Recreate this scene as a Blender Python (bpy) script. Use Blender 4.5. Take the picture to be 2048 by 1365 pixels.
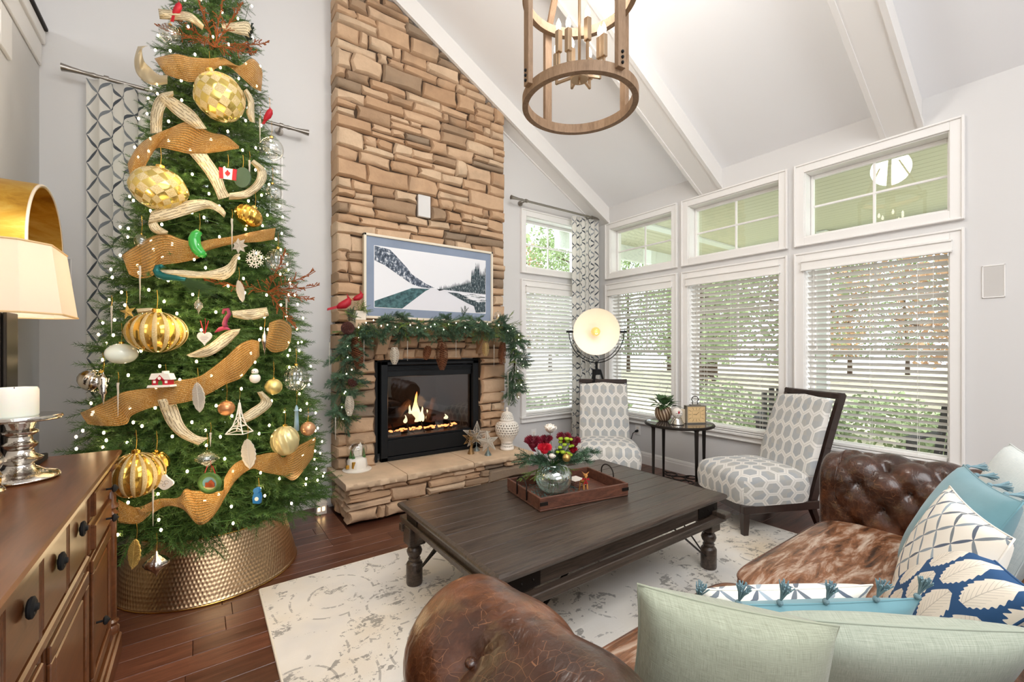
import bpy, bmesh, math, random
from mathutils import Vector, Matrix, noise
import numpy as np
for o in list(bpy.data.objects): bpy.data.objects.remove(o)
S = bpy.context.scene
C = S.collection
R = math.radians
random.seed(7)
# ------------------------------------------------------------------ camera
cam_d = bpy.data.cameras.new('camera'); cam = bpy.data.objects.new('camera', cam_d); C.objects.link(cam)
cam_d.sensor_width = 36; cam_d.lens = 867.4/2048*36; cam_d.shift_y = 15.5/2048; cam_d.clip_start = .02
cam.location = (0, 0, 1.35); cam.rotation_euler = (R(90), 0, -R(35.69)); S.camera = cam
# ------------------------------------------------------------------ world, light, exposure
w = bpy.data.worlds.new('world'); S.world = w; w.use_nodes = True
bg = w.node_tree.nodes['Background']; bg.inputs[0].default_value = (.84, .92, 1, 1); bg.inputs[1].default_value = 3.3
S.view_settings.view_transform = 'Standard'; S.view_settings.look = 'None'; S.view_settings.gamma = 1
S.view_settings.use_curve_mapping = False; S.view_settings.exposure = 0.40
def area(name, loc, rot, sx, sy, e, col=(1, 1, 1)):
    d = bpy.data.lights.new(name, 'AREA'); d.shape = 'RECTANGLE'; d.size = sx; d.size_y = sy; d.energy = e; d.color = col
    o = bpy.data.objects.new(name, d); C.objects.link(o); o.location = loc; o.rotation_euler = rot; return o
# unseen fill lamps, added to brighten the room: overhead, rear and loft
area('overhead_fill_light', (.5, -1.3, 3.8), (R(20), R(4), 0), 3.4, 2.2, 110, (.96, .98, 1))
area('rear_fill_light', (1.0, -3.3, 1.9), (R(90), 0, 0), 3.6, 2.2, 52, (.94, .97, 1))
area('loft_fill_light', (-3.2, .6, 4.1), (R(90), 0, R(-90)), 3.2, 1.5, 75, (.96, .98, 1))  # added fill that lifts the ceiling left of the chandelier
sd = bpy.data.lights.new('sun', 'SUN'); sd.energy = 2.2; sd.angle = R(6); sd.color = (1, .96, .88)
so = bpy.data.objects.new('sun', sd); C.objects.link(so); so.rotation_euler = (R(38), R(20), R(-20))

# ------------------------------------------------------------------ node maths
class X:
    nt = None
    def __init__(s, k): s.k = k
    def _op(s, op, *a):
        n = X.nt.nodes.new('ShaderNodeMath'); n.operation = op
        for i, q in enumerate((s,)+a):
            q = q.k if isinstance(q, X) else q
            if isinstance(q, (int, float)): n.inputs[i].default_value = q
            else: X.nt.links.new(q, n.inputs[i])
        return X(n.outputs[0])
    def __add__(s, o): return s._op('ADD', o)
    def __sub__(s, o): return s._op('SUBTRACT', o)
    def __mul__(s, o): return s._op('MULTIPLY', o)
    def __truediv__(s, o): return s._op('DIVIDE', o)
    def __lt__(s, o): return s._op('LESS_THAN', o)
    def __gt__(s, o): return s._op('GREATER_THAN', o)
    def abs(s): return s._op('ABSOLUTE')
    def sin(s): return s._op('SINE')
    def sqrt(s): return s._op('SQRT')
    def frac(s): return s._op('FRACT')
    def floor(s): return s._op('FLOOR')
    def max(s, o): return s._op('MAXIMUM', o)
    def min(s, o): return s._op('MINIMUM', o)
    def pw(s, o): return s._op('POWER', o)
def newmat(name):
    m = bpy.data.materials.new(name); m.use_nodes = True; nt = m.node_tree; X.nt = nt
    return m, nt, nt.nodes['Principled BSDF']
def coord(nt, kind='Object', scale=(1, 1, 1), rot=(0, 0, 0)):
    t = nt.nodes.new('ShaderNodeTexCoord'); mp = nt.nodes.new('ShaderNodeMapping')
    mp.inputs['Scale'].default_value = scale; mp.inputs['Rotation'].default_value = rot
    nt.links.new(t.outputs[kind], mp.inputs[0]); return mp.outputs[0]
def sep(nt, v):
    n = nt.nodes.new('ShaderNodeSeparateXYZ'); nt.links.new(v, n.inputs[0]); return X(n.outputs[0]), X(n.outputs[1]), X(n.outputs[2])
def comb(nt, a, b, c=0.):
    n = nt.nodes.new('ShaderNodeCombineXYZ')
    for i, q in enumerate((a, b, c)):
        if isinstance(q, X): nt.links.new(q.k, n.inputs[i])
        else: n.inputs[i].default_value = q
    return n.outputs[0]
def tnoise(nt, v, scale=5, detail=4, rough=.55, dist=0):
    n = nt.nodes.new('ShaderNodeTexNoise'); n.inputs['Scale'].default_value = scale; n.inputs['Detail'].default_value = detail
    n.inputs['Roughness'].default_value = rough; n.inputs['Distortion'].default_value = dist
    if v is not None: nt.links.new(v, n.inputs['Vector'])
    return X(n.outputs['Fac'])
def tvor(nt, v, scale=5, feature='F1', out='Distance'):
    n = nt.nodes.new('ShaderNodeTexVoronoi'); n.feature = feature; n.inputs['Scale'].default_value = scale
    if v is not None: nt.links.new(v, n.inputs['Vector'])
    return X(n.outputs[out])
def wnoise(nt, v):
    n = nt.nodes.new('ShaderNodeTexWhiteNoise'); nt.links.new(v, n.inputs['Vector']); return X(n.outputs['Value'])
def ramp(nt, f, stops, interp='LINEAR'):
    n = nt.nodes.new('ShaderNodeValToRGB'); n.color_ramp.interpolation = interp
    e = n.color_ramp.elements
    while len(e) < len(stops): e.new(.5)
    for q, (p, c) in zip(e, stops): q.position = p; q.color = (*c, 1) if len(c) == 3 else c
    nt.links.new(f.k if isinstance(f, X) else f, n.inputs[0]); return n.outputs[0]
def mix(nt, f, a, b, mode='MIX'):
    n = nt.nodes.new('ShaderNodeMix'); n.data_type = 'RGBA'; n.blend_type = mode
    for i, q in ((0, f), (6, a), (7, b)):
        q = q.k if isinstance(q, X) else q
        if isinstance(q, (int, float)): n.inputs[i].default_value = q
        elif isinstance(q, tuple): n.inputs[i].default_value = (*q, 1)
        else: nt.links.new(q, n.inputs[i])
    return n.outputs[2]
def bump(nt, b, h, strength=.3, dist=.01):
    n = nt.nodes.new('ShaderNodeBump'); n.inputs['Strength'].default_value = strength; n.inputs['Distance'].default_value = dist
    nt.links.new(h.k if isinstance(h, X) else h, n.inputs['Height']); nt.links.new(n.outputs[0], b.inputs['Normal'])
def oinfo(nt):
    n = nt.nodes.new('ShaderNodeObjectInfo'); return X(n.outputs['Random'])
def put(nt, sock, inp): nt.links.new(sock.k if isinstance(sock, X) else sock, inp)
def hexc(h): # sRGB hex -> linear
    h = h.lstrip('#'); o = []
    for i in (0, 2, 4):
        c = int(h[i:i+2], 16)/255; o.append(c/12.92 if c <= .04045 else ((c+.055)/1.055)**2.4)
    return tuple(o)
def plain(name, col, rough=.5, metal=0, emit=0, ecol=None, alpha=1, trans=0, ior=1.45, sheen=0, coat=0, bmp=0, bscale=60, var=0):
    m, nt, b = newmat(name)
    col = hexc(col) if isinstance(col, str) else col
    b.inputs['Base Color'].default_value = (*col, 1); b.inputs['Roughness'].default_value = rough; b.inputs['Metallic'].default_value = metal
    b.inputs['Transmission Weight'].default_value = trans; b.inputs['IOR'].default_value = ior; b.inputs['Alpha'].default_value = alpha
    b.inputs['Sheen Weight'].default_value = sheen; b.inputs['Coat Weight'].default_value = coat
    if emit: b.inputs['Emission Color'].default_value = (*(ecol or col), 1); b.inputs['Emission Strength'].default_value = emit
    v = coord(nt)
    if var:
        n = tnoise(nt, v, 3.5, 5); d = tuple(c*(1-var) for c in col); l = tuple(min(1, c*(1+var)) for c in col)
        put(nt, ramp(nt, n, [(.3, d), (.7, l)]), b.inputs['Base Color'])
    if bmp: bump(nt, b, tnoise(nt, v, bscale, 4), bmp, .005)
    return m
def glassy(name, tint=(1, 1, 1), refl=.08, rough=0.0):
    m, nt, b = newmat(name); out = nt.nodes['Material Output']
    t = nt.nodes.new('ShaderNodeBsdfTransparent'); t.inputs[0].default_value = (*tint, 1)
    g = nt.nodes.new('ShaderNodeBsdfGlossy'); g.inputs['Roughness'].default_value = rough
    lw = nt.nodes.new('ShaderNodeLayerWeight'); lw.inputs[0].default_value = .25
    f = X(lw.outputs['Facing']).pw(2.5)*.6+refl
    s = nt.nodes.new('ShaderNodeMixShader'); put(nt, f, s.inputs[0]); nt.links.new(t.outputs[0], s.inputs[1]); nt.links.new(g.outputs[0], s.inputs[2])
    nt.links.new(s.outputs[0], out.inputs[0]); return m

# ------------------------------------------------------------------ mesh builder
class MB:
    def __init__(s): s.v = []; s.f = []; s.uv = {}; s.mi = []
    def add(s, vs, fs, uvs=None, mi=0):
        o = len(s.v); s.v += [tuple(p) for p in vs]
        for k, f in enumerate(fs):
            if uvs: s.uv[len(s.f)] = uvs[k]
            s.f.append(tuple(i+o for i in f)); s.mi.append(mi)
        return s
    def box(s, a, b, mi=0):
        x0, y0, z0 = a; x1, y1, z1 = b
        return s.add([(x0, y0, z0), (x1, y0, z0), (x1, y1, z0), (x0, y1, z0), (x0, y0, z1), (x1, y0, z1), (x1, y1, z1), (x0, y1, z1)],
                     [(0, 3, 2, 1), (4, 5, 6, 7), (0, 1, 5, 4), (1, 2, 6, 5), (2, 3, 7, 6), (3, 0, 4, 7)], mi=mi)
    def cbox(s, c, d, mi=0): return s.box([c[i]-d[i]/2 for i in range(3)], [c[i]+d[i]/2 for i in range(3)], mi)
    def bbox(s, a, b, r=.004, mi=0): # box with chamfered edges
        x0, y0, z0 = a; x1, y1, z1 = b; r = min(r, abs(x1-x0)/2.2, abs(y1-y0)/2.2, abs(z1-z0)/2.2); vs = []; 
        for sx in (0, 1):
            for sy in (0, 1):
                for sz in (0, 1):
                    X0 = (x0, x1)[sx]; Y0 = (y0, y1)[sy]; Z0 = (z0, z1)[sz]; dx, dy, dz = (r, -r)[sx], (r, -r)[sy], (r, -r)[sz]
                    vs += [(X0, Y0+dy, Z0+dz), (X0+dx, Y0, Z0+dz), (X0+dx, Y0+dy, Z0)]
        bm = bmesh.new(); V = [bm.verts.new(p) for p in vs]; bmesh.ops.convex_hull(bm, input=V)
        bmesh.ops.dissolve_limit(bm, angle_limit=.01, verts=bm.verts, edges=bm.edges)
        bm.verts.index_update(); s.add([v.co for v in bm.verts], [[v.index for v in f.verts] for f in bm.faces], mi=mi); bm.free(); return s
    def beam(s, p, q, w, h=None, up=(0, 0, 1), mi=0):
        h = h or w; p = Vector(p); q = Vector(q); d = (q-p).normalized(); u = Vector(up)
        if abs(d.dot(u)) > .98: u = Vector((1, 0, 0))
        a = d.cross(u).normalized()*w/2; b = a.cross(d).normalized()*h/2
        vs = [p-a-b, p+a-b, p+a+b, p-a+b, q-a-b, q+a-b, q+a+b, q-a+b]
        return s.add(vs, [(0, 1, 2, 3), (7, 6, 5, 4), (0, 4, 5, 1), (1, 5, 6, 2), (2, 6, 7, 3), (3, 7, 4, 0)], mi=mi)
    def cyl(s, p, q, r0, r1=None, n=16, caps=True, mi=0):
        r1 = r0 if r1 is None else r1; p = Vector(p); q = Vector(q); d = (q-p).normalized()
        u = Vector((0, 0, 1)) if abs(d.z) < .95 else Vector((1, 0, 0)); a = d.cross(u).normalized(); b = a.cross(d)
        vs = []
        for c, r in ((p, r0), (q, r1)):
            for i in range(n): t = 2*math.pi*i/n; vs.append(c+a*r*math.cos(t)+b*r*math.sin(t))
        fs = [(i, (i+1) % n, n+(i+1) % n, n+i) for i in range(n)]
        if caps: fs += [tuple(range(n))[::-1], tuple(range(n, 2*n))]
        return s.add(vs, fs, mi=mi)
    def lathe(s, prof, n=24, c=(0, 0, 0), mi=0, axis=None, flute=None):
        vs = []; m = len(prof)
        M = Matrix.Identity(3)
        if axis is not None: M = Vector((0, 0, 1)).rotation_difference(Vector(axis)).to_matrix()
        for (r, z) in prof:
            for i in range(n):
                t = 2*math.pi*i/n; rr = r*(flute(t, z) if flute else 1)
                vs.append(M@Vector((rr*math.cos(t), rr*math.sin(t), z))+Vector(c))
        fs = [(j*n+i, j*n+(i+1) % n, (j+1)*n+(i+1) % n, (j+1)*n+i) for j in range(m-1) for i in range(n)]
        uv = [((i/n, j/(m-1)), ((i+1)/n, j/(m-1)), ((i+1)/n, (j+1)/(m-1)), (i/n, (j+1)/(m-1))) for j in range(m-1) for i in range(n)]
        return s.add(vs, fs, uv, mi=mi)
    def sph(s, c, r, n=16, m=10, sc=(1, 1, 1), mi=0):
        vs = [Vector((0, 0, -r))]
        for j in range(1, m):
            a = math.pi*j/m-math.pi/2
            for i in range(n): t = 2*math.pi*i/n; vs.append(Vector((r*math.cos(a)*math.cos(t), r*math.cos(a)*math.sin(t), r*math.sin(a))))
        vs.append(Vector((0, 0, r))); e = len(vs)-1
        fs = [(0, 1+(i+1) % n, 1+i) for i in range(n)]+[(1+j*n+i, 1+j*n+(i+1) % n, 1+(j+1)*n+(i+1) % n, 1+(j+1)*n+i) for j in range(m-2) for i in range(n)]
        fs += [(1+(m-2)*n+i, 1+(m-2)*n+(i+1) % n, e) for i in range(n)]
        return s.add([(v.x*sc[0]+c[0], v.y*sc[1]+c[1], v.z*sc[2]+c[2]) for v in vs], fs, mi=mi)
    def tube(s, pts, r, n=6, closed=False, mi=0):
        P = [Vector(p) for p in pts]; m = len(P); vs = []; prev = None
        for i, p in enumerate(P):
            a = P[(i-1) % m] if (closed or i > 0) else P[0]; b = P[(i+1) % m] if (closed or i < m-1) else P[-1]
            d = (b-a).normalized()
            if prev is None:
                u = Vector((0, 0, 1)) if abs(d.z) < .9 else Vector((1, 0, 0)); prev = d.cross(u).normalized()
            x = (prev-d*prev.dot(d)).normalized(); prev = x; y = d.cross(x); rr = r(i/(m-1)) if callable(r) else r
            for k in range(n): t = 2*math.pi*k/n; vs.append(p+x*rr*math.cos(t)+y*rr*math.sin(t))
        M = m if closed else m-1
        fs = [(i*n+k, i*n+(k+1) % n, ((i+1) % m)*n+(k+1) % n, ((i+1) % m)*n+k) for i in range(M) for k in range(n)]
        if not closed: fs += [tuple(range(n))[::-1], tuple(range((m-1)*n, m*n))]
        return s.add(vs, fs, mi=mi)
    def grid(s, fn, nu, nv, closed_u=False, mi=0, uvs=(1, 1)):
        vs = [fn(i/nu, j/nv) for j in range(nv+1) for i in range(nu if closed_u else nu+1)]
        w_ = nu if closed_u else nu+1
        fs = []; uv = []
        for j in range(nv):
            for i in range(nu):
                k = (i+1) % w_ if closed_u else i+1
                fs.append((j*w_+i, j*w_+k, (j+1)*w_+k, (j+1)*w_+i))
                a, b, c_, d = i/nu*uvs[0], (i+1)/nu*uvs[0], j/nv*uvs[1], (j+1)/nv*uvs[1]
                uv.append(((a, c_), (b, c_), (b, d), (a, d)))
        return s.add(vs, fs, uv, mi=mi)
    def prism(s, poly, h, M=None, mi=0): # poly in xy, extruded along z by h, transformed
        n = len(poly); vs = [Vector((x, y, 0)) for x, y in poly]+[Vector((x, y, h)) for x, y in poly]
        if M: vs = [M@v for v in vs]
        return s.add(vs, [tuple(range(n))[::-1], tuple(range(n, 2*n))]+[(i, (i+1) % n, n+(i+1) % n, n+i) for i in range(n)], mi=mi)
def org(p):
    o = Vector((0, 0, 0))
    while p is not None: o = o+Vector(p.location); p = p.parent
    return o
def obj(name, mb, m, parent=None, smooth=False, loc=None, bevel=0, solid=0, subd=0, autos=None):
    o0 = org(parent) if loc is None else Vector(loc)
    me = bpy.data.meshes.new(name); me.from_pydata([tuple(Vector(p)-o0) for p in mb.v], [], mb.f)
    for q in (m if isinstance(m, (list, tuple)) else [m]): me.materials.append(q)
    if isinstance(m, (list, tuple)) and any(mb.mi): me.polygons.foreach_set('material_index', mb.mi)
    if mb.uv:
        ul = me.uv_layers.new(name='UVMap')
        for k, uvs in mb.uv.items():
            ls = me.polygons[k].loop_start
            for q, t in enumerate(uvs): ul.data[ls+q].uv = t
    if smooth: me.shade_smooth()
    me.validate(); me.update()
    o = bpy.data.objects.new(name, me); C.objects.link(o)
    if parent is not None: o.parent = parent; o.location = o0-org(parent)
    else: o.location = o0
    if autos: 
        try: me.set_sharp_from_angle(angle=R(autos))
        except Exception: pass
    if bevel: b = o.modifiers.new('bevel', 'BEVEL'); b.width = bevel; b.segments = 2; b.limit_method = 'ANGLE'; b.angle_limit = R(40)
    if solid: b = o.modifiers.new('solid', 'SOLIDIFY'); b.thickness = solid
    if subd: b = o.modifiers.new('sub', 'SUBSURF'); b.levels = subd; b.render_levels = subd
    return o
def tag(o, label=None, cat=None, group=None, kind=None):
    if label: o['label'] = label
    if cat: o['category'] = cat
    if group: o['group'] = group
    if kind: o['kind'] = kind
    return o
def thing(name, label, cat, loc=(0, 0, 0), group=None, kind=None):
    o = bpy.data.objects.new(name, None); o.empty_display_size = .05; C.objects.link(o); o.location = loc
    return tag(o, label, cat, group, kind)
def dup(root, loc=None, rotz=None, label=None, group=None):
    r = root.copy(); C.objects.link(r)
    if loc is not None: r.location = loc
    if rotz is not None: r.rotation_euler.z = rotz
    if label: r['label'] = label
    if group: r['group'] = group
    for ch in list(root.children):
        c = ch.copy(); C.objects.link(c); c.parent = r
        for g in ch.children: d = g.copy(); C.objects.link(d); d.parent = c
    return r
def shared(name, mesh, parent, M):
    o = bpy.data.objects.new(name, mesh); C.objects.link(o); o.parent = parent; o.matrix_local = M; return o
# a pixel of the 2048x1365 photograph as a direction from the eye, used to read real positions off known planes
sY, cY = math.sin(R(35.69)), math.cos(R(35.69))
def ray(u, v):
    a = (u-1024)/867.4; return Vector((sY+cY*a, cY-sY*a, (698-v)/867.4))
def onX(u, v, x0): q = ray(u, v); t = x0/q.x; return Vector((x0, q.y*t, 1.35+q.z*t))
def onY(u, v, y0): q = ray(u, v); t = y0/q.y; return Vector((q.x*t, y0, 1.35+q.z*t))
def onZ(u, v, z0): q = ray(u, v); t = (z0-1.35)/q.z; return Vector((q.x*t, q.y*t, z0))
def onD(u, v, d): q = ray(u, v)*d; q.z += 1.35; return q
# ------------------------------------------------------------------ materials
M_ = {}
def wood(name, c0, c1, grain=(1, 14, 14), rough=.45, sc=3, bmp=.25, coat=0, obvar=.35, rot=(0, 0, 0)):
    m, nt, b = newmat(name); v = coord(nt, 'Object', grain, rot)
    r = oinfo(nt); off = nt.nodes.new('ShaderNodeVectorMath'); off.operation = 'ADD'; nt.links.new(v, off.inputs[0]); nt.links.new(comb(nt, r*37, r*91, r*53), off.inputs[1])
    n = tnoise(nt, off.outputs[0], sc, 6, .6, .6); n2 = tnoise(nt, off.outputs[0], sc*5, 3, .6)
    f = n*.7+n2*.3
    c = ramp(nt, f, [(.3, c0), (.7, c1)])
    if obvar: c = mix(nt, r*obvar, c, tuple(q*.45 for q in c0))
    put(nt, c, b.inputs['Base Color']); b.inputs['Roughness'].default_value = rough; b.inputs['Coat Weight'].default_value = coat; b.inputs['Coat Roughness'].default_value = .25
    bump(nt, b, f, bmp, .004); M_[name] = m; return m
M_['wall'] = plain('wall_paint', '#DBD9D7', .9, bmp=.05, bscale=180)
M_['ceil'] = plain('ceiling_paint', '#F5F5F6', .9)
M_['trim'] = plain('white_trim', '#F1EEEA', .45)
M_['slat'] = plain('blind_white', '#F2EFEA', .5)
wood('floor_wood', hexc('#4A281D'), hexc('#875640'), (1.2, 16, 16), .32, 2.2, .3, .15, .55)
wood('walnut', hexc('#45250F'), hexc('#7B4A2A'), (10, 1, 10), .28, 2.0, .08, .3, .1)
wood('table_wood', hexc('#18120F'), hexc('#5E4E42'), (1.5, 26, 26), .33, 2.8, .6, .18, .18)
wood('tray_wood', hexc('#3A2018'), hexc('#7A4C38'), (4, 18, 18), .5, 2.5, .3, 0, .2)
wood('ring_wood', hexc('#74593F'), hexc('#A08367'), (14, 14, 3), .65, 2.5, .3, 0, .1)
wood('espresso', hexc('#1B100C'), hexc('#3A231A'), (8, 8, 2), .3, 2.5, .05, .3, .1)
def stone_mat():
    m, nt, b = newmat('ledger_stone'); v = coord(nt, 'Object'); r = oinfo(nt)
    off = nt.nodes.new('ShaderNodeVectorMath'); off.operation = 'ADD'; nt.links.new(v, off.inputs[0]); nt.links.new(comb(nt, r*17, r*31, r*23), off.inputs[1]); v = off.outputs[0]
    base = ramp(nt, r, [(0, hexc('#85796A')), (.07, hexc('#A08A72')), (.2, hexc('#BC9876')), (.45, hexc('#CFAB88')), (.7, hexc('#D6B594')), (.9, hexc('#DEC3A4')), (1, hexc('#C8A380'))])
    n = tnoise(nt, v, 7, 6, .65); c = mix(nt, ramp(nt, n, [(.35, (0, 0, 0)), (.7, (1, 1, 1))]), mix(nt, .3, base, hexc('#8A6A50')), base)
    n3 = tnoise(nt, v, 2.3, 3); c = mix(nt, ramp(nt, n3, [(.55, (0, 0, 0)), (.75, (.6, .6, .6))]), c, hexc('#6F6354'))
    put(nt, c, b.inputs['Base Color']); b.inputs['Roughness'].default_value = .9
    n2 = tnoise(nt, v, 26, 8, .75); bump(nt, b, n2+n*1.5, .55, .012); return m
M_['stone'] = stone_mat()
M_['mortar'] = plain('dark_mortar', '#4A3A2C', .95)  # dark brown mortar behind the stone joints
M_['slab'] = plain('hearth_slab_stone', '#CDB294', .75, bmp=.5, bscale=30, var=.18)
M_['black'] = plain('black_metal', '#14171A', .42, .3)
M_['blackm'] = plain('matte_black', '#0B0B0C', .8)
M_['iron'] = plain('dark_iron', '#2A2420', .5, .7, bmp=.1, bscale=90)
M_['steel'] = plain('brushed_steel', '#9A948C', .3, 1)
M_['brass'] = plain('antique_brass', '#B79A6C', .3, 1)
M_['nickelwarm'] = plain('champagne_metal', '#B9A083', .35, .85)
M_['gold'] = plain('gold_metal', '#E2B658', .22, 1)
M_['goldg'] = plain('gold_glitter', '#E0C070', .35, .9, bmp=.8, bscale=500)
M_['silver'] = plain('silver_mercury', '#C9C4BC', .12, 1, bmp=.35, bscale=45)
M_['white'] = plain('white_glaze', '#F0E8DC', .35, coat=.3)
M_['cream'] = plain('cream_plaster', '#EFE6D6', .7, bmp=.4, bscale=120)
M_['glitterw'] = plain('silver_glitter', '#DED5C6', .4, .25, bmp=.9, bscale=600)
M_['glass'] = glassy('window_glass', (1, 1, 1), .05)
M_['glassg'] = glassy('green_tint_glass', (.96, .98, .94), .07)
M_['clear'] = glassy('clear_ornament_glass', (.97, .98, .97), .16)
M_['fglass'] = glassy('fire_glass', (.62, .62, .63), .10)
M_['wax'] = plain('candle_wax', '#F1EEE0', .5, ); M_['wax'].node_tree.nodes['Principled BSDF'].inputs['Subsurface Weight'].default_value = .3
M_['red'] = plain('deep_red', '#B01226', .5, bmp=.3, bscale=200); M_['wine'] = plain('burgundy_petal', '#6E0C22', .6)
M_['green'] = plain('leaf_green', '#3F6A2B', .5, var=.3); M_['lime'] = plain('lime_button', '#9CB529', .6, bmp=.4, bscale=200)
M_['bluepaint'] = plain('blue_paint', '#1F6FA8', .4); M_['pickle'] = plain('pickle_green', '#2FA33C', .15, coat=.6)
M_['teal'] = plain('teal_gloss', '#0E5E5A', .3, .3)
def needle(name, c0, c1):
    m, nt, b = newmat(name); v = coord(nt, 'Object'); n = tnoise(nt, v, 40, 2); r = oinfo(nt)
    put(nt, ramp(nt, n*.7+r*.3, [(.25, hexc(c0)), (.75, hexc(c1))]), b.inputs['Base Color']); b.inputs['Roughness'].default_value = .55
    b.inputs['Specular IOR Level'].default_value = .35; return m
M_['needle'] = needle('pine_needle', '#223C1A', '#5F833C'); M_['needle2'] = needle('garland_needle', '#274537', '#6B8A68'); M_['cedar'] = needle('cedar_needle', '#5A7A35', '#93A65A')
M_['bark'] = plain('bark', '#4A3524', .9, bmp=.5)
M_['bulb'] = plain('warm_bulb', (1, .8, .5), .3, emit=30, ecol=(1, .72, .40))
M_['bulb2'] = plain('warm_bulb_small', (1, .85, .6), .3, emit=30, ecol=(1, .82, .6))
def ribbon_gold():
    m, nt, b = newmat('gold_mesh_ribbon'); out = nt.nodes['Material Output']
    u, v, _ = sep(nt, coord(nt, 'UV'))
    line = (v*13).frac()._op('GREATER_THAN', .42); sp = tnoise(nt, coord(nt), 420, 2); 
    b.inputs['Base Color'].default_value = (*hexc('#D9A24C'), 1); b.inputs['Metallic'].default_value = .55; b.inputs['Roughness'].default_value = .30
    put(nt, ramp(nt, sp, [(.35, hexc('#B4762A')), (.52, hexc('#DDA044')), (.64, hexc('#FFEBB4'))]), b.inputs['Base Color'])  # pale top stop paints sparkle highlights into the ribbon colour
    bump(nt, b, sp, .9, .01)
    t = nt.nodes.new('ShaderNodeBsdfTransparent'); s = nt.nodes.new('ShaderNodeMixShader')
    put(nt, line*.45+.5, s.inputs[0]); nt.links.new(t.outputs[0], s.inputs[1]); nt.links.new(b.outputs[0], s.inputs[2]); nt.links.new(s.outputs[0], out.inputs[0]); return m
M_['rgold'] = ribbon_gold()
def striped_gold():
    m, nt, b = newmat('gold_glitter_stripe'); u, v, _ = sep(nt, coord(nt, 'UV')); st = ((u*16+.25).frac() < .42); sp = tnoise(nt, coord(nt), 700, 2)
    c = mix(nt, st, hexc('#DDB050'), ramp(nt, sp, [(.4, hexc('#C9A456')), (.62, hexc('#FFF2C8'))])); put(nt, c, b.inputs['Base Color']); b.inputs['Metallic'].default_value = .85
    put(nt, st*.3+.14, b.inputs['Roughness']); bump(nt, b, sp*st, .8, .004); return m
M_['goldst'] = striped_gold()
def diamond_gold():
    m, nt, b = newmat('pale_gold_facets'); u, v, _ = sep(nt, coord(nt, 'UV')); sp = tnoise(nt, coord(nt), 600, 2)
    k = (((u*6+v*3.2).frac() < .5)*1-((u*6+v*-3.2).frac() < .5)*1).abs()
    c = mix(nt, k, hexc('#E0C56E'), ramp(nt, sp, [(.4, hexc('#D2B25E')), (.64, hexc('#FFF6D4'))])); put(nt, c, b.inputs['Base Color']); b.inputs['Metallic'].default_value = .8; put(nt, k*.25+.18, b.inputs['Roughness']); bump(nt, b, sp*k, .8, .004); return m
M_['golddm'] = diamond_gold()
def burlap():
    m, nt, b = newmat('script_burlap'); u, v, _ = sep(nt, coord(nt, 'UV'))
    row = (v*5).frac(); wig = tnoise(nt, comb(nt, u*60, (v*5).floor()*7.3, 0.), 1.0, 2)
    ink = ((row-.5-(wig-.5)*.9).abs() < .13)*(tnoise(nt, comb(nt, u*26, (v*5).floor()*3.1, 0.), 1.0, 1) > .42)
    c = mix(nt, ink*.8, hexc('#D3C3A0'), hexc('#6B5A44'))
    put(nt, c, b.inputs['Base Color']); b.inputs['Roughness'].default_value = .85
    wv = (u*700).sin()+(v*200).sin(); bump(nt, b, wv, .2, .002); return m
M_['burlap'] = burlap()
def lattice_mat(name, sc=(1, 1), bgc='#F1EDE4', dk='#32404F', lt='#A9AFB4', wmax=.075, kind='UV'):
    m, nt, b = newmat(name); u, v, _ = sep(nt, coord(nt, kind)); u = u*sc[0]; v = v*sc[1]
    p = u+v; q = u-v; out = None; shade = None
    def strokes(a, c):
        d = ((a+.5).frac()-.5).abs(); s = ((c.frac())*math.pi).sin(); idn = wnoise(nt, comb(nt, (a+.5).floor(), c.floor(), 1.7))
        return (d < (s.pw(.55)*wmax)), idn
    m1, i1 = strokes(p, q); m2, i2 = strokes(q, p)
    msk = m1.max(m2); idn = i1*m1+i2*m2*(m1*-1+1)
    col = ramp(nt, idn, [(0, hexc(dk)), (.4, hexc('#5C6670')), (1, hexc(lt))])
    put(nt, mix(nt, msk*.92, hexc(bgc), col), b.inputs['Base Color']); b.inputs['Roughness'].default_value = .85
    bump(nt, b, tnoise(nt, coord(nt, 'Object'), 300, 2), .08, .002)
    if name.startswith('curtain'):
        out = nt.nodes['Material Output']; t = nt.nodes.new('ShaderNodeBsdfTranslucent'); put(nt, b.inputs['Base Color'].links[0].from_socket, t.inputs[0]); s = nt.nodes.new('ShaderNodeMixShader'); s.inputs[0].default_value = .35
        nt.links.new(b.outputs[0], s.inputs[1]); nt.links.new(t.outputs[0], s.inputs[2]); nt.links.new(s.outputs[0], out.inputs[0])
    return m
M_['curtain'] = lattice_mat('curtain_lattice', (1, 1), '#F6F3EC')
M_['lattice_p'] = lattice_mat('pillow_lattice', (1, 1), '#F4EEE2', '#2C4668', '#9FB0BE', .085)
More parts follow.
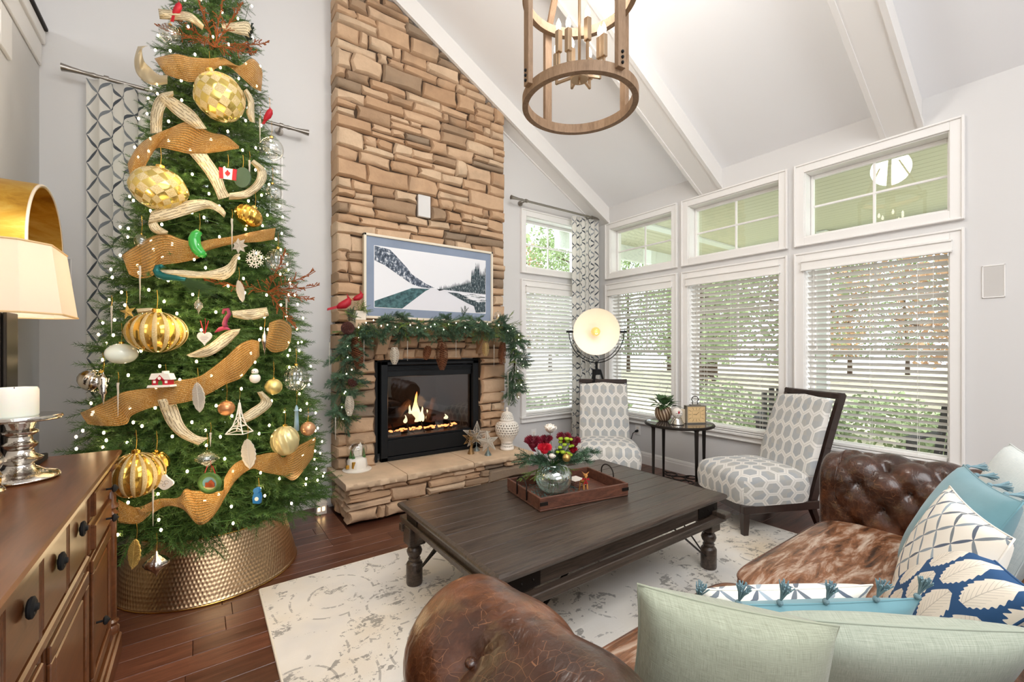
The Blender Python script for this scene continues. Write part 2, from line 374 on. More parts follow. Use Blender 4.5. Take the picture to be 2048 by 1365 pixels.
def hexmat(name, s=(1, 1)):
    m, nt, b = newmat(name); u, v, _ = sep(nt, coord(nt, 'UV')); u = u*s[0]; v = v*s[1]
    # hex lattice, elongated along v
    def cell(a, c): return (a.frac()-.5), ((c/1.7320508).frac()-.5)*1.7320508
    ax, ay = cell(u, v); bx, by = cell(u+.5, v+.8660254)
    def hd(x, y): return (x.abs()).max(x.abs()*.5+y.abs()*.8660254)
    h = hd(ax, ay).min(hd(bx, by))
    cream = (h > .372); gap = (h > .484); r = wnoise(nt, comb(nt, (u+v*.577).floor(), (v*1.1547).floor(), 3.))
    c = mix(nt, cream, mix(nt, r, hexc('#AEB2B5'), hexc('#BDBAB2')), hexc('#EAE6DF')); c = mix(nt, gap*.55, c, hexc('#B6B1A6'))
    put(nt, c, b.inputs['Base Color']); b.inputs['Roughness'].default_value = .9; b.inputs['Sheen Weight'].default_value = .2
    bump(nt, b, cream*1-gap*.6+tnoise(nt, coord(nt, 'UV'), 90, 2)*.35, .6, .006); return m
M_['hexf'] = hexmat('honeycomb_fabric')
def leather(name, c0, c1, c2, sc=2.2, rough=.3, brindle=False):
    m, nt, b = newmat(name); v = coord(nt, 'Object', (1, 1, 1) if not brindle else (1.0, 4.6, 1), (0, 0, R(-35) if brindle else 0))
    n = tnoise(nt, v, sc, 8, .68, .5 if brindle else .4); c = ramp(nt, n, [(.36 if brindle else .32, hexc(c0)), (.5, hexc(c1)), (.66, hexc(c2))])
    cr = tvor(nt, coord(nt, 'Object'), 22, 'DISTANCE_TO_EDGE'); ds = tnoise(nt, coord(nt), 3, 3)
    if not brindle:
        wv = nt.nodes.new('ShaderNodeVectorMath'); wv.operation = 'MULTIPLY_ADD'; nn = nt.nodes.new('ShaderNodeTexNoise'); nn.inputs['Scale'].default_value = 6; nt.links.new(coord(nt), nn.inputs['Vector']); nt.links.new(nn.outputs['Color'], wv.inputs[0]); wv.inputs[1].default_value = (.12, .12, .12); nt.links.new(coord(nt), wv.inputs[2]); cc = tvor(nt, wv.outputs[0], 38, 'DISTANCE_TO_EDGE')
        c = mix(nt, ((cc < .011)*(tnoise(nt, coord(nt), 5, 3) > .44))*.38, c, hexc('#A87450'))
    put(nt, c, b.inputs['Base Color']); b.inputs['Roughness'].default_value = rough
    if not brindle: b.inputs['Coat Weight'].default_value = .35; b.inputs['Coat Roughness'].default_value = .18
    h = tnoise(nt, coord(nt), 7, 4, .6, 1.5)+tnoise(nt, coord(nt), 120, 3)*.08
    bump(nt, b, h, .35 if not brindle else .25, .02); return m
M_['leather'] = leather('aged_leather', '#1D0E07', '#422313', '#7C4A2C')
M_['hide'] = leather('brindle_hide_leather', '#3A2418', '#8A5B3C', '#CDB9A6', 4.5, .34, True)
def linen(name, c0, c1, sc=260):
    m, nt, b = newmat(name); v = coord(nt, 'UV'); a = tnoise(nt, coord(nt, 'UV', (4, 120, 1)), 3, 3); q = tnoise(nt, coord(nt, 'UV', (120, 4, 1)), 3, 3)
    put(nt, ramp(nt, a*.5+q*.5, [(.35, hexc(c0)), (.65, hexc(c1))]), b.inputs['Base Color']); b.inputs['Roughness'].default_value = .9; b.inputs['Sheen Weight'].default_value = .25
    bump(nt, b, a+q, .25, .003); return m
M_['linen'] = linen('sage_linen', '#868B76', '#ABAF9B'); M_['linen2'] = linen('grey_sage_linen', '#8F9787', '#B3B9A9'); M_['linen3'] = linen('pale_blue_linen', '#C9D3D2', '#E6EAE6')
M_['velvet'] = plain('teal_velvet', '#6C98A2', .8, sheen=.35, var=.12, bmp=.1, bscale=20)
M_['tassel'] = plain('blue_grey_tassel', '#7B97A0', .9, bmp=.4, bscale=150)
def leafm():
    m, nt, b = newmat('leaf_print_fabric'); u, v, _ = sep(nt, coord(nt, 'UV'))
    u = u*4.2; v = v*3.0; row = v.floor(); x = (u+row*.5).frac()-.5; y = v.frac()-.5
    edge = (y*42+x.abs()*30).sin()*.03+.455
    leaf = (x.abs()*1.05+y*y*1.3) < edge; vein = ((x.abs() < .012).max(((y*9+x.abs()*-9).frac() < .12)*(x.abs() < .26)))*leaf
    c = mix(nt, leaf, hexc('#27517F'), hexc('#F2E9DA')); c = mix(nt, vein*.5, c, hexc('#8A8378'))
    put(nt, c, b.inputs['Base Color']); b.inputs['Roughness'].default_value = .85; return m
M_['leafp'] = leafm()
def rugm():
    m, nt, b = newmat('distressed_rug'); v = coord(nt, 'Object'); 
    big = tnoise(nt, v, .9, 3); fine = tnoise(nt, coord(nt, 'Object', (1, 1, 1)), 11, 8, .75, .4); st = tnoise(nt, coord(nt, 'Object', (5, 70, 1)), 1, 3)
    x, y, z = sep(nt, v); rad = tvor(nt, v, 2.4)
    ring = ((rad*17).sin().abs() < .20)*(tnoise(nt, v, 16, 5, .7) > .52)*(big > .44)
    sp = ((fine*.8+st*.2) > .548)*(tnoise(nt, v, 2.6, 4, .6) > .50)
    c = ramp(nt, tnoise(nt, v, 1.3, 3), [(.35, hexc('#E8E4DE')), (.55, hexc('#E4DDD1')), (.75, hexc('#D8C8AE'))])
    c = mix(nt, ramp(nt, tnoise(nt, v, 2.1, 3), [(.5, (0, 0, 0)), (.72, (.35, .35, .35))]), c, hexc('#A9ADB2'))
    c = mix(nt, ring*.5, c, hexc('#66625E')); c = mix(nt, sp*.62, c, hexc('#5A5753'))
    put(nt, c, b.inputs['Base Color']); b.inputs['Roughness'].default_value = .95; bump(nt, b, fine+st, .4, .004); return m
M_['rug'] = rugm()
def hammered():
    m, nt, b = newmat('hammered_gold'); v = coord(nt, 'UV', (1, 1, 1)); u, q, _ = sep(nt, v)
    row = (q*17).floor(); a = (u*150+row*.5).frac()-.5; c = (q*17).frac()-.5; d = (a*a+c*c).sqrt()
    b.inputs['Base Color'].default_value = (*hexc('#E2C29A'), 1); b.inputs['Metallic'].default_value = 1; b.inputs['Roughness'].default_value = .30
    bump(nt, b, (d*-1+.5).max(0)*-1, .26, .012); return m
M_['hammer'] = hammered()
def goldleaf():
    m, nt, b = newmat('gold_leaf'); n = tnoise(nt, coord(nt, 'Object', (1, 1, 2.5)), 4, 7, .65, .8)
    put(nt, ramp(nt, n, [(.3, hexc('#9C6A22')), (.5, hexc('#C99A3A')), (.7, hexc('#DDBB62'))]), b.inputs['Base Color']); b.inputs['Metallic'].default_value = .8; b.inputs['Roughness'].default_value = .38
    bump(nt, b, n, .3, .01); return m
M_['goldleaf'] = goldleaf()
def shadem(name, col, tr):
    m, nt, b = newmat(name); out = nt.nodes['Material Output']; b.inputs['Base Color'].default_value = (*hexc(col), 1); b.inputs['Roughness'].default_value = .85
    t = nt.nodes.new('ShaderNodeBsdfTranslucent'); t.inputs[0].default_value = (*hexc(col), 1); s = nt.nodes.new('ShaderNodeMixShader'); s.inputs[0].default_value = tr
    nt.links.new(b.outputs[0], s.inputs[1]); nt.links.new(t.outputs[0], s.inputs[2]); nt.links.new(s.outputs[0], out.inputs[0]); return m
M_['shade'] = shadem('lamp_shade', '#F5EBDC', .5)
M_['copper'] = plain('copper_glitter', '#9C5A30', .4, .7, bmp=.8, bscale=400)
M_['soffit'] = plain('soffit_paint', '#D2CFB6', .7); M_['post'] = plain('porch_white', '#E9ECE6', .6)
M_['lawn'] = plain('lawn_leaves', '#BDB69C', .95, var=.3); M_['deck'] = plain('porch_floor', '#8D8A82', .9)
M_['fol'] = plain('garden_foliage', '#8FA070', .9, var=.3); M_['fol2'] = plain('autumn_foliage', '#B8936E', .9, var=.3)
# ------------------------------------------------------------------ room shell
W, D, XL, YB = 4.23, 3.98, -.83, -3.6
SL = .544                       # roof slope
def zc(x): return 3.15+SL*(W-x)  # ceiling height
def struct(name, mb, m, parent=None, **k):
    o = obj(name, mb, m, parent, **k)
    if parent is None: o['kind'] = 'structure'
    return o
def holes(mb, axis, p0, p1, u0, u1, z0, z1, hs):
    us = sorted({u0, u1, *[h[0] for h in hs], *[h[1] for h in hs]}); zs = sorted({z0, z1, *[h[2] for h in hs], *[h[3] for h in hs]})
    for a, b in zip(us, us[1:]):
        run = None
        for c, d in zip(zs, zs[1:]):
            mu, mz = (a+b)/2, (c+d)/2
            if any(h[0] < mu < h[1] and h[2] < mz < h[3] for h in hs):
                if run: mb.box(*((p0, a, run[0]), (p1, b, run[1])) if axis == 'x' else ((a, p0, run[0]), (b, p1, run[1]))); run = None
            else: run = (run[0], d) if run else (c, d)
        if run: mb.box(*((p0, a, run[0]), (p1, b, run[1])) if axis == 'x' else ((a, p0, run[0]), (b, p1, run[1])))
WY = [(2.782, 3.815), (1.69, 2.733), (.597, 1.639)]          # right wall window casings
LZ, TZ = (.465, 2.175), (2.232, 2.94)
CW = .075
hs = [(a+CW, b-CW, z0+CW, z1-CW) for a, b in WY for z0, z1 in (LZ, TZ)]
mb = MB(); holes(mb, 'x', W, W+.2, YB, D+.2, -.1, 3.15, hs); struct('wall_right', mb, M_['wall'])
BX = [(2.972, 4.005), (-.50, .545)]
BZ, BTZ = (.497, 2.152), (2.22, 2.96)
hs = [(a+CW, b-CW, z0+CW, z1-CW) for a, b in BX for z0, z1 in (BZ, BTZ)]+[(1.26, 2.34, .33, 1.24)]
mb = MB(); holes(mb, 'y', D, D+.2, -3.4, W+.2, -.1, 2.98, hs)
mb.prism([(-3.4, 2.98), (W+.2, 2.98), (W+.2, zc(W+.2)), (-.2, zc(-.2)), (-3.4, zc(-.2)-3.2*SL)], .2, Matrix(((1, 0, 0, 0), (0, 0, 1, D), (0, 1, 0, 0), (0, 0, 0, 1))))
struct('wall_back', mb, M_['wall'])
mb = MB(); mb.box((XL-.12, YB, -.1), (XL, D, 3.30)); struct('wall_left', mb, M_['wall'])
mb = MB(); mb.box((-3.6, YB-.2, -.1), (W+.2, YB, 6.2)); struct('wall_rear', mb, M_['wall'])
mb = MB(); mb.box((-3.6, YB, 2.2), (-3.4, D+.2, 5.0)); struct('wall_loft', mb, M_['wall'])
mb = MB(); mb.box((-3.4, YB, 2.2), (XL-.12, D, 2.4)); struct('floor_loft', mb, M_['floor_wood'])
mb = MB()
P = [(W+.2, zc(W+.2)), (-.2, zc(-.2)), (-3.6, zc(-.2)-3.4*SL), (-3.6, zc(-.2)-3.4*SL+.2), (-.2, zc(-.2)+.2), (W+.2, zc(W+.2)+.2)]
for q0, q1 in ((0, 1), (1, 2)):
    a, b = P[q0], P[q1]
    mb.add([(a[0], YB, a[1]), (b[0], YB, b[1]), (b[0], D+.2, b[1]), (a[0], D+.2, a[1]), (a[0], YB, a[1]+.2), (b[0], YB, b[1]+.2), (b[0], D+.2, b[1]+.2), (a[0], D+.2, a[1]+.2)],
           [(0, 1, 2, 3), (7, 6, 5, 4), (0, 4, 5, 1), (1, 5, 6, 2), (2, 6, 7, 3), (3, 7, 4, 0)])
struct('ceiling', mb, M_['ceil'])
# boxed roof beams running up the slope
def beam_(y0, y1, x1=-.2, n=0):
    mb = MB(); lo = lambda x: zc(x)-.2; hi = lambda x: zc(x)+.02
    a, b = W-.001, x1
    mb.add([(a, y0, lo(a)), (b, y0, lo(b)), (b, y1, lo(b)), (a, y1, lo(a)), (a, y0, hi(a)), (b, y0, hi(b)), (b, y1, hi(b)), (a, y1, hi(a))],
           [(0, 1, 2, 3), (7, 6, 5, 4), (0, 4, 5, 1), (1, 5, 6, 2), (2, 6, 7, 3), (3, 7, 4, 0)])
    s = mb; e = .012
    for (p, q) in ((y0-e, y0+.02), (y1-.02, y1+e)):
        mb.add([(a, p, lo(a)-e), (b, p, lo(b)-e), (b, q, lo(b)-e), (a, q, lo(a)-e), (a, p, lo(a)+.03), (b, p, lo(b)+.03), (b, q, lo(b)+.03), (a, q, lo(a)+.03)],
               [(0, 1, 2, 3), (7, 6, 5, 4), (0, 4, 5, 1), (1, 5, 6, 2), (2, 6, 7, 3), (3, 7, 4, 0)])
    return mb
struct('trim_1', beam_(3.765, D), M_['trim']); struct('trim_2', beam_(2.294, 2.518), M_['trim']); struct('trim_3', beam_(.816, 1.036), M_['trim'])
# floor: boards laid along x, each its own plank; dark border boards round the hearth
floor = struct('floor', MB().box((-3.4, YB, -.1), (W+.2, D+.2, -.022)), M_['floor_wood'])
rnd = random.Random(3); y = -.3; bw = .127
hb = (.74, 2.95, 3.24)  # border frame around the hearth x0,x1,y
while y < D-.01:
    y1 = min(y+bw, D); x = XL-rnd.random()*.9
    while x < W:
        L = rnd.uniform(.7, 1.7); a, b = max(x, XL), min(x+L, W)
        segs = [(a, b)]
        if y1 > hb[2]: segs = [(a, min(b, hb[0])), (max(a, hb[1]), b)]
        for p, q in segs:
            if q-p > .03: obj('plank', MB().bbox((p+.0008, y+.0008, -.022), (q-.0008, y1-.0008, 0), .0016), M_['floor_wood'], floor, loc=((p+q)/2, (y+y1)/2, 0))
        x += L
    y = y1
obj('plank', MB().bbox((hb[0], hb[2]-.12, -.02), (hb[1], hb[2]-.0, .0005), .0015), M_['floor_wood'], floor, loc=(1.8, 3.2, 0))
obj('plank', MB().bbox((hb[0], hb[2]+.001, -.02), (hb[0]+.15, D, .0005), .0015), M_['floor_wood'], floor, loc=(.75, 3.6, 0))
obj('plank', MB().bbox((hb[1]-.15, hb[2]+.001, -.02), (hb[1], D, .0005), .0015), M_['floor_wood'], floor, loc=(2.85, 3.6, 0))
# baseboards
def baseb(name, p, q, n):
    mb = MB(); p = Vector(p); q = Vector(q); n = Vector(n)
    prof = [(0, 0), (.016, 0), (.016, .095), (.012, .105), (.011, .12), (.006, .135), (0, .138)]
    for a, b in zip(prof, prof[1:]):
        mb.add([p+n*a[0]+Vector((0, 0, a[1])), q+n*a[0]+Vector((0, 0, a[1])), q+n*b[0]+Vector((0, 0, b[1])), p+n*b[0]+Vector((0, 0, b[1]))], [(0, 1, 2, 3)])
    struct(name, mb, M_['trim'], solid=.001)
baseb('baseboard_back', (XL, D, 0), (W, D, 0), (0, -1, 0)); baseb('baseboard_right', (W, YB, 0), (W, D, 0), (-1, 0, 0)); baseb('baseboard_left', (XL, YB, 0), (XL, D, 0), (1, 0, 0))
# ------------------------------------------------------------------ windows
def window(n, axis, a, b, z0, z1, muntin, lower):
    base = (W, (a+b)/2, z0) if axis == 'x' else ((a+b)/2, D, z0)
    e = thing('window_%d' % n, None, None, base, kind='structure')
    def bx(mb, u0, u1, d0, d1, c, d, r=.003):
        if axis == 'x': mb.bbox((W+d0, u0, c), (W+d1, u1, d), r)
        else: mb.bbox((u0, D+d0, c), (u1, D+d1, d), r)
    f = MB()
    for s, t, c, d in ((a, a+CW, z0, z1), (b-CW, b, z0, z1), (a+CW, b-CW, z0, z0+CW), (a+CW, b-CW, z1-CW, z1)):
        bx(f, s, t, -.022, .0, c, d)
    for s, t, c, d in ((a+.001, a+.016, z0+.001, z1-.001), (b-.016, b-.001, z0+.001, z1-.001), (a+.016, b-.016, z0+.001, z0+.016), (a+.016, b-.016, z1-.016, z1-.001)): bx(f, s, t, -.034, -.01, c, d)
    obj('casing', f, M_['trim'], e)
    i0, i1, j0, j1 = a+CW, b-CW, z0+CW, z1-CW
    j = MB()
    for s, t, c, d in ((i0-.002, i0+.008, j0-.002, j1+.002), (i1-.008, i1+.002, j0-.002, j1+.002), (i0+.008, i1-.008, j0-.002, j0+.012), (i0+.008, i1-.008, j1-.008, j1+.002)): bx(j, s, t, -.004, .19, c, d)
    obj('jamb', j, M_['trim'], e)
    if lower: obj('sill', (lambda m: (bx(m, a-.01, b+.01, -.05, .02, j0-.022, j0), m)[1])(MB()), M_['trim'], e)
    sashes = [(j0+.008, j1-.008)] if not lower else [(j0+.01, (j0+j1)/2+.02), ((j0+j1)/2-.02, j1-.008)]
    for k, (c, d) in enumerate(sashes):
        o_ = .03*k; s = MB(); g0, g1 = i0+.03, i1-.03
        for p, q, r_, t in ((i0+.009, g0, c, d), (g1, i1-.009, c, d), (g0, g1, c, c+.032), (g0, g1, d-.032, d)): bx(s, p, q, .10+o_, .135+o_, r_, t)
        so_ = obj('sash', s, M_['trim'], e)
        g = MB(); bx(g, g0-.005, g1+.005, .116+o_, .119+o_, c+.025, d-.025, .0005); obj('pane', g, M_['glassg'] if not lower else M_['glass'], e)
        m = MB(); mu = (g0+g1)/2; mz = (c+d)/2 if not lower else d-.34
        if not lower or k == 1:
            bx(m, mu-.009, mu+.009, .108+o_, .128+o_, c+.03, d-.03); bx(m, g0, g1, .107+o_, .129+o_, mz-.009, mz+.009)
            obj('muntin', m, M_['trim'], e)
    return e
n = 1
for a, b in WY:
    window(n, 'x', a, b, *LZ, True, True); window(n+1, 'x', a, b, *TZ, True, False); n += 2
for a, b in BX:
    window(n, 'y', a, b, *BZ, True, True); window(n+1, 'y', a, b, *BTZ, True, False); n += 2
# ------------------------------------------------------------------ blinds: every slat a part
slat_me = {}
def blind(axis, a, b, z0, z1, label, tilt=22):
    off = -.0 ; c = (W+.035, (a+b)/2, z1) if axis == 'x' else ((a+b)/2, D+.035, z1)
    e = thing('window_blind', label, 'blind', c, 'white slatted blinds over the tall windows')
    L = b-a-2*CW-.03
    def bx(mb, d0, d1, h0, h1, u0=-L/2, u1=L/2, r=.002):
        if axis == 'x': mb.bbox((c[0]+d0, c[1]+u0, c[2]+h0), (c[0]+d1, c[1]+u1, c[2]+h1), r)
        else: mb.bbox((c[0]+u0, c[1]+d0, c[2]+h0), (c[0]+u1, c[1]+d1, c[2]+h1), r)
    v = MB(); o_ = -.075; bx(v, o_, o_+.018, -.155, -.075, -L/2-.02, L/2+.02, .004); bx(v, o_-.012, o_+.018, -.085, -.070, -L/2-.03, L/2+.03); bx(v, o_-.012, o_+.018, -.160, -.145, -L/2-.03, L/2+.03)
    bx(v, o_, .02, -.155, -.075, -L/2-.03, -L/2-.015); bx(v, o_, .02, -.155, -.075, L/2+.015, L/2+.03); obj('valance', v, M_['slat'], e)
    key = (axis, round(L, 3), tilt)
    if key not in slat_me:
        m = MB(); t = R(tilt); hw = .0245
        pr = [(-hw, -.0), (-hw*.5, .0025), (0, .0033), (hw*.5, .0025), (hw, 0), (hw*.5, -.0003), (0, .0005), (-hw*.5, -.0003)]
        pr = [(x*math.cos(t)+z*math.sin(t), -x*math.sin(t)+z*math.cos(t)) for x, z in pr]
        vs = [((x, u, z) if axis == 'x' else (u, x, z)) for u in (-L/2, L/2) for x, z in pr]
        m.add(vs, [tuple(range(8)), tuple(range(8, 16))[::-1]]+[(i, (i+1) % 8, 8+(i+1) % 8, 8+i)[::-1] for i in range(8)])
        me = bpy.data.meshes.new('slat'); me.from_pydata(m.v, [], m.f); me.materials.append(M_['slat']); slat_me[key] = me
    zb = z0+CW+.03; z = z1-CW-.10; k = 0
    while z > zb+.03:
        shared('slat', slat_me[key], e, Matrix.Translation((0, 0, z-c[2]))); z -= .0455
    r_ = MB(); bx(r_, -.025, .025, zb-c[2]-.012, zb-c[2]+.012, r=.004); obj('bottom_rail', r_, M_['slat'], e)
    for q in (-L*.32, 0, L*.32):
        for dd in (-.026, .026):
            m = MB(); p = (c[0]+dd, c[1]+q, z1-CW-.08) if axis == 'x' else (c[0]+q, c[1]+dd, z1-CW-.08); m.cyl(p, (p[0], p[1], zb), .0012, n=5); obj('cord', m, M_['slat'], e)
    for q, ln in ((L*.44, .62), (L*.41, .66), (-L*.42, .5)):
        p = (c[0]-.04, c[1]+q, z1-CW-.08) if axis == 'x' else (c[0]+q, c[1]-.04, z1-CW-.08); m = MB(); m.cyl(p, (p[0], p[1], p[2]-ln), .001, n=5)
        m.lathe([(.001, .03), (.004, .02), (.006, 0), (.001, -.003)], 8, (p[0], p[1], p[2]-ln-.02)); obj('pull_cord', m, M_['slat'], e)
    return e
blind('x', *WY[0], *LZ, 'narrowest-looking white blind, in the tall window nearest the corner lamp', 26)
blind('x', *WY[1], *LZ, 'white blind on the middle tall window behind the little round side table', 34)
blind('x', *WY[2], *LZ, 'widest-looking white blind, in the tall window behind the sofa arm', 34)
blind('y', *BX[0], *BZ, 'white blind right of the stone chimney beside the lattice curtain', 48)
# ------------------------------------------------------------------ wall fittings
def plate(name, label, cat, M, w, h, grill=True):
    pass
for lab, ax, (u0, u1), (z0, z1) in (('square white flush speaker grille on the wall right of the windows', 'x', (.416, .52), (1.685, 1.90)), ('square grey flush speaker grille left of the lattice curtain', 'y', (-.80, -.682), (1.736, 1.94))):
    m = MB(); f = MB()
    if ax == 'x':
        m.box((W-.006, u0+.006, z0+.006), (W-.001, u1-.006, z1-.006)); [f.bbox((W-.009, a, c), (W, b, d), .002) for a, b, c, d in ((u0, u1, z0, z0+.007), (u0, u1, z1-.007, z1), (u0, u0+.007, z0, z1), (u1-.007, u1, z0, z1))]
    else:
        m.box((u0+.006, D-.006, z0+.006), (u1-.006, D-.001, z1-.006)); [f.bbox((a, D-.009, c), (b, D, d), .002) for a, b, c, d in ((u0, u1, z0, z0+.007), (u0, u1, z1-.007, z1), (u0, u0+.007, z0, z1), (u1-.007, u1, z0, z1))]
    e = thing('wall_speaker', lab, 'speaker', (W, (u0+u1)/2, z0) if ax == 'x' else ((u0+u1)/2, D, z0))
    obj('grille', m, plain('grille_grey'+ax, '#C9C8C6' if ax == 'y' else '#D9D5D0', .8, bmp=.6, bscale=700), e); obj('rim', f, M_['trim'], e)
def outlet(label, axis, u, z, plug=False):
    e = thing('wall_outlet', label, 'outlet', (W, u, z) if axis == 'x' else (u, D, z))
    def bx(m, u0, u1, z0, z1, d):
        m.bbox((W-d, u+u0, z+z0), (W, u+u1, z+z1), .002) if axis == 'x' else m.bbox((u+u0, D-d, z+z0), (u+u1, D, z+z1), .002); return m
    obj('cover_plate', bx(MB(), -.037, .037, -.06, .06, .006), M_['trim'], e)
    for dz in (-.022, .022): obj('socket', bx(MB(), -.016, .016, dz-.014, dz+.014, .009), M_['white'], e)
    return e
outlet('white wall outlet with the black lamp plug, right of the front-facing chair', 'x', 3.318, .386); outlet('white wall outlet under the window right of the chimney', 'y', 3.17, .345)
# lamp plug and cord
m = MB(); m.cyl((W-.008, 3.318, .375), (W-.045, 3.318, .372), .016, .012, 10); m.tube([(W-.045, 3.318, .372), (W-.08, 3.33, .35), (W-.10, 3.36, .22), (W-.12, 3.40, .06), (W-.16, 3.44, .012), (W-.40, 3.45, .006)], .004)
tag(obj('power_cord', m, M_['blackm'], smooth=True), 'black power cord hanging from the outlet behind the front-facing chair', 'cord')
# stair-side cap rail and return air grille, high on the left wall
m = MB(); m.bbox((XL-.16, YB, 3.36), (XL+.045, D-.02, 3.385), .006); e = tag(obj('handrail', m, M_['iron']), 'dark cap rail along the top of the left knee wall', 'rail')
m = MB(); m.bbox((XL-.13, YB, 3.28), (XL+.03, D-.01, 3.36), .004); m.bbox((XL, YB, 3.14), (XL+.014, D-.01, 3.28), .004); struct('trim_4', m, M_['trim'])
e = thing('air_grille', 'white return air grille high on the left wall', 'vent', (XL, 3.0, 2.75))
m = MB(); y0, y1, z0, z1 = 2.2, 3.42, 2.88, 3.10
for a, b, c, d in ((y0+.05, y1-.16, z0, z0+.05), (y0+.05, y1-.16, z1-.05, z1), (y0, y0+.05, z0, z1), (y1-.16, y1, z0, z1)): m.bbox((XL+.0005, a, c), (XL+.018, b, d), .003)
obj('frame', m, M_['trim'], e)
m = MB()
for k in range(9): z = z0+.055+k*.0135; m.beam((XL+.008, y0+.05, z), (XL+.008, y1-.16, z), .010, .003)
obj('louvre', m, M_['slat'], e)['kind'] = 'stuff'
# ------------------------------------------------------------------ curtains and rods
def curtain(label, x0, x1, z0, z1, y, folds, amp, sc, seed=0):
    rr = random.Random(seed); ph = rr.random()*6; Wd = x1-x0; ex = 1.45
    def fn(u, v):
        s = u*Wd; f = folds*2*math.pi*u+ph; a = amp*(.55+.45*v)
        return Vector((x0+s+math.sin(f*2+1)*.012*(1-u)*u*4, y+math.sin(f)*a+math.sin(f*.5+v*1.2)*amp*.35, z1+(z0-z1)*v))
    mb = MB(); mb.grid(fn, folds*14, 30, uvs=(Wd*ex*sc, (z1-z0)*sc*.92))
    return tag(obj('window_curtain', mb, M_['curtain'], smooth=True, solid=.002), label, 'curtain')
curtain('long lattice-print curtain left of the Christmas tree', -.60, .02, .10, 3.10, D-.13, 5, .045, 6.0, 1)
curtain('lattice-print curtain in the corner behind the floor lamp', 3.66, 4.13, .02, 2.975, D-.12, 6, .030, 7.4, 2)
def rod(label, x0, x1, z, bs):
    y = D-.12; e = thing('curtain_rod', label, 'curtain rod', ((x0+x1)/2, y, z))
    obj('pole', MB().cyl((x0, y, z), (x1, y, z), .0125, n=14), M_['steel'], e, smooth=True, autos=40)
    for xx, d in ((x0, -1), (x1, 1)):
        m = MB(); m.lathe([(0, 0), (.014, 0), (.016, .012), (.013, .03), (.013, .06), (.017, .11), (.024, .16), (0, .16)], 14, (xx, y, z), axis=(d, 0, 0)); obj('finial', m, M_['steel'], e, smooth=True, autos=40)
    for xx in bs:
        m = MB(); m.cyl((xx, y, z), (xx, D, z), .008, n=10); m.cyl((xx, D-.012, z), (xx, D, z), .03, n=16); m.cyl((xx-.012, y, z), (xx+.012, y, z), .02, n=14); obj('bracket', m, M_['steel'], e, smooth=True, autos=40)
rod('long metal curtain rod passing behind the Christmas tree', -.55, .56, 3.12, (-.50, .52))
rod('short metal curtain rod right of the chimney', 2.92, 4.05, 3.01, (2.97, 4.02))
# ------------------------------------------------------------------ outside: porch, garden, trees
mb = MB(); mb.box((W+.21, -6, -.35), (60, 50, -.25)); struct('ground', mb, M_['lawn'])
struct('porch_floor', MB().box((W+.2, -2.5, -.25), (7.6, 5.0, -.12)), M_['deck'])
pc = struct('porch_ceiling', MB().box((W+.2, -2.5, 3.16), (7.9, 5.0, 3.2)), M_['soffit'])
x = W+.22
while x < 7.8:
    obj('soffit_board', MB().bbox((x, -2.5, 3.145), (x+.118, 3.88, 3.16), .004), M_['soffit'], pc, loc=(x, 0, 3.15)); x += .124
y = 4.05
while y < 4.95:
    obj('soffit_board', MB().bbox((W+.22, y, 3.145), (7.9, y+.118, 3.16), .004), M_['soffit'], pc, loc=(6, y, 3.15)); y += .124
obj('soffit_trim', MB().bbox((W+.2, 3.89, 3.12), (7.9, 4.04, 3.16), .005), M_['post'], pc)
obj('porch_fascia', MB().bbox((W+.2, 4.95, 2.9), (7.9, 5.05, 3.2), .005), M_['post'], pc); obj('porch_fascia', MB().bbox((7.8, -2.5, 2.9), (7.9, 5.0, 3.2), .005), M_['post'], pc)
for k, (px, py) in enumerate(((7.7, 4.9), (7.7, 2.6), (7.7, 1.1), (7.7, .2), (5.6, 4.92))):
    m = MB(); m.bbox((px-.07, py-.07, -.12), (px+.07, py+.07, 3.14), .006); m.bbox((px-.1, py-.1, -.12), (px+.1, py+.1, .05), .006); m.bbox((px-.1, py-.1, 2.85), (px+.1, py+.1, 2.92), .006)
    tag(obj('porch_post', m, M_['post']), 'square white porch post outside the windows', 'post', 'white posts along the porch')
def adirondack(loc, rz, label):
    e = thing('porch_chair', label, 'chair', (0, 0, 0), 'dark slatted porch chairs')
    m0 = M_['blackm']
    for s in (-1, 1):
        obj('arm', MB().bbox((s*.30-.05, -.35, .53), (s*.30+.05, .35, .555), .005), m0, e); obj('leg', MB().bbox((s*.28-.04, -.32, 0), (s*.28+.04, -.28, .53), .004), m0, e)
        obj('leg', MB().beam((s*.24, -.30, .36), (s*.24, .5, .02), .03, .1), m0, e)
    for k in range(6): obj('seat_slat', MB().beam((-.25, -.3+k*.085, .37-k*.025), (.25, -.3+k*.085, .37-k*.025), .075, .02), m0, e)
    for k in range(7):
        xx = -.25+k*.083; obj('back_slat', MB().beam((xx, .15, .22), (xx*1.1, .46, .95-abs(k-3)*.03), .07, .02, up=(0, 1, 0)), m0, e)
    e.location = loc; e.rotation_euler.z = rz; return e
adirondack((6.2, .9, -.12), R(-100), 'dark slatted porch chair outside the window behind the sofa arm'); adirondack((6.4, 2.6, -.12), R(-70), 'dark slatted porch chair outside the middle tall window')
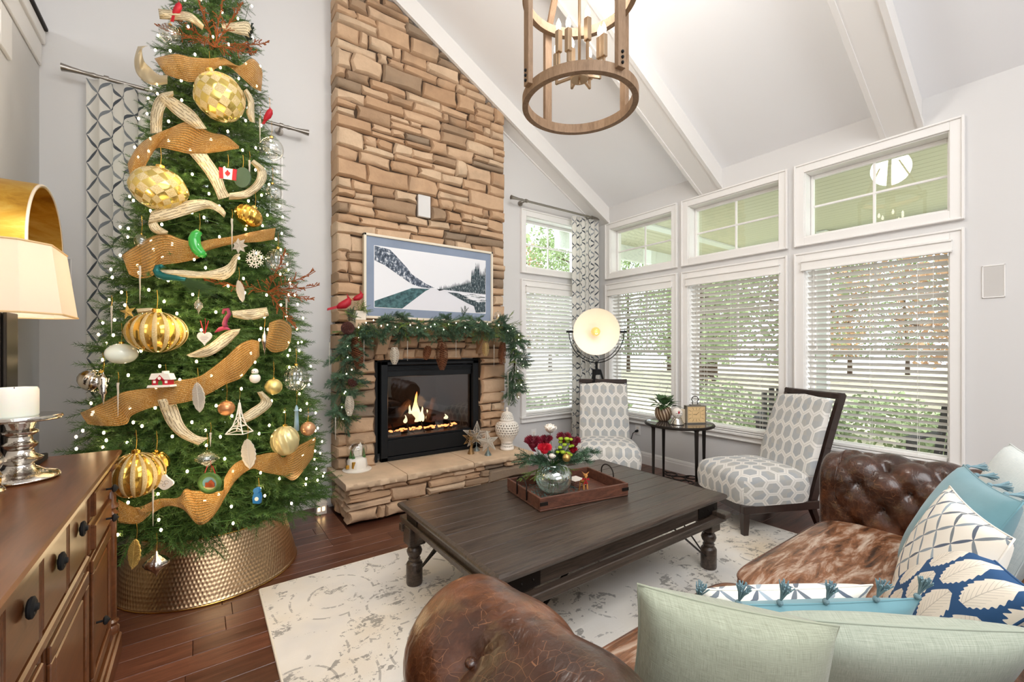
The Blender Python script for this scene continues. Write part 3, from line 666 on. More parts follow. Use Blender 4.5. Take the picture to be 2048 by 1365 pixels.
# garden trees
def tree_mesh(seed, fm):
    rr = random.Random(seed); t = MB(); H_ = 9
    t.tube([(0, 0, -.4), (rr.uniform(-.1, .1), 0, 2), (rr.uniform(-.2, .2), .1, 5), (.1, 0, H_)], lambda q: .16*(1-.7*q), 8)
    for k in range(14):
        z = 2+k*.45; a = rr.random()*6.3; L = 2.4*(1-k/20); t.tube([(0, 0, z), (math.cos(a)*L*.5, math.sin(a)*L*.5, z+.4), (math.cos(a)*L, math.sin(a)*L, z+.9)], lambda q: .045*(1-.8*q), 5)
    l = MB()
    for k in range(4200):
        z = rr.uniform(1.2, 9.5); rad = 2.6*math.sqrt(rr.random())*(1-abs(z-5)/7.5); a = rr.random()*6.3; c = Vector((math.cos(a)*rad, math.sin(a)*rad, z))
        p = Vector([rr.gauss(0, 1) for _ in range(3)]).normalized(); q = p.cross(Vector([rr.gauss(0, 1) for _ in range(3)])).normalized(); s = rr.uniform(.06, .13)
        l.add([c-p*s, c+q*s*.6, c+p*s, c-q*s*.6], [(0, 1, 2, 3)])
    return t, l
protos = []
rg = random.Random(11)
spots = []
while len(spots) < 26:
    a = R(rg.uniform(-8, 62)); d = rg.uniform(9, 30); q = (6+math.cos(a)*d, math.sin(a)*d, rg.random())
    if all(math.dist(q[:2], s[:2]) > 3.0 for s in spots): spots.append(q)
spots += [(1.0, 12, .2), (4.9, 10.2, .3), (-3.2, 14, .8), (2.2, 18, .4), (5.2, 16, .1), (-2.2, 20, .5)]
kinds = ['airy yellow-green garden tree beyond the porch', 'rust-coloured bare-ish garden tree beyond the porch']
for k, (px, py, r_) in enumerate(spots):
    kd = int(r_ > .66)
    if k == 0 or (len(protos) < 2 and kd == len(protos)):
        pass
    if len([p for p in protos if p[0] == kd]) == 0:
        t, l = tree_mesh(40+kd, kd); e = thing('garden_tree', kinds[kd], 'tree', (0, 0, 0), kinds[kd].replace('tree', 'trees'))
        obj('trunk', t, M_['bark'], e, smooth=True); f = obj('foliage', l, M_['fol2' if kd else 'fol'], e); f['kind'] = 'stuff'; protos.append((kd, e))
        e.location = (px, py, -.25); continue
    p = [p for p in protos if p[0] == kd][0][1]; e = dup(p, (px, py, -.25), rg.random()*6.28); s = rg.uniform(.8, 1.1); e.scale = (s, s, s)
def bush(px, py, s, lab):
    rr = random.Random(int(px*91+py*13)); l = MB()
    for k in range(1500):
        d = Vector([rr.gauss(0, 1) for _ in range(3)]).normalized()*s*(.6+.4*rr.random()); c = Vector((px+d.x, py+d.y, -.25+abs(d.z)*.9))
        p = Vector([rr.gauss(0, 1) for _ in range(3)]).normalized(); q = p.cross(d).normalized(); w_ = rr.uniform(.03, .07)
        l.add([c-p*w_, c+q*w_*.6, c+p*w_, c-q*w_*.6], [(0, 1, 2, 3)])
    return tag(obj('garden_shrub', l, M_['fol'], loc=(px, py, -.25)), lab, 'shrub', 'rounded shrubs beyond the porch')
for px, py, s in ((8.8, 3.5, .9), (9.2, 5.2, 1.1), (8.7, 1.2, .8), (9.5, 2.3, 1.0), (7.0, 6.8, 1.0), (5.2, 7.0, .9), (3.6, 6.6, .8), (.4, 6.4, .9), (-.6, 6.8, .9)): bush(px, py, s, 'rounded green shrub in the garden beyond the porch')
# ------------------------------------------------------------------ stone chimney
YC = 3.80; ZH = .325; CX0, CX1 = .925, 2.63
rs = random.Random(21)
def zslope(x): return zc(x)-.2-.006
def stone_mesh(x0, x1, z0, z1, y, dep, rr, left=False, right=False, yback=None):
    g = .0035; x0 += g; x1 -= g; z0 += g; z1 -= g
    pj_ = rr.uniform(-.014, .016); jit = lambda a: rr.uniform(-a, a)
    w_, h_ = x1-x0, z1-z0; jz = min(.012, h_*.10); jx = min(.014, w_*.10)
    ru = min(.016, h_*.2, w_*.2)
    yb = yback if yback is not None else y+dep
    yf = y-pj_-.006
    cs = [(x0+jit(jx)*(not left), z0+jit(jz)), ((x0+x1)/2+jit(w_*.1), z0+jit(jz)), (x1+jit(jx)*(not right), z0+jit(jz)), (x1+jit(jx)*(not right), (z0+z1)/2), (x1+jit(jx)*(not right), z1+jit(jz)), ((x0+x1)/2+jit(w_*.1), z1+jit(jz)), (x0+jit(jx)*(not left), z1+jit(jz)), (x0+jit(jx)*(not left), (z0+z1)/2)]
    cx, cz = (x0+x1)/2, (z0+z1)/2
    ins = lambda p, d: (p[0]+(d if p[0] < cx-1e-4 else -d)*(abs(p[0]-cx) > w_*.25), p[1]+(d if p[1] < cz else -d)*(abs(p[1]-cz) > h_*.25))
    vs = []
    for p in cs: vs.append(Vector((p[0], yb, p[1])))
    for p in cs: vs.append(Vector((p[0]+jit(.003), yf+ru+.006, p[1])))
    for p in cs: q = ins(p, ru); vs.append(Vector((q[0], yf+jit(.005), q[1])))
    vs.append(Vector((cx+jit(w_*.15), yf-rr.uniform(0, .008), cz+jit(h_*.15))))
    fs = []
    for l in (0, 1):
        for i in range(8): fs.append((l*8+i, l*8+(i+1) % 8, l*8+8+(i+1) % 8, l*8+8+i))
    for i in range(8): fs.append((16+i, 16+(i+1) % 8, 24))
    if left or right or yback is not None: fs.append(tuple(range(8))[::-1])
    return vs, fs
def clip(vs, fs, n, d): # keep points below the roof beam
    bm = bmesh.new(); V = [bm.verts.new(v) for v in vs]
    for f in fs: bm.faces.new([V[i] for i in f])
    r_ = bmesh.ops.bisect_plane(bm, geom=bm.verts[:]+bm.edges[:]+bm.faces[:], plane_co=d, plane_no=n, clear_outer=True)
    e = [x for x in r_['geom_cut'] if isinstance(x, bmesh.types.BMEdge)]
    if e: bmesh.ops.edgenet_fill(bm, edges=e)
    bm.verts.index_update(); o = ([v.co.copy() for v in bm.verts], [[v.index for v in f.verts] for f in bm.faces]); bm.free(); return o
chim = thing('stone_chimney', 'tall tan stacked-stone chimney rising to the sloped ceiling', 'fireplace', (1.77, D, 0))
core = MB()
def cbx(x0, x1, z0, z1, y0=YC+.03):
    core.box((x0, y0, z0), (x1, D, z1))
cbx(CX0+.03, 1.255, ZH, 1.26); cbx(2.345, CX1-.03, ZH, 1.26)
core.prism([(CX0+.03, 1.26), (CX1-.03, 1.26), (CX1-.03, zslope(CX1)-.01), (CX0+.03, zslope(CX0)-.01)], D-YC-.03, Matrix(((1, 0, 0, 0), (0, 0, 1, YC+.03), (0, 1, 0, 0), (0, 0, 0, 1))))
obj('core', core, M_['mortar'], chim)
def layout(x0, x1, z0, z1, rr, out):
    z = z0
    while z < z1-.02:
        h = rr.choice((.085, .10, .12, .14, .16)); 
        if z+h > z1-.05: h = z1-z
        x = x0
        while x < x1-.01:
            wd = rr.uniform(.16, .38) if h < .13 else rr.uniform(.2, .42)
            if x+wd > x1-.12: wd = x1-x
            t = rr.random()
            if h > .11 and t < .42: # two thin ones
                k = rr.uniform(.38, .62); out.append((x, x+wd, z, z+h*k))
                if wd > .26 and rr.random() < .6: s = rr.uniform(.35, .65); out += [(x, x+wd*s, z+h*k, z+h), (x+wd*s, x+wd, z+h*k, z+h)]
                else: out.append((x, x+wd, z+h*k, z+h))
            elif t < .52 and wd > .24: s = rr.uniform(.25, .4); out += [(x, x+wd*s, z, z+h), (x+wd*s, x+wd, z, z+h)]
            else: out.append((x, x+wd, z, z+h))
            x += wd
        z += h
cells = []
layout(CX0, 1.25, ZH, 1.25, rs, cells); layout(2.35, CX1, ZH, 1.25, rs, cells)
# courses above the firebox, leaving the little flush plate free
layout(CX0, CX1, 1.25, 2.585, rs, cells)
layout(CX0, 1.645, 2.585, 2.80, rs, cells); layout(1.78, CX1, 2.585, 2.80, rs, cells)
layout(CX0, CX1, 2.80, 4.92, rs, cells)
nrm = Vector((SL, 0, 1)).normalized()
cells = [c for c in cells if c[2] < zslope(c[0])-.01]
cells.sort(key=lambda c: c[2]); many = MB()
for i, (x0, x1, z0, z1) in enumerate(cells):
    le, ri = abs(x0-CX0) < .001, abs(x1-CX1) < .001
    vs, fs = stone_mesh(x0-(rs.uniform(0, .012) if le else 0), x1+(rs.uniform(0, .012) if ri else 0), z0, z1, YC, .06, rs, le, ri, D-.001 if (le or ri) else None)
    if z1 > zslope(x1)-.02: vs, fs = clip(vs, fs, nrm, Vector((W, 0, zslope(W))))
    if not fs: continue
    if i < 296: obj('stone', MB().add(vs, fs), M_['stone'], chim, loc=((x0+x1)/2, YC, (z0+z1)/2), smooth=True, autos=42)
    else: many.add(vs, fs)
if many.f: obj('upper_stones', many, M_['stone'], chim, smooth=True, autos=42)['kind'] = 'stuff'
tag(obj('wall_plate', MB().bbox((1.65, YC-.006, 2.59), (1.775, YC+.03, 2.795), .004), M_['wall']), 'small blank beige plate set in the chimney above the picture', 'plate')
# ------------------------------------------------------------------ hearth
hx0, hx1, hy = .915, 2.66, 3.41
he = thing('stone_hearth', 'raised stone hearth with pale slab top below the fire', 'hearth', (1.79, D, 0))
obj('core', MB().box((hx0+.04, hy+.04, 0), (hx1-.04, D-.01, ZH-.055)), M_['mortar'], he)
cells = []; rs2 = random.Random(4); layout(hx0, hx1, .0, ZH-.055, rs2, cells)
for x0, x1, z0, z1 in cells:
    vs, fs = stone_mesh(x0, x1, z0, z1, hy, .10, rs2, yback=hy+.12 if abs(x0-hx0) < .01 or abs(x1-hx1) < .01 else None)
    obj('stone', MB().add(vs, fs), M_['stone'], he, loc=((x0+x1)/2, hy, (z0+z1)/2), smooth=True, autos=42)
for side, xs in ((-1, hx0), (1, hx1)):
    cells = []; layout(hy+.10, D-.005, 0, ZH-.055, rs2, cells)
    for a, b, z0, z1 in cells:
        vs, fs = stone_mesh(a, b, z0, z1, 0, .06, rs2)
        vs = [Vector((xs+side*(-v.y)*1.0, v.x, v.z)) for v in vs]
        obj('stone', MB().add(vs, [f[::-1] if side > 0 else f for f in fs]), M_['stone'], he, loc=(xs, (a+b)/2, (z0+z1)/2), smooth=True, autos=42)
for a, b in ((hx0-.028, 1.37), (1.376, 2.0), (2.006, hx1+.028)):
    def edge(u, v): return noise.noise(Vector((u*23, v*9, a)))*.006
    m = MB(); nx = 16; y0 = hy-.04
    rows = []
    prof = [(D-.002, ZH), (y0+.02, ZH), (y0+.004, ZH-.006), (y0, ZH-.02), (y0+.004, ZH-.045), (y0+.02, ZH-.056), (D-.002, ZH-.056)]
    m.grid(lambda u, v: Vector((a+(b-a)*u, prof[round(v*6)][0]+(noise.noise(Vector((u*(b-a)*22+a*9, v*20, 3)))*.014 if 1 < round(v*6) < 6 else 0), prof[round(v*6)][1]+(noise.noise(Vector((u*(b-a)*18+a*9, v*20, 7)))*.008 if round(v*6) in (3, 4, 5) else 0))), nx*2, 6)
    for xx in (a, b): m.add([(xx, p[0], p[1]) for p in prof], [tuple(range(7)) if xx == b else tuple(range(7))[::-1]])
    obj('hearth_slab', m, M_['slab'], he, smooth=True, autos=50)
# ------------------------------------------------------------------ firebox
fb = thing('gas_fireplace', 'black gas fireplace insert with a burning flame behind glass', 'fireplace', (1.80, 3.9, ZH))
bx0, bx1, bz0, bz1, fy = 1.257, 2.343, ZH+.003, 1.245, 3.865
m = MB(); m.bbox((bx0, fy, bz0), (bx0+.035, D+.1, bz1), .003); m.bbox((bx1-.01, fy, bz0), (bx1, D+.1, bz1), .003); m.bbox((bx0, fy, bz1-.015), (bx1, D+.1, bz1), .003); obj('surround', m, M_['blackm'], fb)
m = MB(); x0, x1 = 1.315, 2.335
for a, b, c, d in ((x0, x0+.065, bz0, bz1-.015), (x1-.065, x1, bz0, bz1-.015), (x0, x1, bz1-.045, bz1-.015), (x0, x1, bz0, bz0+.035)): m.bbox((a, fy-.02, c), (b, fy+.02, d), .004)
obj('face_frame', m, M_['black'], fb)
m = MB(); m.bbox((x0+.065, fy+.015, bz1-.155), (x1-.065, fy+.05, bz1-.05), .004); m.bbox((x0+.065, fy-.0, bz1-.075), (x1-.065, fy+.03, bz1-.06), .003); m.bbox((x0+.065, fy-.0, bz1-.10), (x1-.065, fy+.02, bz1-.088), .003); obj('hood_louvre', m, M_['black'], fb)
m = MB(); m.bbox((x0+.065, fy-.005, bz0+.038), (x1-.065, fy+.02, bz0+.185), .004); m.bbox((x0+.065, fy+.015, bz0+.185), (x1-.065, fy+.04, bz0+.205), .003); obj('lower_panel', m, M_['black'], fb)
gz0, gz1 = bz0+.205, bz1-.155
m = MB(); m.box((x0+.065, fy+.035, gz0), (x1-.065, fy+.038, gz1)); obj('glass', m, M_['fglass'], fb)
m = MB(); X0, X1, Y0, Y1 = x0+.065, x1-.065, fy+.05, fy+.52
m.add([(X0, Y0, gz0), (X1, Y0, gz0), (X1-.16, Y1, gz0), (X0+.16, Y1, gz0), (X0, Y0, gz1+.02), (X1, Y0, gz1+.02), (X1-.16, Y1, gz1-.05), (X0+.16, Y1, gz1-.05)], [(0, 1, 2, 3), (0, 3, 7, 4), (3, 2, 6, 7), (2, 1, 5, 6), (4, 7, 6, 5)])
obj('firebox_liner', m, plain('liner', '#2A2421', .8, bmp=.2, bscale=30), fb)
cx = 1.80; lg = plain('charred_log', '#4A3426', .95, bmp=.9, bscale=25, var=.5)
for p, q, r_ in (((1.42, 4.10, gz0+.10), (1.78, 4.12, gz0+.13), .062), ((1.50, 4.02, gz0+.16), (1.72, 4.20, gz0+.27), .05), ((1.88, 4.18, gz0+.11), (2.20, 4.08, gz0+.12), .06), ((1.86, 4.02, gz0+.10), (1.98, 4.14, gz0+.30), .035), ((1.72, 4.20, gz0+.12), (2.04, 4.24, gz0+.20), .05)):
    m = MB(); pts = [Vector(p).lerp(Vector(q), t/6)+Vector((0, 0, noise.noise(Vector((t, p[0]*9, 0)))*.02)) for t in range(7)]; m.tube(pts, lambda t: r_*(.9+.15*math.sin(t*9)), 10); obj('log', m, lg, fb, smooth=True)
m = MB(); m.bbox((1.40, 4.0, gz0), (2.2, 4.05, gz0+.02), .003)
for k in range(5): xx = 1.48+k*.15; m.beam((xx, 3.96, gz0), (xx, 4.02, gz0+.10), .012); m.beam((xx, 3.97, gz0+.03), (xx, 4.25, gz0+.03), .012)
obj('grate', m, M_['blackm'], fb)
m = MB(); [m.box(a, b) for a, b in (((1.2, D+.19, .27), (2.4, D+.55, .31)), ((1.2, D+.19, 1.27), (2.4, D+.55, 1.31)), ((1.2, D+.19, .31), (1.24, D+.55, 1.27)), ((2.36, D+.19, .31), (2.4, D+.55, 1.27)), ((1.2, D+.51, .31), (2.4, D+.55, 1.27)))]  # unseen box added behind the firebox to block stray outdoor light
obj('light_block_shell', m, M_['blackm'], fb)
em = MB(); re = random.Random(5)
for k in range(90):
    xx = re.uniform(1.46, 2.16); em.sph((xx, re.uniform(3.97, 4.06), gz0+.028+re.random()*.015), re.uniform(.006, .014), 6, 4, (1.6, 1, .6))
o = obj('ember', em, plain('ember_glow', (1, .35, .1), .9, emit=5, ecol=(1, .32, .10)), fb); o['kind'] = 'stuff'
m, nt, b = newmat('flame'); v = coord(nt, 'Object'); _x, _y, _z = sep(nt, v)
b.inputs['Base Color'].default_value = (0, 0, 0, 1)
nz = tnoise(nt, v, 8, 3); put(nt, ramp(nt, nz*.3+((_z)*2.4), [(.55, (1, .80, .42)), (.9, (1, .50, .12)), (1, (.9, .25, .05))]), b.inputs['Emission Color']); b.inputs['Emission Strength'].default_value = 4.5
b.inputs['Alpha'].default_value = .8; M_['flame'] = m
for (fx, fyy, h, wd) in ((1.75, 4.08, .30, .055), (1.70, 4.10, .17, .045), (1.80, 4.06, .15, .04), (1.89, 4.10, .11, .035), (1.63, 4.06, .08, .025), (2.07, 4.06, .05, .03)):
    m = MB(); k0 = 9
    m.grid(lambda u, t: Vector((fx+math.cos(u*2*math.pi)*wd*(math.sin(min(1, t*1.25+.22)*math.pi*.86)**1.2 if t < .97 else .02)*(1-t*.55)+math.sin(t*5+fx*30)*.012*t, fyy+math.sin(u*2*math.pi)*wd*.6*(1-t)**.6, gz0+.09+h*t)), 10, k0, closed_u=True)
    obj('flame', m, M_['flame'], fb, smooth=True, loc=(fx, fyy, gz0+.02))
pl = bpy.data.lights.new('fire_glow', 'POINT'); pl.energy = 5; pl.color = (1, .5, .2); pl.shadow_soft_size = .06
po = bpy.data.objects.new('fire_glow', pl); C.objects.link(po); po.location = (1.76, 4.0, gz0+.30)
# ------------------------------------------------------------------ mantel
mt = thing('mantel_shelf', 'rough stone mantel shelf on corbels above the fire', 'mantel', (1.77, YC, 1.5))
m = MB(); prof = [(YC+.02, 1.585), (3.60, 1.585), (3.585, 1.575), (3.59, 1.545), (3.60, 1.515), (YC+.02, 1.515)]
m.grid(lambda u, v: Vector((1.02+1.5*u, prof[round(v*5)][0]+(noise.noise(Vector((u*30, v*9, 5)))*.01 if 0 < round(v*5) < 5 else 0), prof[round(v*5)][1]+(noise.noise(Vector((u*26, v*9, 2)))*.008 if round(v*5) in (2, 3) else 0))), 40, 5)
for xx in (1.02, 2.52): m.add([(xx, p[0], p[1]) for p in prof], [tuple(range(6)) if xx > 2 else tuple(range(6))[::-1]])
obj('shelf', m, M_['slab'], mt, smooth=True, autos=50)
for xx in (1.24, 2.27): obj('corbel', MB().prism([(YC+.02, 1.515), (3.63, 1.515), (3.63, 1.46), (3.70, 1.38), (YC-.03, 1.30), (YC+.02, 1.30)], .10, Matrix(((0, 0, 1, xx), (1, 0, 0, 0), (0, 1, 0, 0), (0, 0, 0, 1)))), M_['stone'], mt, bevel=.006)
# ------------------------------------------------------------------ framed picture
fr = thing('framed_picture', 'pale wood framed winter lake photograph with a grey-blue mat', 'picture', (1.785, 3.76, 1.6))
ax0, ax1, az0, az1, ay = 1.131, 2.445, 1.612, 2.345, 3.735
m = MB()
for a, b, c, d in ((ax0, ax1, az0, az0+.022), (ax0, ax1, az1-.022, az1), (ax0, ax0+.022, az0, az1), (ax1-.022, ax1, az0, az1)): m.bbox((a, ay, c), (b, ay+.05, d), .003)
m.box((ax0+.01, ay+.03, az0+.01), (ax1-.01, ay+.05, az1-.01))
obj('frame', m, plain('pale_wood', '#EADFCB', .5, bmp=.1), fr)
obj('mat_board', MB().box((ax0+.02, ay+.016, az0+.02), (ax1-.02, ay+.03, az1-.02)), plain('grey_blue_mat', '#8B98AD', .8, var=.08), fr)
px0, px1, pz0, pz1 = ax0+.095, ax1-.085, az0+.10, az1-.10
pm = [plain('pic_snow', '#EDEEF2', .6), plain('pic_rock', '#3E4B5C', .7), plain('pic_tree', '#2F3F46', .7), plain('pic_water', '#E4E4EA', .6), plain('pic_teal', '#2C5458', .6), plain('pic_white', '#F7F7F8', .6)]
def rock():
    m, nt, b = newmat('pic_rock_snow'); n = tnoise(nt, coord(nt, 'Object', (30, 1, 20)), 1.2, 8, .75); put(nt, ramp(nt, n, [(.42, hexc('#2B3644')), (.52, hexc('#5F6C7E')), (.60, hexc('#E8ECF2'))]), b.inputs['Base Color']); b.inputs['Roughness'].default_value = .7; return m
def treesp():
    m, nt, b = newmat('pic_pines'); n = tnoise(nt, coord(nt, 'Object', (110, 1, 30)), 1, 6, .7); put(nt, ramp(nt, n, [(.45, hexc('#24333A')), (.56, hexc('#4E6168')), (.64, hexc('#E9EDF0'))]), b.inputs['Base Color']); b.inputs['Roughness'].default_value = .7; return m
def tealr():
    m, nt, b = newmat('pic_reflection'); n = tnoise(nt, coord(nt, 'Object', (20, 1, 26)), 1, 6, .7); put(nt, ramp(nt, n, [(.4, hexc('#1D4246')), (.6, hexc('#4F787C'))]), b.inputs['Base Color']); b.inputs['Roughness'].default_value = .6; return m
pm[1], pm[2], pm[4] = rock(), treesp(), tealr()
m = MB(); lay = [0]
def poly(pts, mi):
    lay[0] += 1; y = ay+.0155-.0002*lay[0]; m.add([(px0+(px1-px0)*p, y, pz0+(pz1-pz0)*q) for p, q in pts], [tuple(range(len(pts)))], mi=mi)
m.box((px0-.004, ay+.0156, pz0-.004), (px1+.004, ay+.0159, pz1+.004), 5)
poly([(0, 0), (1, 0), (1, 1), (0, 1)], 0)
poly([(0, 0), (1, 0), (1, .36), (.55, .385), (.35, .38), (0, .0)], 3)
poly([(0, .0), (.22, .0), (.42, .33), (.46, .375), (.30, .36), (.14, .22), (0, .10)], 4)
poly([(0, 1), (.12, .97), (.17, .88), (.22, .78), (.26, .70), (.30, .60), (.36, .53), (.42, .46), (.50, .40), (.46, .385), (.38, .39), (.30, .43), (.24, .50), (.16, .60), (.08, .70), (0, .76)], 1)
rp = random.Random(2); top = [(1, .90)]; x = 1.0
while x > .55:
    h = .40+max(0, (x-.55))*.62 if x < .86 else (.80 if x < .90 or x > .94 else .92)
    x -= .006; top.append((x, h+rp.random()*.05)); x -= .006; top.append((x, h-.05-(.06 if x > .86 else 0)))
poly([(1, .36)]+top+[(.52, .385)], 2)
poly([(.62, .345), (1, .33), (1, .02), (.9, .0), (.88, .12), (.8, .18), (.72, .25)], 2)
poly([(.72, .345), (1, .345), (1, .22), (.92, .20), (.85, .24), (.78, .30)], 0)
for k in range(26): a, b = rp.uniform(.76, .97), rp.uniform(.22, .34); poly([(a, b), (a+rp.uniform(.03, .07), b-rp.uniform(-.01, .03)), (a+.05, b-.012), (a, b-.008)], 2 if k % 2 else 5)
obj('print', m, pm, fr)
# ------------------------------------------------------------------ Christmas tree
TC = Vector((.06, 3.24, 0))
def TR(z): return max(.04, .72-.147*z) if z < 3.9 else max(.03, .147-(z-3.9)*.12)
def tp(u, v, off=0.0): # photo pixel -> point on the tree's cone surface
    q = ray(u, v); e = Vector((0, 0, 1.35)); A, B = .72+off, .147
    # |p-TC|xy = A - B z
    px, py = e.x-TC.x, e.y-TC.y; k = A-B*1.35
    a = q.x**2+q.y**2-(B*q.z)**2; b = 2*(px*q.x+py*q.y+k*B*q.z); c = px*px+py*py-k*k
    ds = b*b-4*a*c
    t = (-b-math.sqrt(ds))/(2*a) if ds > 0 else -b/(2*a)
    return e+q*t
def twig(m, p, d, L, rr, n=46, nl=.030, w_=.0022):
    d = Vector(d).normalized(); u = Vector((0, 0, 1)) if abs(d.z) < .9 else Vector((1, 0, 0)); a = d.cross(u).normalized(); b = a.cross(d)
    p = Vector(p); m.add([p+a*.002, p-a*.002, p+d*L], [(0, 1, 2)], mi=1)
    for k in range(n):
        t = (k+.5)/n; th = k*2.4+rr.random(); o = (a*math.cos(th)+b*math.sin(th)); q = p+d*L*t
        ln = nl*(1-.45*t*t)*rr.uniform(.8, 1.15); tip = q+(o*.80+d*.62).normalized()*ln; s = d.cross(o)*w_*.5
        m.add([q-s, q+s, tip], [(0, 1, 2)])
def spray(seed, L=.34, nt_=10, nl=.032, n=50, droop=.15, w_=.0034):
    rr = random.Random(seed); m = MB(); twig(m, (0, 0, 0), (1, 0, -droop*.5), L, rr, int(n*1.8), nl, w_)
    for k in range(nt_):
        t = .12+.78*k/nt_; sd = 1 if k % 2 else -1; an = rr.uniform(.5, .85); el = rr.uniform(-.35, .4)
        l = L*(.52-.28*t)*rr.uniform(.85, 1.2); twig(m, (L*t, 0, -droop*.5*L*t), (math.cos(an), sd*math.sin(an), el-droop), l, rr, int(n*.8), nl, w_)
    return m
def spray_mesh(name, seed, mat_, **k):
    m = spray(seed, **k); me = bpy.data.meshes.new(name); me.from_pydata([tuple(v) for v in m.v], [], m.f); me.materials.append(mat_); me.materials.append(M_['bark'])
    me.polygons.foreach_set('material_index', m.mi); return me, m
SP = [spray_mesh('branch', 100+k, M_['needle']) for k in range(5)]
def place_M(p, d, roll=0, s=1):
    d = Vector(d).normalized(); x = d; z = Vector((0, 0, 1)); z = (z-x*z.dot(x)).normalized(); y = z.cross(x)
    m = Matrix((x, y, z)).transposed().to_4x4(); return Matrix.Translation(p)@m@Matrix.Rotation(roll, 4, 'X')@Matrix.Scale(s, 4)
tree = thing('christmas_tree', 'tall lit green Christmas tree crowded with gold ribbons and ornaments', 'Christmas tree', TC)
m = MB(); m.cyl((TC.x, TC.y, .03), (TC.x, TC.y, 4.3), .035, .01, 10); obj('trunk', m, M_['bark'], tree, smooth=True)
m = MB()
for k in range(3): a = k*2.1; m.beam((TC.x, TC.y, .16), (TC.x+.3*math.cos(a), TC.y+.3*math.sin(a), .02), .03)
m.cyl((TC.x, TC.y, .02), (TC.x, TC.y, .3), .05, n=12); obj('stand', m, M_['green'], tree)
rt = random.Random(9); camdir = Vector((TC.x, TC.y, 0)).normalized(); cnt = 0; NB = 298
inner = []
for k in range(1900):
    z = 4.3-3.92*((k+.5)/1900)**.62; th = k*2.39996+rt.uniform(-.1, .1); o = Vector((math.cos(th), math.sin(th), 0)); face = -o.dot(camdir)
    r0 = TR(z)
    out = face > -.05 and k % 3 == 0
    L = .34; s = min(1.15, max(.5, r0*2.1)); tip = r0*(rt.uniform(.92, 1.06) if k % 2 == 0 else rt.uniform(.70, .9))
    d = (o+Vector((0, 0, rt.uniform(-.30, .12)))+o.cross(Vector((0, 0, 1)))*rt.uniform(-.35, .35)).normalized()
    p = Vector((0, 0, z))+o*max(.0, tip-L*s*.93)+Vector((0, 0, .03))
    if (TC.x+o.x*tip) < XL+.06 or (TC.y+o.y*tip) > D-.22: p -= o*.12
    M = place_M(p, d, rt.uniform(-.5, .5), s)
    if out and cnt < NB: shared('branch', SP[k % 5][0], tree, M); cnt += 1
    else: inner.append((k % 5, M))
V = []; Fc = []; off = 0
for k, M in inner:
    vv = np.array([tuple(v) for v in SP[k][1].v]); A = np.array(M); V.append(vv@A[:3, :3].T+A[:3, 3]); Fc.append(np.array(SP[k][1].f)+off); off += len(vv)
V = np.concatenate(V); Fc = np.concatenate(Fc)
def bigmesh(name, V, F, mats):
    me = bpy.data.meshes.new(name); me.vertices.add(len(V)); me.vertices.foreach_set('co', V.astype(np.float32).ravel())
    me.loops.add(len(F)*3); me.loops.foreach_set('vertex_index', F.astype(np.int32).ravel()); me.polygons.add(len(F))
    me.polygons.foreach_set('loop_start', np.arange(0, len(F)*3, 3, dtype=np.int32)); 
    for q in mats: me.materials.append(q)
    me.update(calc_edges=True); return me
me = bigmesh('inner_foliage', V, Fc, [M_['needle']]); o = bpy.data.objects.new('inner_foliage', me); C.objects.link(o); o.parent = tree; o['kind'] = 'stuff'
# lights on the tree
def dome(name, r, mat_, n=8, m_=5):
    m = MB(); m.sph((0, 0, 0), r, n, m_, (1, 1, 1.5)); me = bpy.data.meshes.new(name); me.from_pydata([tuple(v) for v in m.v], [], m.f); me.materials.append(mat_); me.shade_smooth(); return me
bulb_me = dome('bulb', .0055, M_['bulb']); bulb_sm = dome('bulb', .0034, M_['bulb2'])
ls = thing('light_string', 'string of warm white fairy lights wound round the Christmas tree', 'fairy lights', TC)
pts = []
for k in range(560):
    t = (k+.5)/560; z = 4.1-3.62*math.sqrt(t); th = k*.43+rt.uniform(-.1, .1); r_ = TR(z)*rt.uniform(.93, 1.03); pts.append(Vector((TC.x+r_*math.cos(th), TC.y+r_*math.sin(th), z+rt.uniform(-.04, .04))))
vis = [p for p in pts if (Vector((p.x-TC.x, p.y-TC.y, 0)).normalized().dot(camdir)) < -.12][::1][:262]
m = MB(); m.tube([p-Vector((p.x-TC.x, p.y-TC.y, 0))*.08 for p in pts[::2]], .0016, 4); obj('wire', m, M_['green'], ls)
for p in vis: shared('bulb', bulb_me, ls, Matrix.Translation(p-TC))
for z, e in ((.7, 5), (1.5, 5), (2.3, 4), (3.1, 3)):
    p = TC-camdir*(TR(z)+.10)
    d = bpy.data.lights.new('tree_light', 'POINT'); d.energy = e*.9; d.color = (1, .74, .42); d.shadow_soft_size = .25; o = bpy.data.objects.new('tree_light', d); C.objects.link(o); o.location = (p.x, p.y, z)
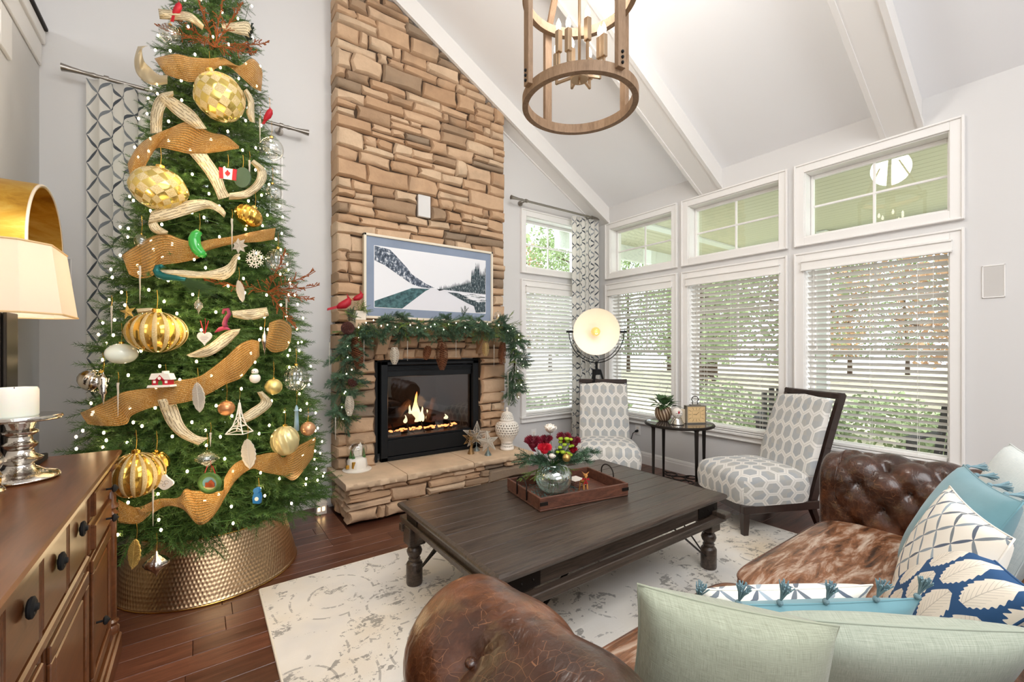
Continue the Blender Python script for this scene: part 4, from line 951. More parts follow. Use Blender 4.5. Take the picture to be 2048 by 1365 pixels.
# hammered collar
col = thing('tree_collar', 'hammered gold metal collar round the foot of the tree', 'tree collar', TC)
m = MB(); r0, r1, h = .462, .382, .33
m.lathe([(r0, .004), (r0+.004, .01), (r0, .016)]+[(r0+(r1-r0)*t/14, .016+(h-.016)*t/14) for t in range(1, 15)], 96, TC)
obj('shell', m, M_['hammer'], col, smooth=True)
m = MB(); m.tube([TC+Vector((r0*math.cos(a*math.pi/36), r0*math.sin(a*math.pi/36), .006)) for a in range(72)], .005, 6, True); obj('base_rim', m, M_['gold'], col, smooth=True)
m = MB(); m.tube([TC+Vector((r1*math.cos(a*math.pi/36), r1*math.sin(a*math.pi/36), h)) for a in range(72)], .004, 6, True); obj('top_rim', m, M_['gold'], col, smooth=True)
m = MB()
m.grid(lambda u, v: TC+Vector((math.cos(u*6.2832)*(.05+.31*v), math.sin(u*6.2832)*(.05+.31*v), .30+.04*math.sin(u*50+v*9)*v+.03*noise.noise(Vector((u*20, v*8, 1))))), 90, 10, closed_u=True, uvs=(12, 3))
tag(obj('mesh_fabric', m, M_['rgold'], smooth=True), 'crumpled copper-gold mesh fabric stuffed inside the tree collar', 'fabric')
# ------------------------------------------------------------------ ribbons
def ribbon(label, top, bot, mat_, name='gold_ribbon', cat='ribbon', off=.05, bulge=.03, group=None, ul=6, seed=0):
    n = len(top); L_ = sum(math.dist(top[i], top[i+1]) for i in range(n-1))/100.
    def interp(P, t):
        x = t*(n-1); i = min(n-2, int(x)); f = x-i
        p0, p1, p2, p3 = P[max(0, i-1)], P[i], P[i+1], P[min(n-1, i+2)]
        return [(.5*((2*b)+(-a+c)*f+(2*a-5*b+4*c-d)*f*f+(-a+3*b-3*c+d)*f**3)) for a, b, c, d in zip(p0, p1, p2, p3)]
    def fn(u, v):
        a, b = interp(top, u), interp(bot, u); q = (a[0]+(b[0]-a[0])*v, a[1]+(b[1]-a[1])*v)
        return tp(q[0], q[1], off+bulge*math.sin(u*math.pi*max(1, n//3)+seed)+.018*math.sin(math.pi*v)+.012*math.sin(u*L_*9+v*2)+.012*noise.noise(Vector((u*L_*7, v*2.5, seed*3))))
    L = sum(math.dist(top[i], top[i+1]) for i in range(n-1))/300.
    m = MB(); m.grid(fn, n*9, 10, uvs=(L, 1)); o = obj(name, m, mat_, smooth=True, solid=.0012); return tag(o, label, cat, group)
GG = 'gold mesh ribbon loops on the tree'; G2 = 'script-print burlap ribbon loops on the tree'
ribbon('gold mesh ribbon swag nearest the tree top, above the tilted gold ball', [(309,117),(349,108),(381,114),(416,117),(446,116),(478,132),(504,117),(523,138),(524,164)], [(331,149),(364,160),(384,164),(411,155),(431,138),(455,132),(490,161),(507,176),(522,183)], M_['rgold'], group=GG)
ribbon('pale champagne ribbon loop sticking out left near the tree top', [(296,92),(284,96),(287,120),(300,135),(318,150),(335,150)], [(276,93),(269,120),(273,145),(288,162),(308,170),(335,168)], plain('champagne_mesh', '#D9C9A6', .4, .5, alpha=.8, bmp=.6, bscale=400), group=GG, off=.06)
ribbon('gold mesh ribbon arched over the upper left gold ball', [(255,328),(276,293),(305,272),(343,255),(381,243),(419,264),(452,272),(478,293)], [(264,369),(288,337),(302,311),(317,296),(352,302),(381,308),(428,305),(478,297)], M_['rgold'], group=GG, seed=1)
ribbon('gold mesh ribbon behind the green pickle ornament', [(244,511),(264,497),(305,473),(334,469),(364,479),(393,485),(422,479),(466,473),(510,463),(551,456)], [(258,549),(279,557),(305,552),(323,532),(358,526),(396,517),(411,503),(466,488),(516,484),(548,479)], M_['rgold'], group=GG, seed=2)
ribbon('short gold mesh ribbon loop at the right edge of the tree', [(539,646),(563,639),(582,655),(581,684)], [(531,693),(545,705),(566,702),(575,696)], M_['rgold'], group=GG, seed=.5)
ribbon('longest gold mesh ribbon, sweeping down left under the small red house', [(519,683),(501,680),(478,690),(452,714),(419,740),(393,755),(349,762),(309,775),(252,783),(215,800),(181,817),(160,826)], [(519,713),(501,734),(481,757),(452,769),(424,785),(390,800),(349,809),(309,814),(265,831),(252,849),(211,853),(175,849)], M_['rgold'], group=GG, seed=1.5)
ribbon('lowest gold mesh ribbon waving just above the tree collar', [(236,999),(262,1013),(282,1014),(316,999),(356,996),(370,979),(390,982),(444,982),(450,955),(474,925),(521,910),(552,906),(568,915),(599,891),(632,874)], [(236,1046),(275,1048),(302,1029),(333,1013),(366,1019),(393,1048),(413,1046),(434,1023),(454,989),(474,959),(504,938),(528,945),(565,952),(590,960),(626,915)], M_['rgold'], group=GG, seed=2.2)
cA = lambda L: [(100+x/3.413, y/3.413) for x, y in L]; cB = lambda L: [(100+x/3.413, 400+y/3.413) for x, y in L]; cC = lambda L: [(100+x/2.967, 780+y/2.967) for x, y in L]
B_ = [('script-print burlap ribbon crossing the tree top beside the red bird', cA([(740,60),(850,75),(960,90),(1050,170)]), cA([(750,130),(870,135),(960,150),(1040,205)])),
 ('script-print burlap ribbon end beside the copper spray at the tree top', cA([(1170,165),(1260,155),(1350,150),(1385,210)]), cA([(1180,200),(1270,230),(1340,245),(1360,260)])),
 ('vertical script burlap ribbon left of the tilted gold ball', cA([(840,620),(740,650),(690,760),(685,910)]), cA([(845,650),(800,710),(770,790),(765,910)])),
 ('diagonal script burlap ribbon below the tilted gold ball', cA([(800,640),(900,700),(990,770),(1070,880)]), cA([(740,670),(850,780),(950,850),(1000,880)])),
 ('script burlap ribbon running down left of the flag ornament', cA([(950,1050),(1010,1120),(1070,1200),(1120,1290),(1150,1365)]), cA([(1070,1050),(1120,1120),(1170,1200),(1200,1290),(1230,1340)])),
 ('curved script burlap ribbon right of the round green ornament', cA([(1390,1090),(1470,1160),(1465,1250),(1360,1345),(1220,1365)]), cA([(1370,1110),(1415,1170),(1400,1240),(1330,1300),(1225,1320)])),
 ('wide script burlap ribbon arched above the green pickle ornament', cB([(690,80),(800,45),(950,5),(1080,5),(1170,50),(1200,90)]), cB([(670,160),(800,140),(940,100),(1070,60),(1140,80),(1190,120)])),
 ('script burlap ribbon lying behind the peacock ornament', cB([(740,480),(900,480),(1060,490),(1200,450),(1260,380),(1300,370)]), cB([(760,510),(900,530),(1080,535),(1190,545),(1260,490),(1275,400)])),
 ('script burlap ribbon beneath the white heart ornament', cB([(1300,880),(1200,900),(1080,990),(930,1060)]), cB([(1290,910),(1200,1000),(1080,1070),(960,1075)])),
 ('short script burlap ribbon right of the red flamingo-like ornament', cB([(1240,760),(1350,750),(1480,735)]), cB([(1250,800),(1370,820),(1495,790)])),
 ('script burlap ribbon hanging in a curve left of the white tower ornament', cC([(635,60),(660,130),(700,210),(770,280),(880,330)]), cC([(735,45),(760,110),(800,210),(870,270),(940,285)])),
 ('script burlap ribbon curling right of the white tower ornament', cC([(1260,10),(1318,80),(1240,155),(1150,200)]), cC([(1230,15),(1250,70),(1190,115),(1140,150)])),
 ('narrow script burlap ribbon at the right edge under the top gold ribbon', cA([(1320,620),(1350,700),(1340,770),(1365,830)]), cA([(1345,605),(1390,680),(1395,760),(1400,840)])),
 ('thin script burlap ribbon above the big ribbed gold ball', cB([(590,745),(680,740),(740,745)]), cB([(600,775),(680,770),(740,775)])),
 ('small script burlap loop left of the pickle ornament', cB([(670,165),(690,210),(740,235),(800,235)]), cB([(730,150),(750,180),(780,200),(805,215)]))]
for k, (l, a, b) in enumerate(B_): ribbon(l, a, b, M_['burlap'], 'burlap_ribbon', group=G2, bulge=.015, seed=k, off=.055)
# ------------------------------------------------------------------ ornaments
def hang(e, p, dz=.09, mat_=None):
    m = MB(); p = Vector(p); m.tube([p, p+Vector((.003, 0, dz*.5)), p+Vector((0, 0, dz))], .0009, 4); obj('hook', m, mat_ or M_['gold'], e)
def pr(u, v, off, px): # place + metric radius for a pixel radius
    p = tp(u, v, off); d = p.x*sY+p.y*cY; return p, px*d/867.4
def ball(label, u, v, px, mat_, off=.06, style='plain', sq=1, tilt=None, name='ball_ornament', hk=True, mat2=None, cap=True):
    p, r = pr(u, v, off, px); e = thing(name, label, 'ornament', p)
    ax = Vector(tilt or (0, 0, 1)).normalized(); m = MB(); N = 64; mm = 32
    prof = [(r*math.sin(math.pi*j/mm), -r*sq*math.cos(math.pi*j/mm)) for j in range(mm+1)]
    if style == 'plain': fl = None
    elif style == 'ribbed': fl = lambda t, z: 1-.075*abs(math.sin(t*8))**2.5
    elif style == 'diamond': fl = lambda t, z: 1-.035*abs(math.sin(t*3+z/r*2.4))-.035*abs(math.sin(t*3-z/r*2.4))
    elif style == 'swirl': fl = lambda t, z: 1-.08*abs(math.sin(t*6+z/r*2.2))
    m.lathe(prof, N, p, axis=ax, flute=fl)
    obj('ball', m, mat_, e, smooth=True)
    if mat2: # glitter bands in the grooves
        m = MB()
        nb = 8 if style == 'ribbed' else 5
        for k in range(nb*2 if style == 'ribbed' else nb):
            for sg in ((1,) if style == 'ribbed' else (1, -1)):
                path = []
                for j in range(3, 30):
                    z = -math.cos(math.pi*j/32)*r*sq; t = math.pi*(k+.5)/nb if style == 'ribbed' else (math.pi*2*k/nb+sg*(z/r*2.6/5)*1.0)
                    if style == 'ribbed': t = math.pi*k/8+math.pi/16
                    rr_ = r*math.sin(math.pi*j/32)*(.925 if style == 'ribbed' else 1.0)+.0005; path.append(Vector((rr_*math.cos(t), rr_*math.sin(t), z)))
                Mx = Vector((0, 0, 1)).rotation_difference(ax).to_matrix(); m.tube([Mx@q+p for q in path], r*.045 if style == 'ribbed' else r*.03, 5)
        obj('glitter_band', m, mat2, e, smooth=True)
    if cap:
        m = MB(); c = p+ax*r*sq*.98; m.lathe([(r*.16, -.002), (r*.16, r*.12), (r*.12, r*.15), (0, r*.15)], 12, c, axis=ax); obj('cap', m, M_['gold'], e, smooth=True, autos=40)
        if hk: hang(e, c+ax*r*.14)
    return e
pg = plain('pale_gold_glitter', '#E3CD84', .28, .75, bmp=.25, bscale=300)
ball('large tilted gold ball with diamond facets near the tree top', 440, 195, 46, M_['golddm'], .09, 'diamond', .98, (-.35, -.2, .9))
ball('large gold ball with leaf facets on the upper left of the tree', 318, 378, 49, M_['golddm'], .09, 'diamond', .85, (.05, 0, 1))
ball('largest ribbed gold ball, left of the white heart ornament', 314, 665, 51, M_['goldst'], .09, 'ribbed', .80)
ball('ribbed gold ball hanging low beside the dresser corner', 272, 950, 48, M_['goldst'], .10, 'ribbed', .92)
ball('pale gold swirled ball at the lower right of the tree', 570, 882, 27, plain('pale_gold', '#DCCB93', .3, .5), .08, 'swirl', 1.1, mat2=None)
ball('ribbed shiny gold ball tucked behind the low ribbed gold ball', 313, 925, 22, M_['gold'], .04, 'swirl')
ball('swirled gold finial ornament right of the wide burlap ribbon', 497, 432, 26, M_['gold'], .05, 'swirl', .8, (.5, 0, .9))
ball('clear glass ball at the right edge by the curtain rod', 543, 298, 22, M_['clear'], .05)
ball('clear ribbed glass ball right of the snowflake ornament', 556, 523, 23, M_['clear'], .04, 'ribbed', 1.1)
ball('clear glass ball sparkling near the tree top', 340, 68, 18, M_['clear'], .04)
ball('flattened frosted glass globe with a tiny snow scene', 243, 708, 26, plain('frosted', '#DDE4D8', .2, 0, coat=.5), .06, 'plain', .78)
ball('silver swirled glass ball at the far left of the tree', 186, 762, 25, M_['silver'], .05, 'swirl', .85, (.5, 0, .7))
ball('silver ribbed ball at the right edge above the gas fire', 592, 757, 23, M_['clear'], .04, 'ribbed', 1.15, (0, 0, 1))
ball('small gold ball ornament right of the snowman ornament', 547, 774, 16, pg, .06)
ball('small rose-gold ball at the right edge above the pale gold ball', 616, 858, 14, plain('rose_gold', '#D6A27A', .3, .6), .05)
ball('small rose-gold ball left of the white tower ornament', 453, 817, 15, plain('rose_gold2', '#C98F62', .3, .7), .03)
ball('clear bell-shaped glass ornament at the left, above the pickle row', 283, 483, 12, M_['clear'], .05, 'plain', 1.2)
ball('tiny clear glass ball low on the right edge', 545, 385, 17, M_['clear'], .02)
ball('silver cut-glass teardrop dangling over the collar', 0, 0, 1, M_['silver']) if False else None
# onion finial and teardrops
def drop(label, u, v, px, hpx, mat_, prof=None, off=.07, n=20, fl=None, name='drop_ornament'):
    p, r = pr(u, v, off, px); h = r/px*hpx; e = thing(name, label, 'ornament', p); m = MB()
    prof = prof or [(0, -1), (.08, -.8), (.45, -.45), (.95, -.1), (1, .12), (.7, .4), (.3, .62), (.14, .75), (.12, .95), (0, 1)]
    m.lathe([(a*r, b*h) for a, b in prof], n*2, p, flute=fl); obj('body', m, mat_, e, smooth=True); hang(e, p+Vector((0, 0, h)), .08); return e
drop('silver onion-shaped ornament hanging in front of the collar', 313, 1128, 22, 26, M_['silver'], fl=lambda t, z: 1-.1*abs(math.sin(t*6)))
drop('silver finial ornament over the short gold ribbon', 529, 683, 6, 28, M_['silver'])
drop('clear cut-glass lozenge above the wreath ornament', 414, 918, 25, 18, M_['clear'], [(0, -1), (.45, -.55), (1, .05), (.5, .6), (0, 1)], n=4)
drop('silver pine-tree-shaped finial left of the long gold ribbon', 207, 778, 10, 34, M_['silver'], [(0, -1), (.2, -.6), (.35, -.5), (.3, -.4), (.8, -.2), (.6, -.1), (1, .2), (.7, .3), (.9, .6), (.4, .75), (0, 1)])
drop('small clear drop ornament above the heart', 397, 612, 9, 18, M_['clear'], n=6)
drop('silver-grey lighthouse ornament at the right edge', 593, 836, 5, 26, plain('light_blue_paint', '#8FA9B5', .4), [(0, -1), (1, -1), (.8, -.2), (.7, .5), (1, .52), (1, .6), (.6, .62), (.6, .8), (0, 1)])
def flat(label, polys, u, v, off=.07, th=.006, name='flat_ornament', hk=None, sw=None):
    p = tp(u, v, off); d = p.x*sY+p.y*cY; k = d/867.4; e = thing(name, label, 'ornament', p)
    rx, uz, nn = Vector((cY, -sY, 0)), Vector((0, 0, 1)), Vector((-sY, -cY, 0))
    if sw: Q = Matrix.Rotation(sw, 3, nn); rx, uz = Q@rx, Q@uz
    for j, (pn, pts, mat_, dep) in enumerate(polys):
        M = Matrix((( rx.x*k, uz.x*k, nn.x, p.x), (rx.y*k, uz.y*k, nn.y, p.y), (rx.z*k, uz.z*k, nn.z, p.z), (0, 0, 0, 1)))
        m = MB(); m.prism(pts, dep, M); obj(pn, m, mat_, e, bevel=.0008)
    hang(e, p+uz*k*(max(q[1] for q in polys[0][1])), .07, hk); return e, M
C_ = lambda r, n=20, cx=0, cy=0, sq=1: [(cx+r*math.cos(2*math.pi*i/n), cy+r*sq*math.sin(2*math.pi*i/n)) for i in range(n)]
heart = [(15*.98*(math.sin(t)**3), (13*math.cos(t)-5*math.cos(2*t)-2*math.cos(3*t)-math.cos(4*t))*.92) for t in [i*2*math.pi/28 for i in range(28)]]
e, M = flat('white ceramic heart ornament on a red ribbon', [('heart', heart, M_['white'], .006)], 410, 676, .10, hk=M_['red'])
m = MB()
for s in (-1, 1): m.beam(M@Vector((s*1, 9, .004)), M@Vector((s*8, 34, .004)), .005, .0015)
obj('ribbon', m, M_['red'], e)
m = MB()
for k, wd in enumerate((14, 18, 12, 5)): m.beam(M@Vector((-wd/2, 3-k*3.2, .0066)), M@Vector((wd/2, 3-k*3.2, .0066)), .0012, .0006)
obj('lettering', m, M_['iron'], e)
sf = []
for i in range(72): t = i*2*math.pi/72; sf.append(((18*(1+.10*math.cos(8*t)))*math.cos(t)*.96, (18*(1+.10*math.cos(8*t)))*math.sin(t)))
e = thing('snowflake_ornament', 'white lace snowflake ornament at the right of the tree', 'ornament', tp(510, 518, .08)); p = tp(510, 518, .08); k = (p.x*sY+p.y*cY)/867.4
rx, uz = Vector((cY, -sY, 0)), Vector((0, 0, 1)); m = MB()
for i in range(8):
    a = i*math.pi/4+.2; d = rx*math.cos(a)+uz*math.sin(a); n_ = rx*-math.sin(a)+uz*math.cos(a)
    m.beam(p, p+d*k*19, .004, .003)
    for t in (.45, .7): m.beam(p+d*k*19*t, p+d*k*19*(t+.2)+n_*k*5, .003, .003); m.beam(p+d*k*19*t, p+d*k*19*(t+.2)-n_*k*5, .003, .003)
for r_ in (6, 12): m.tube([p+(rx*math.cos(i*math.pi/8)+uz*math.sin(i*math.pi/8))*k*r_ for i in range(16)], .0018, 5, True)
obj('lace', m, M_['cream'], e)
# red and white house
e, M = flat('small red and white snowy house ornament', [('wall', [(-17, -11), (17, -11), (17, 2), (-17, 2)], M_['red'], .03), ('roof', [(-22, 1), (22, 1), (17, 13), (8, 14), (8, 18), (4, 18), (4, 14), (-17, 13)], M_['white'], .034), ('door', [(-4, -11), (4, -11), (4, -3), (0, 0), (-4, -3)], M_['green'], .032), ('snow_base', [(-24, -15), (23, -13), (22, -9), (-22, -10)], M_['white'], .04), ('gable', [(-9, 1), (9, 1), (0, 10)], M_['red'], .036), ('window', [(-14, -6), (-9, -6), (-9, -1), (-14, -1)], M_['white'], .032), ('window', [(9, -6), (14, -6), (14, -1), (9, -1)], M_['white'], .032), ('wreath', C_(3.2, 12, 0, 4), M_['white'], .038)], 331, 760, .09)
# pickle
p, r_ = pr(397, 487, .10, 10); e = thing('pickle_ornament', 'glossy green pickle ornament', 'ornament', p); m = MB()
k = r_/10; pts = [p+Vector((cY, -sY, 0))*k*x+Vector((0, 0, 1))*k*y for x, y in ((2, 24), (-5, 18), (-8, 8), (-7, -3), (-2, -13), (6, -21), (12, -24))]
m.tube([q for q in pts], lambda t: r_*(.35+.75*math.sin(math.pi*(t*.9+.05))**.6)*(1+.03*math.sin(t*60)), 14); obj('pickle', m, M_['pickle'], e, smooth=True); hang(e, pts[0], .09)
# peacock
p = tp(330, 545, .11); k = (p.x*sY+p.y*cY)/867.4; e = thing('peacock_ornament', 'teal peacock ornament with a long trailing feather tail', 'ornament', p)
q = lambda x, y, z=0: p+Vector((cY, -sY, 0))*k*(x-330)+Vector((0, 0, 1))*k*(545-y)-Vector((sY, cY, 0))*z
m = MB(); m.tube([q(322, 532), q(316, 534), q(313, 542), q(318, 550), q(332, 555), q(350, 556), q(372, 560)], lambda t: k*(3.2+4.2*math.sin(t*3.0)), 10); m.sph(q(322, 533), k*4.5, 10, 7); m.cyl(q(325, 533), q(333, 536), k*1.5, .0003, 6); obj('body', m, M_['teal'], e, smooth=True)
m = MB(); rr = random.Random(6)
for i in range(150):
    t = rr.random(); a = q(352+20*t, 556+3*t+rr.uniform(-3, 3)); b_ = q(385+75*rr.random(), 568+36*rr.random()**.9+rr.uniform(-3, 5), rr.uniform(-.01, .02)); m.add([a, a+Vector((0, 0, k*1.2)), b_], [(0, 1, 2)])
obj('tail', m, plain('peacock_tail', '#3E5A34', .5, .3, var=.5), e)
# flag
e, M = flat('red and white flag ornament with a maple leaf', [('white_field', [(-16, -9), (17, -14), (19, 8), (-17, 13)], M_['white'], .004), ('red_band', [(-16, -9), (-8, -10), (-9, 11.5), (-17, 13)], M_['red'], .0065), ('red_band', [(9, -12.8), (17, -14), (19, 8), (11, 9.5)], M_['red'], .0065), ('maple_leaf', [(0, -7), (1, -4), (4, -4), (3.4, -2.6), (6, .2), (4.6, 1), (5, 3), (3, 2.6), (2, 5), (.2, 7.5), (-1.6, 5), (-2.6, 3), (-4.6, 3.6), (-4.2, 1.4), (-5.6, .8), (-3, -2), (-3.4, -3.4), (-.4, -3.6)], M_['red'], .0065)], 456, 348, .10)
flat('dark green disc ornament beside the flag', [('disc', C_(17, 24, 0, 0, 1.2), plain('dark_green_glitter', '#4C6450', .4, .4, bmp=.6, bscale=400), .008)], 486, 356, .08)
e, M = flat('white oval plaque ornament with raised swirls, low on the left', [('plaque', [(17*math.cos(t)*(1+.07*math.cos(4*t)), 12.5*math.sin(t)*(1+.1*math.cos(4*t))+(3 if abs(t-math.pi/2) < .3 else 0)) for t in [i*2*math.pi/40 for i in range(40)]], M_['white'], .008)], 331, 966, .10)
m = MB()
for cx_, cy_, r_ in ((-6, 2, 4), (5, 2, 4.5), (0, -4, 3.5)): m.tube([M@Vector((cx_+r_*math.cos(a*.5), cy_+r_*.7*math.sin(a*.5), .0085)) for a in range(12)], .0008, 4)
obj('relief', m, M_['silver'], e)
# wreath ornament with a little house
e, M = flat('round green wreath ornament framing a tiny farmhouse', [('scene', C_(18, 24), plain('blue_sky_scene', '#7FA8A8', .5), .005), ('field', [(-18, -5), (18, -5), (14, -13), (0, -17), (-14, -13)], plain('sand', '#D8C48A', .5), .008), ('house', [(-8, -6), (10, -6), (10, 2), (3, 9), (-3, 3), (-8, 3)], plain('farm_orange', '#B5562E', .5), .010)], 421, 968, .10, hk=M_['red'])
m = MB(); m.tube([M@Vector((19*math.cos(a*math.pi/14), 17*math.sin(a*math.pi/14)+2, .006)) for a in range(28)], k*4.6, 8, True); obj('wreath', m, M_['needle'], e, smooth=True)
m = MB()
for s in (-1, 1): m.beam(M@Vector((s*12, 17, .004)), M@Vector((s*5, 36, .004)), .004, .0015)
obj('ribbon', m, M_['red'], e)
# blue figure
e, M = flat('small bright blue figure ornament at the lower right', [('body', [(-7, -15), (6, -16), (8, -4), (6, 6), (-5, 6), (-8, -4)], M_['bluepaint'], .02), ('head', C_(6, 14, 0, 10), M_['bluepaint'], .022), ('badge', C_(4, 12, 1, -6), M_['white'], .022)], 517, 990, .09)
# lattice tower
p = tp(479, 836, .10); k = (p.x*sY+p.y*cY)/867.4; e = thing('tower_ornament', 'cream lattice tower ornament with spread legs', 'ornament', p); m = MB()
q = lambda x, y, z=0: p+(Vector((cY, -sY, 0))*x+Vector((0, 0, 1))*y-Vector((sY, cY, 0))*z)*k
lv = [(-30, 17), (-16, 8.5), (0, 4.2), (18, 1.8), (30, .7)]
for sx in (-1, 1):
    for sz in (-1, 1):
        for (a, b), (c, d) in zip(lv, lv[1:]): m.beam(q(sx*b, a, sz*b), q(sx*d, c, sz*d), k*1.8)
for a, b in lv[:4]:
    for s in (-1, 1): m.beam(q(-b, a, s*b), q(b, a, s*b), k*1.4); m.beam(q(s*b, a, -b), q(s*b, a, b), k*1.4)
for (a, b), (c, d) in zip(lv[1:], lv[2:]): 
    for s in (-1, 1): m.beam(q(-b, a, s*b), q(d, c, s*d), k); m.beam(q(b, a, s*b), q(-d, c, s*d), k)
m.tube([q(14*math.cos(a*math.pi/8), -30+11*math.sin(a*math.pi/8), 12) for a in range(1, 8)], k*1.1, 5)
m.beam(q(0, 28), q(0, 36), k*1.2); obj('lattice', m, M_['cream'], e); hang(e, q(0, 36), .06)
def feather(label, u, v, hw, hh, mat_, sw=0, off=.09):
    pts = [(hw*max(0, math.sin(math.pi*i/13))**.62*(.9+.12*(i % 2)), hh-2*hh*i/13) for i in range(14)]; pts += [(-x, y) for x, y in pts[::-1][1:-1]]
    e, M = flat(label, [('blade', pts, mat_, .006)], u, v, off, sw=sw); m = MB()
    for i in range(16):
        y = -hh*.85+i*hh*.11; wd = hw*math.sin(math.pi*(hh-y)/(2*hh))*.9
        for s in (-1, 1): m.beam(M@Vector((0, y, .007)), M@Vector((s*wd, y+hh*.12, .007)), .004, .003)
    m.beam(M@Vector((0, -hh, .008)), M@Vector((0, hh, .008)), .003); obj('vein', m, mat_, e)
feather('silver glitter leaf hanging over the long gold ribbon', 398, 795, 13, 30, M_['glitterw'], .1)
feather('silver glitter pinecone leaf right of centre, low on the tree', 498, 908, 15, 30, M_['glitterw'], .1)
feather('pale glitter feather under the snowflake', 482, 583, 8, 22, M_['glitterw'], .2)
feather('gold glitter leaf dangling over the collar at left', 270, 1108, 13, 30, M_['goldg'], -.1)
# snowman
p, r_ = pr(510, 757, .08, 10); e = thing('snowman_ornament', 'white snowman ornament left of the small gold ball', 'ornament', p); m = MB(); m.sph(p, r_, 14, 10); obj('body', m, M_['white'], e, smooth=True)
m = MB(); m.sph(p+Vector((0, 0, r_*1.3)), r_*.65, 12, 8); obj('head', m, M_['white'], e, smooth=True); obj('scarf', MB().cyl(p+Vector((0, 0, r_*.72)), p+Vector((0, 0, r_*.92)), r_*.66, n=14), M_['green'], e); m = MB()
for s in (-1, 1): m.sph(p+Vector((cY*s*r_*.2, -sY*s*r_*.2, r_*1.4))-Vector((sY, cY, 0))*r_*.6, r_*.09, 6, 4)
obj('eye', m, M_['blackm'], e)
# red birds and the pink figure
def bird(label, u, v, px, mat_, off=.08, flip=1, tail=1):
    p, r_ = pr(u, v, off, px); e = thing('bird_ornament', label, 'ornament', p); q = lambda x, y: p+(Vector((cY, -sY, 0))*x*flip+Vector((0, 0, 1))*y)*r_
    m = MB(); m.tube([q(-.9, -1.4), q(-.5, -.6), q(0, 0), q(.4, .8), q(.55, 1.3), q(.6, 1.6)], lambda t: r_*(.18+.5*math.sin(math.pi*min(1, t*1.05))), 12); obj('body', m, mat_, e, smooth=True)
    m = MB(); m.cyl(q(.75, 1.3), q(1.15, 1.2), r_*.14, .0003, 6); obj('beak', m, M_['gold'], e)
    m = MB(); m.prism([(-.9*flip, -1.1), (-1.3*flip, -2.6*tail), (-.7*flip, -2.7*tail), (-.4*flip, -1.1)], r_*.2, Matrix(((cY*r_, 0, -sY, p.x), (-sY*r_, 0, -cY, p.y), (0, r_, 0, p.z), (0, 0, 0, 1)))); obj('tail', m, mat_, e)
    m = MB(); m.cyl(q(.45, 1.6), q(.35, 2.05), r_*.16, .0005, 6); obj('crest', m, mat_, e); hang(e, q(.3, 1.5), .07)
bird('red cardinal ornament at the tree top', 354, 20, 9, M_['red'])
bird('bright red bird ornament by the right end of the curtain rod', 536, 232, 9, M_['red'], .05, 1, .7)
p, r_ = pr(455, 645, .09, 6); e = thing('flamingo_ornament', 'dark pink curved long-necked bird ornament right of the white heart', 'ornament', p); k = r_/6
q = lambda x, y: p+(Vector((cY, -sY, 0))*(x-455)+Vector((0, 0, 1))*(645-y))*k
m = MB(); m.tube([q(446, 628), q(448, 620), q(456, 619), q(459, 628), q(452, 638), q(449, 648), q(452, 655)], lambda t: k*(2.5+2.5*t), 8); obj('neck', m, plain('maroon', '#7C2440', .5), e, smooth=True)
m = MB(); m.tube([q(461, 660), q(450, 656), q(440, 659), q(430, 665)], lambda t: k*(1+4*math.sin(math.pi*t)), 8); obj('body', m, plain('maroon2', '#A03050', .5), e, smooth=True)
# glitter star
def star3(label, u, v, px, mat_, off=.08):
    p, r_ = pr(u, v, off, px); e = thing('star_ornament', label, 'ornament', p); m = MB(); n_ = Vector((sY, cY, 0)); vs = []
    for i in range(10): a = i*math.pi/5+math.pi/2+.2; rr_ = r_ if i % 2 == 0 else r_*.4; vs.append(p+(Vector((cY, -sY, 0))*math.cos(a)+Vector((0, 0, 1))*math.sin(a))*rr_)
    vs += [p-n_*r_*.3, p+n_*r_*.3]; m.add(vs, [(i, (i+1) % 10, 10) for i in range(10)]+[((i+1) % 10, i, 11) for i in range(10)]); obj('star', m, mat_, e); hang(e, vs[0], .06)
star3('gold glitter star above the big ribbed gold ball', 256, 624, 17, M_['goldg'])
# icicles
ic = 0
for u, v, h, lab in ((280, 570, 38, 'twisted glass icicle beside the left gold ribbon'), (464, 470, 32, 'twisted glass icicle right of the pickle'), (223, 640, 28, 'clear icicle at the left by the curtain'), (236, 800, 34, 'twisted icicle in front of the long gold ribbon'), (306, 1015, 38, 'twisted icicle over the lowest gold ribbon'), (421, 880, 14, 'short icicle above the cut-glass lozenge'), (520, 262, 24, 'icicle below the bright red bird'), (499, 345, 24, 'icicle right of the green disc'), (573, 620, 22, 'icicle at the right under the copper spray')):
    p, r_ = pr(u, v, .09, 2.0); e = thing('icicle_ornament', lab, 'ornament', p, 'icicles on the tree'); m = MB(); H2 = r_/2*h
    m.lathe([(r_*(.15+.85*(j/10)), -H2+2*H2*j/10) for j in range(11)]+[(0, H2)], 8, p, flute=lambda t, z: 1+.25*math.sin(3*t+z*260)); obj('icicle', m, M_['glitterw'], e, smooth=True); hang(e, p+Vector((0, 0, H2)), .05)
# poinsettia
p, r_ = pr(480, 492, .07, 16); e = thing('poinsettia_ornament', 'cream glitter poinsettia above the snowflake', 'ornament', p)
for i in range(7):
    a = i*.9; d = Vector((cY, -sY, 0))*math.cos(a)+Vector((0, 0, 1))*math.sin(a); s = d.cross(Vector((sY, cY, 0))); m = MB(); m.add([p, p+d*r_*.5+s*r_*.28-Vector((sY, cY, 0))*.008, p+d*r_, p+d*r_*.5-s*r_*.28-Vector((sY, cY, 0))*.008], [(0, 1, 2), (0, 2, 3)]); obj('petal', m, M_['glitterw'], e, solid=.001)
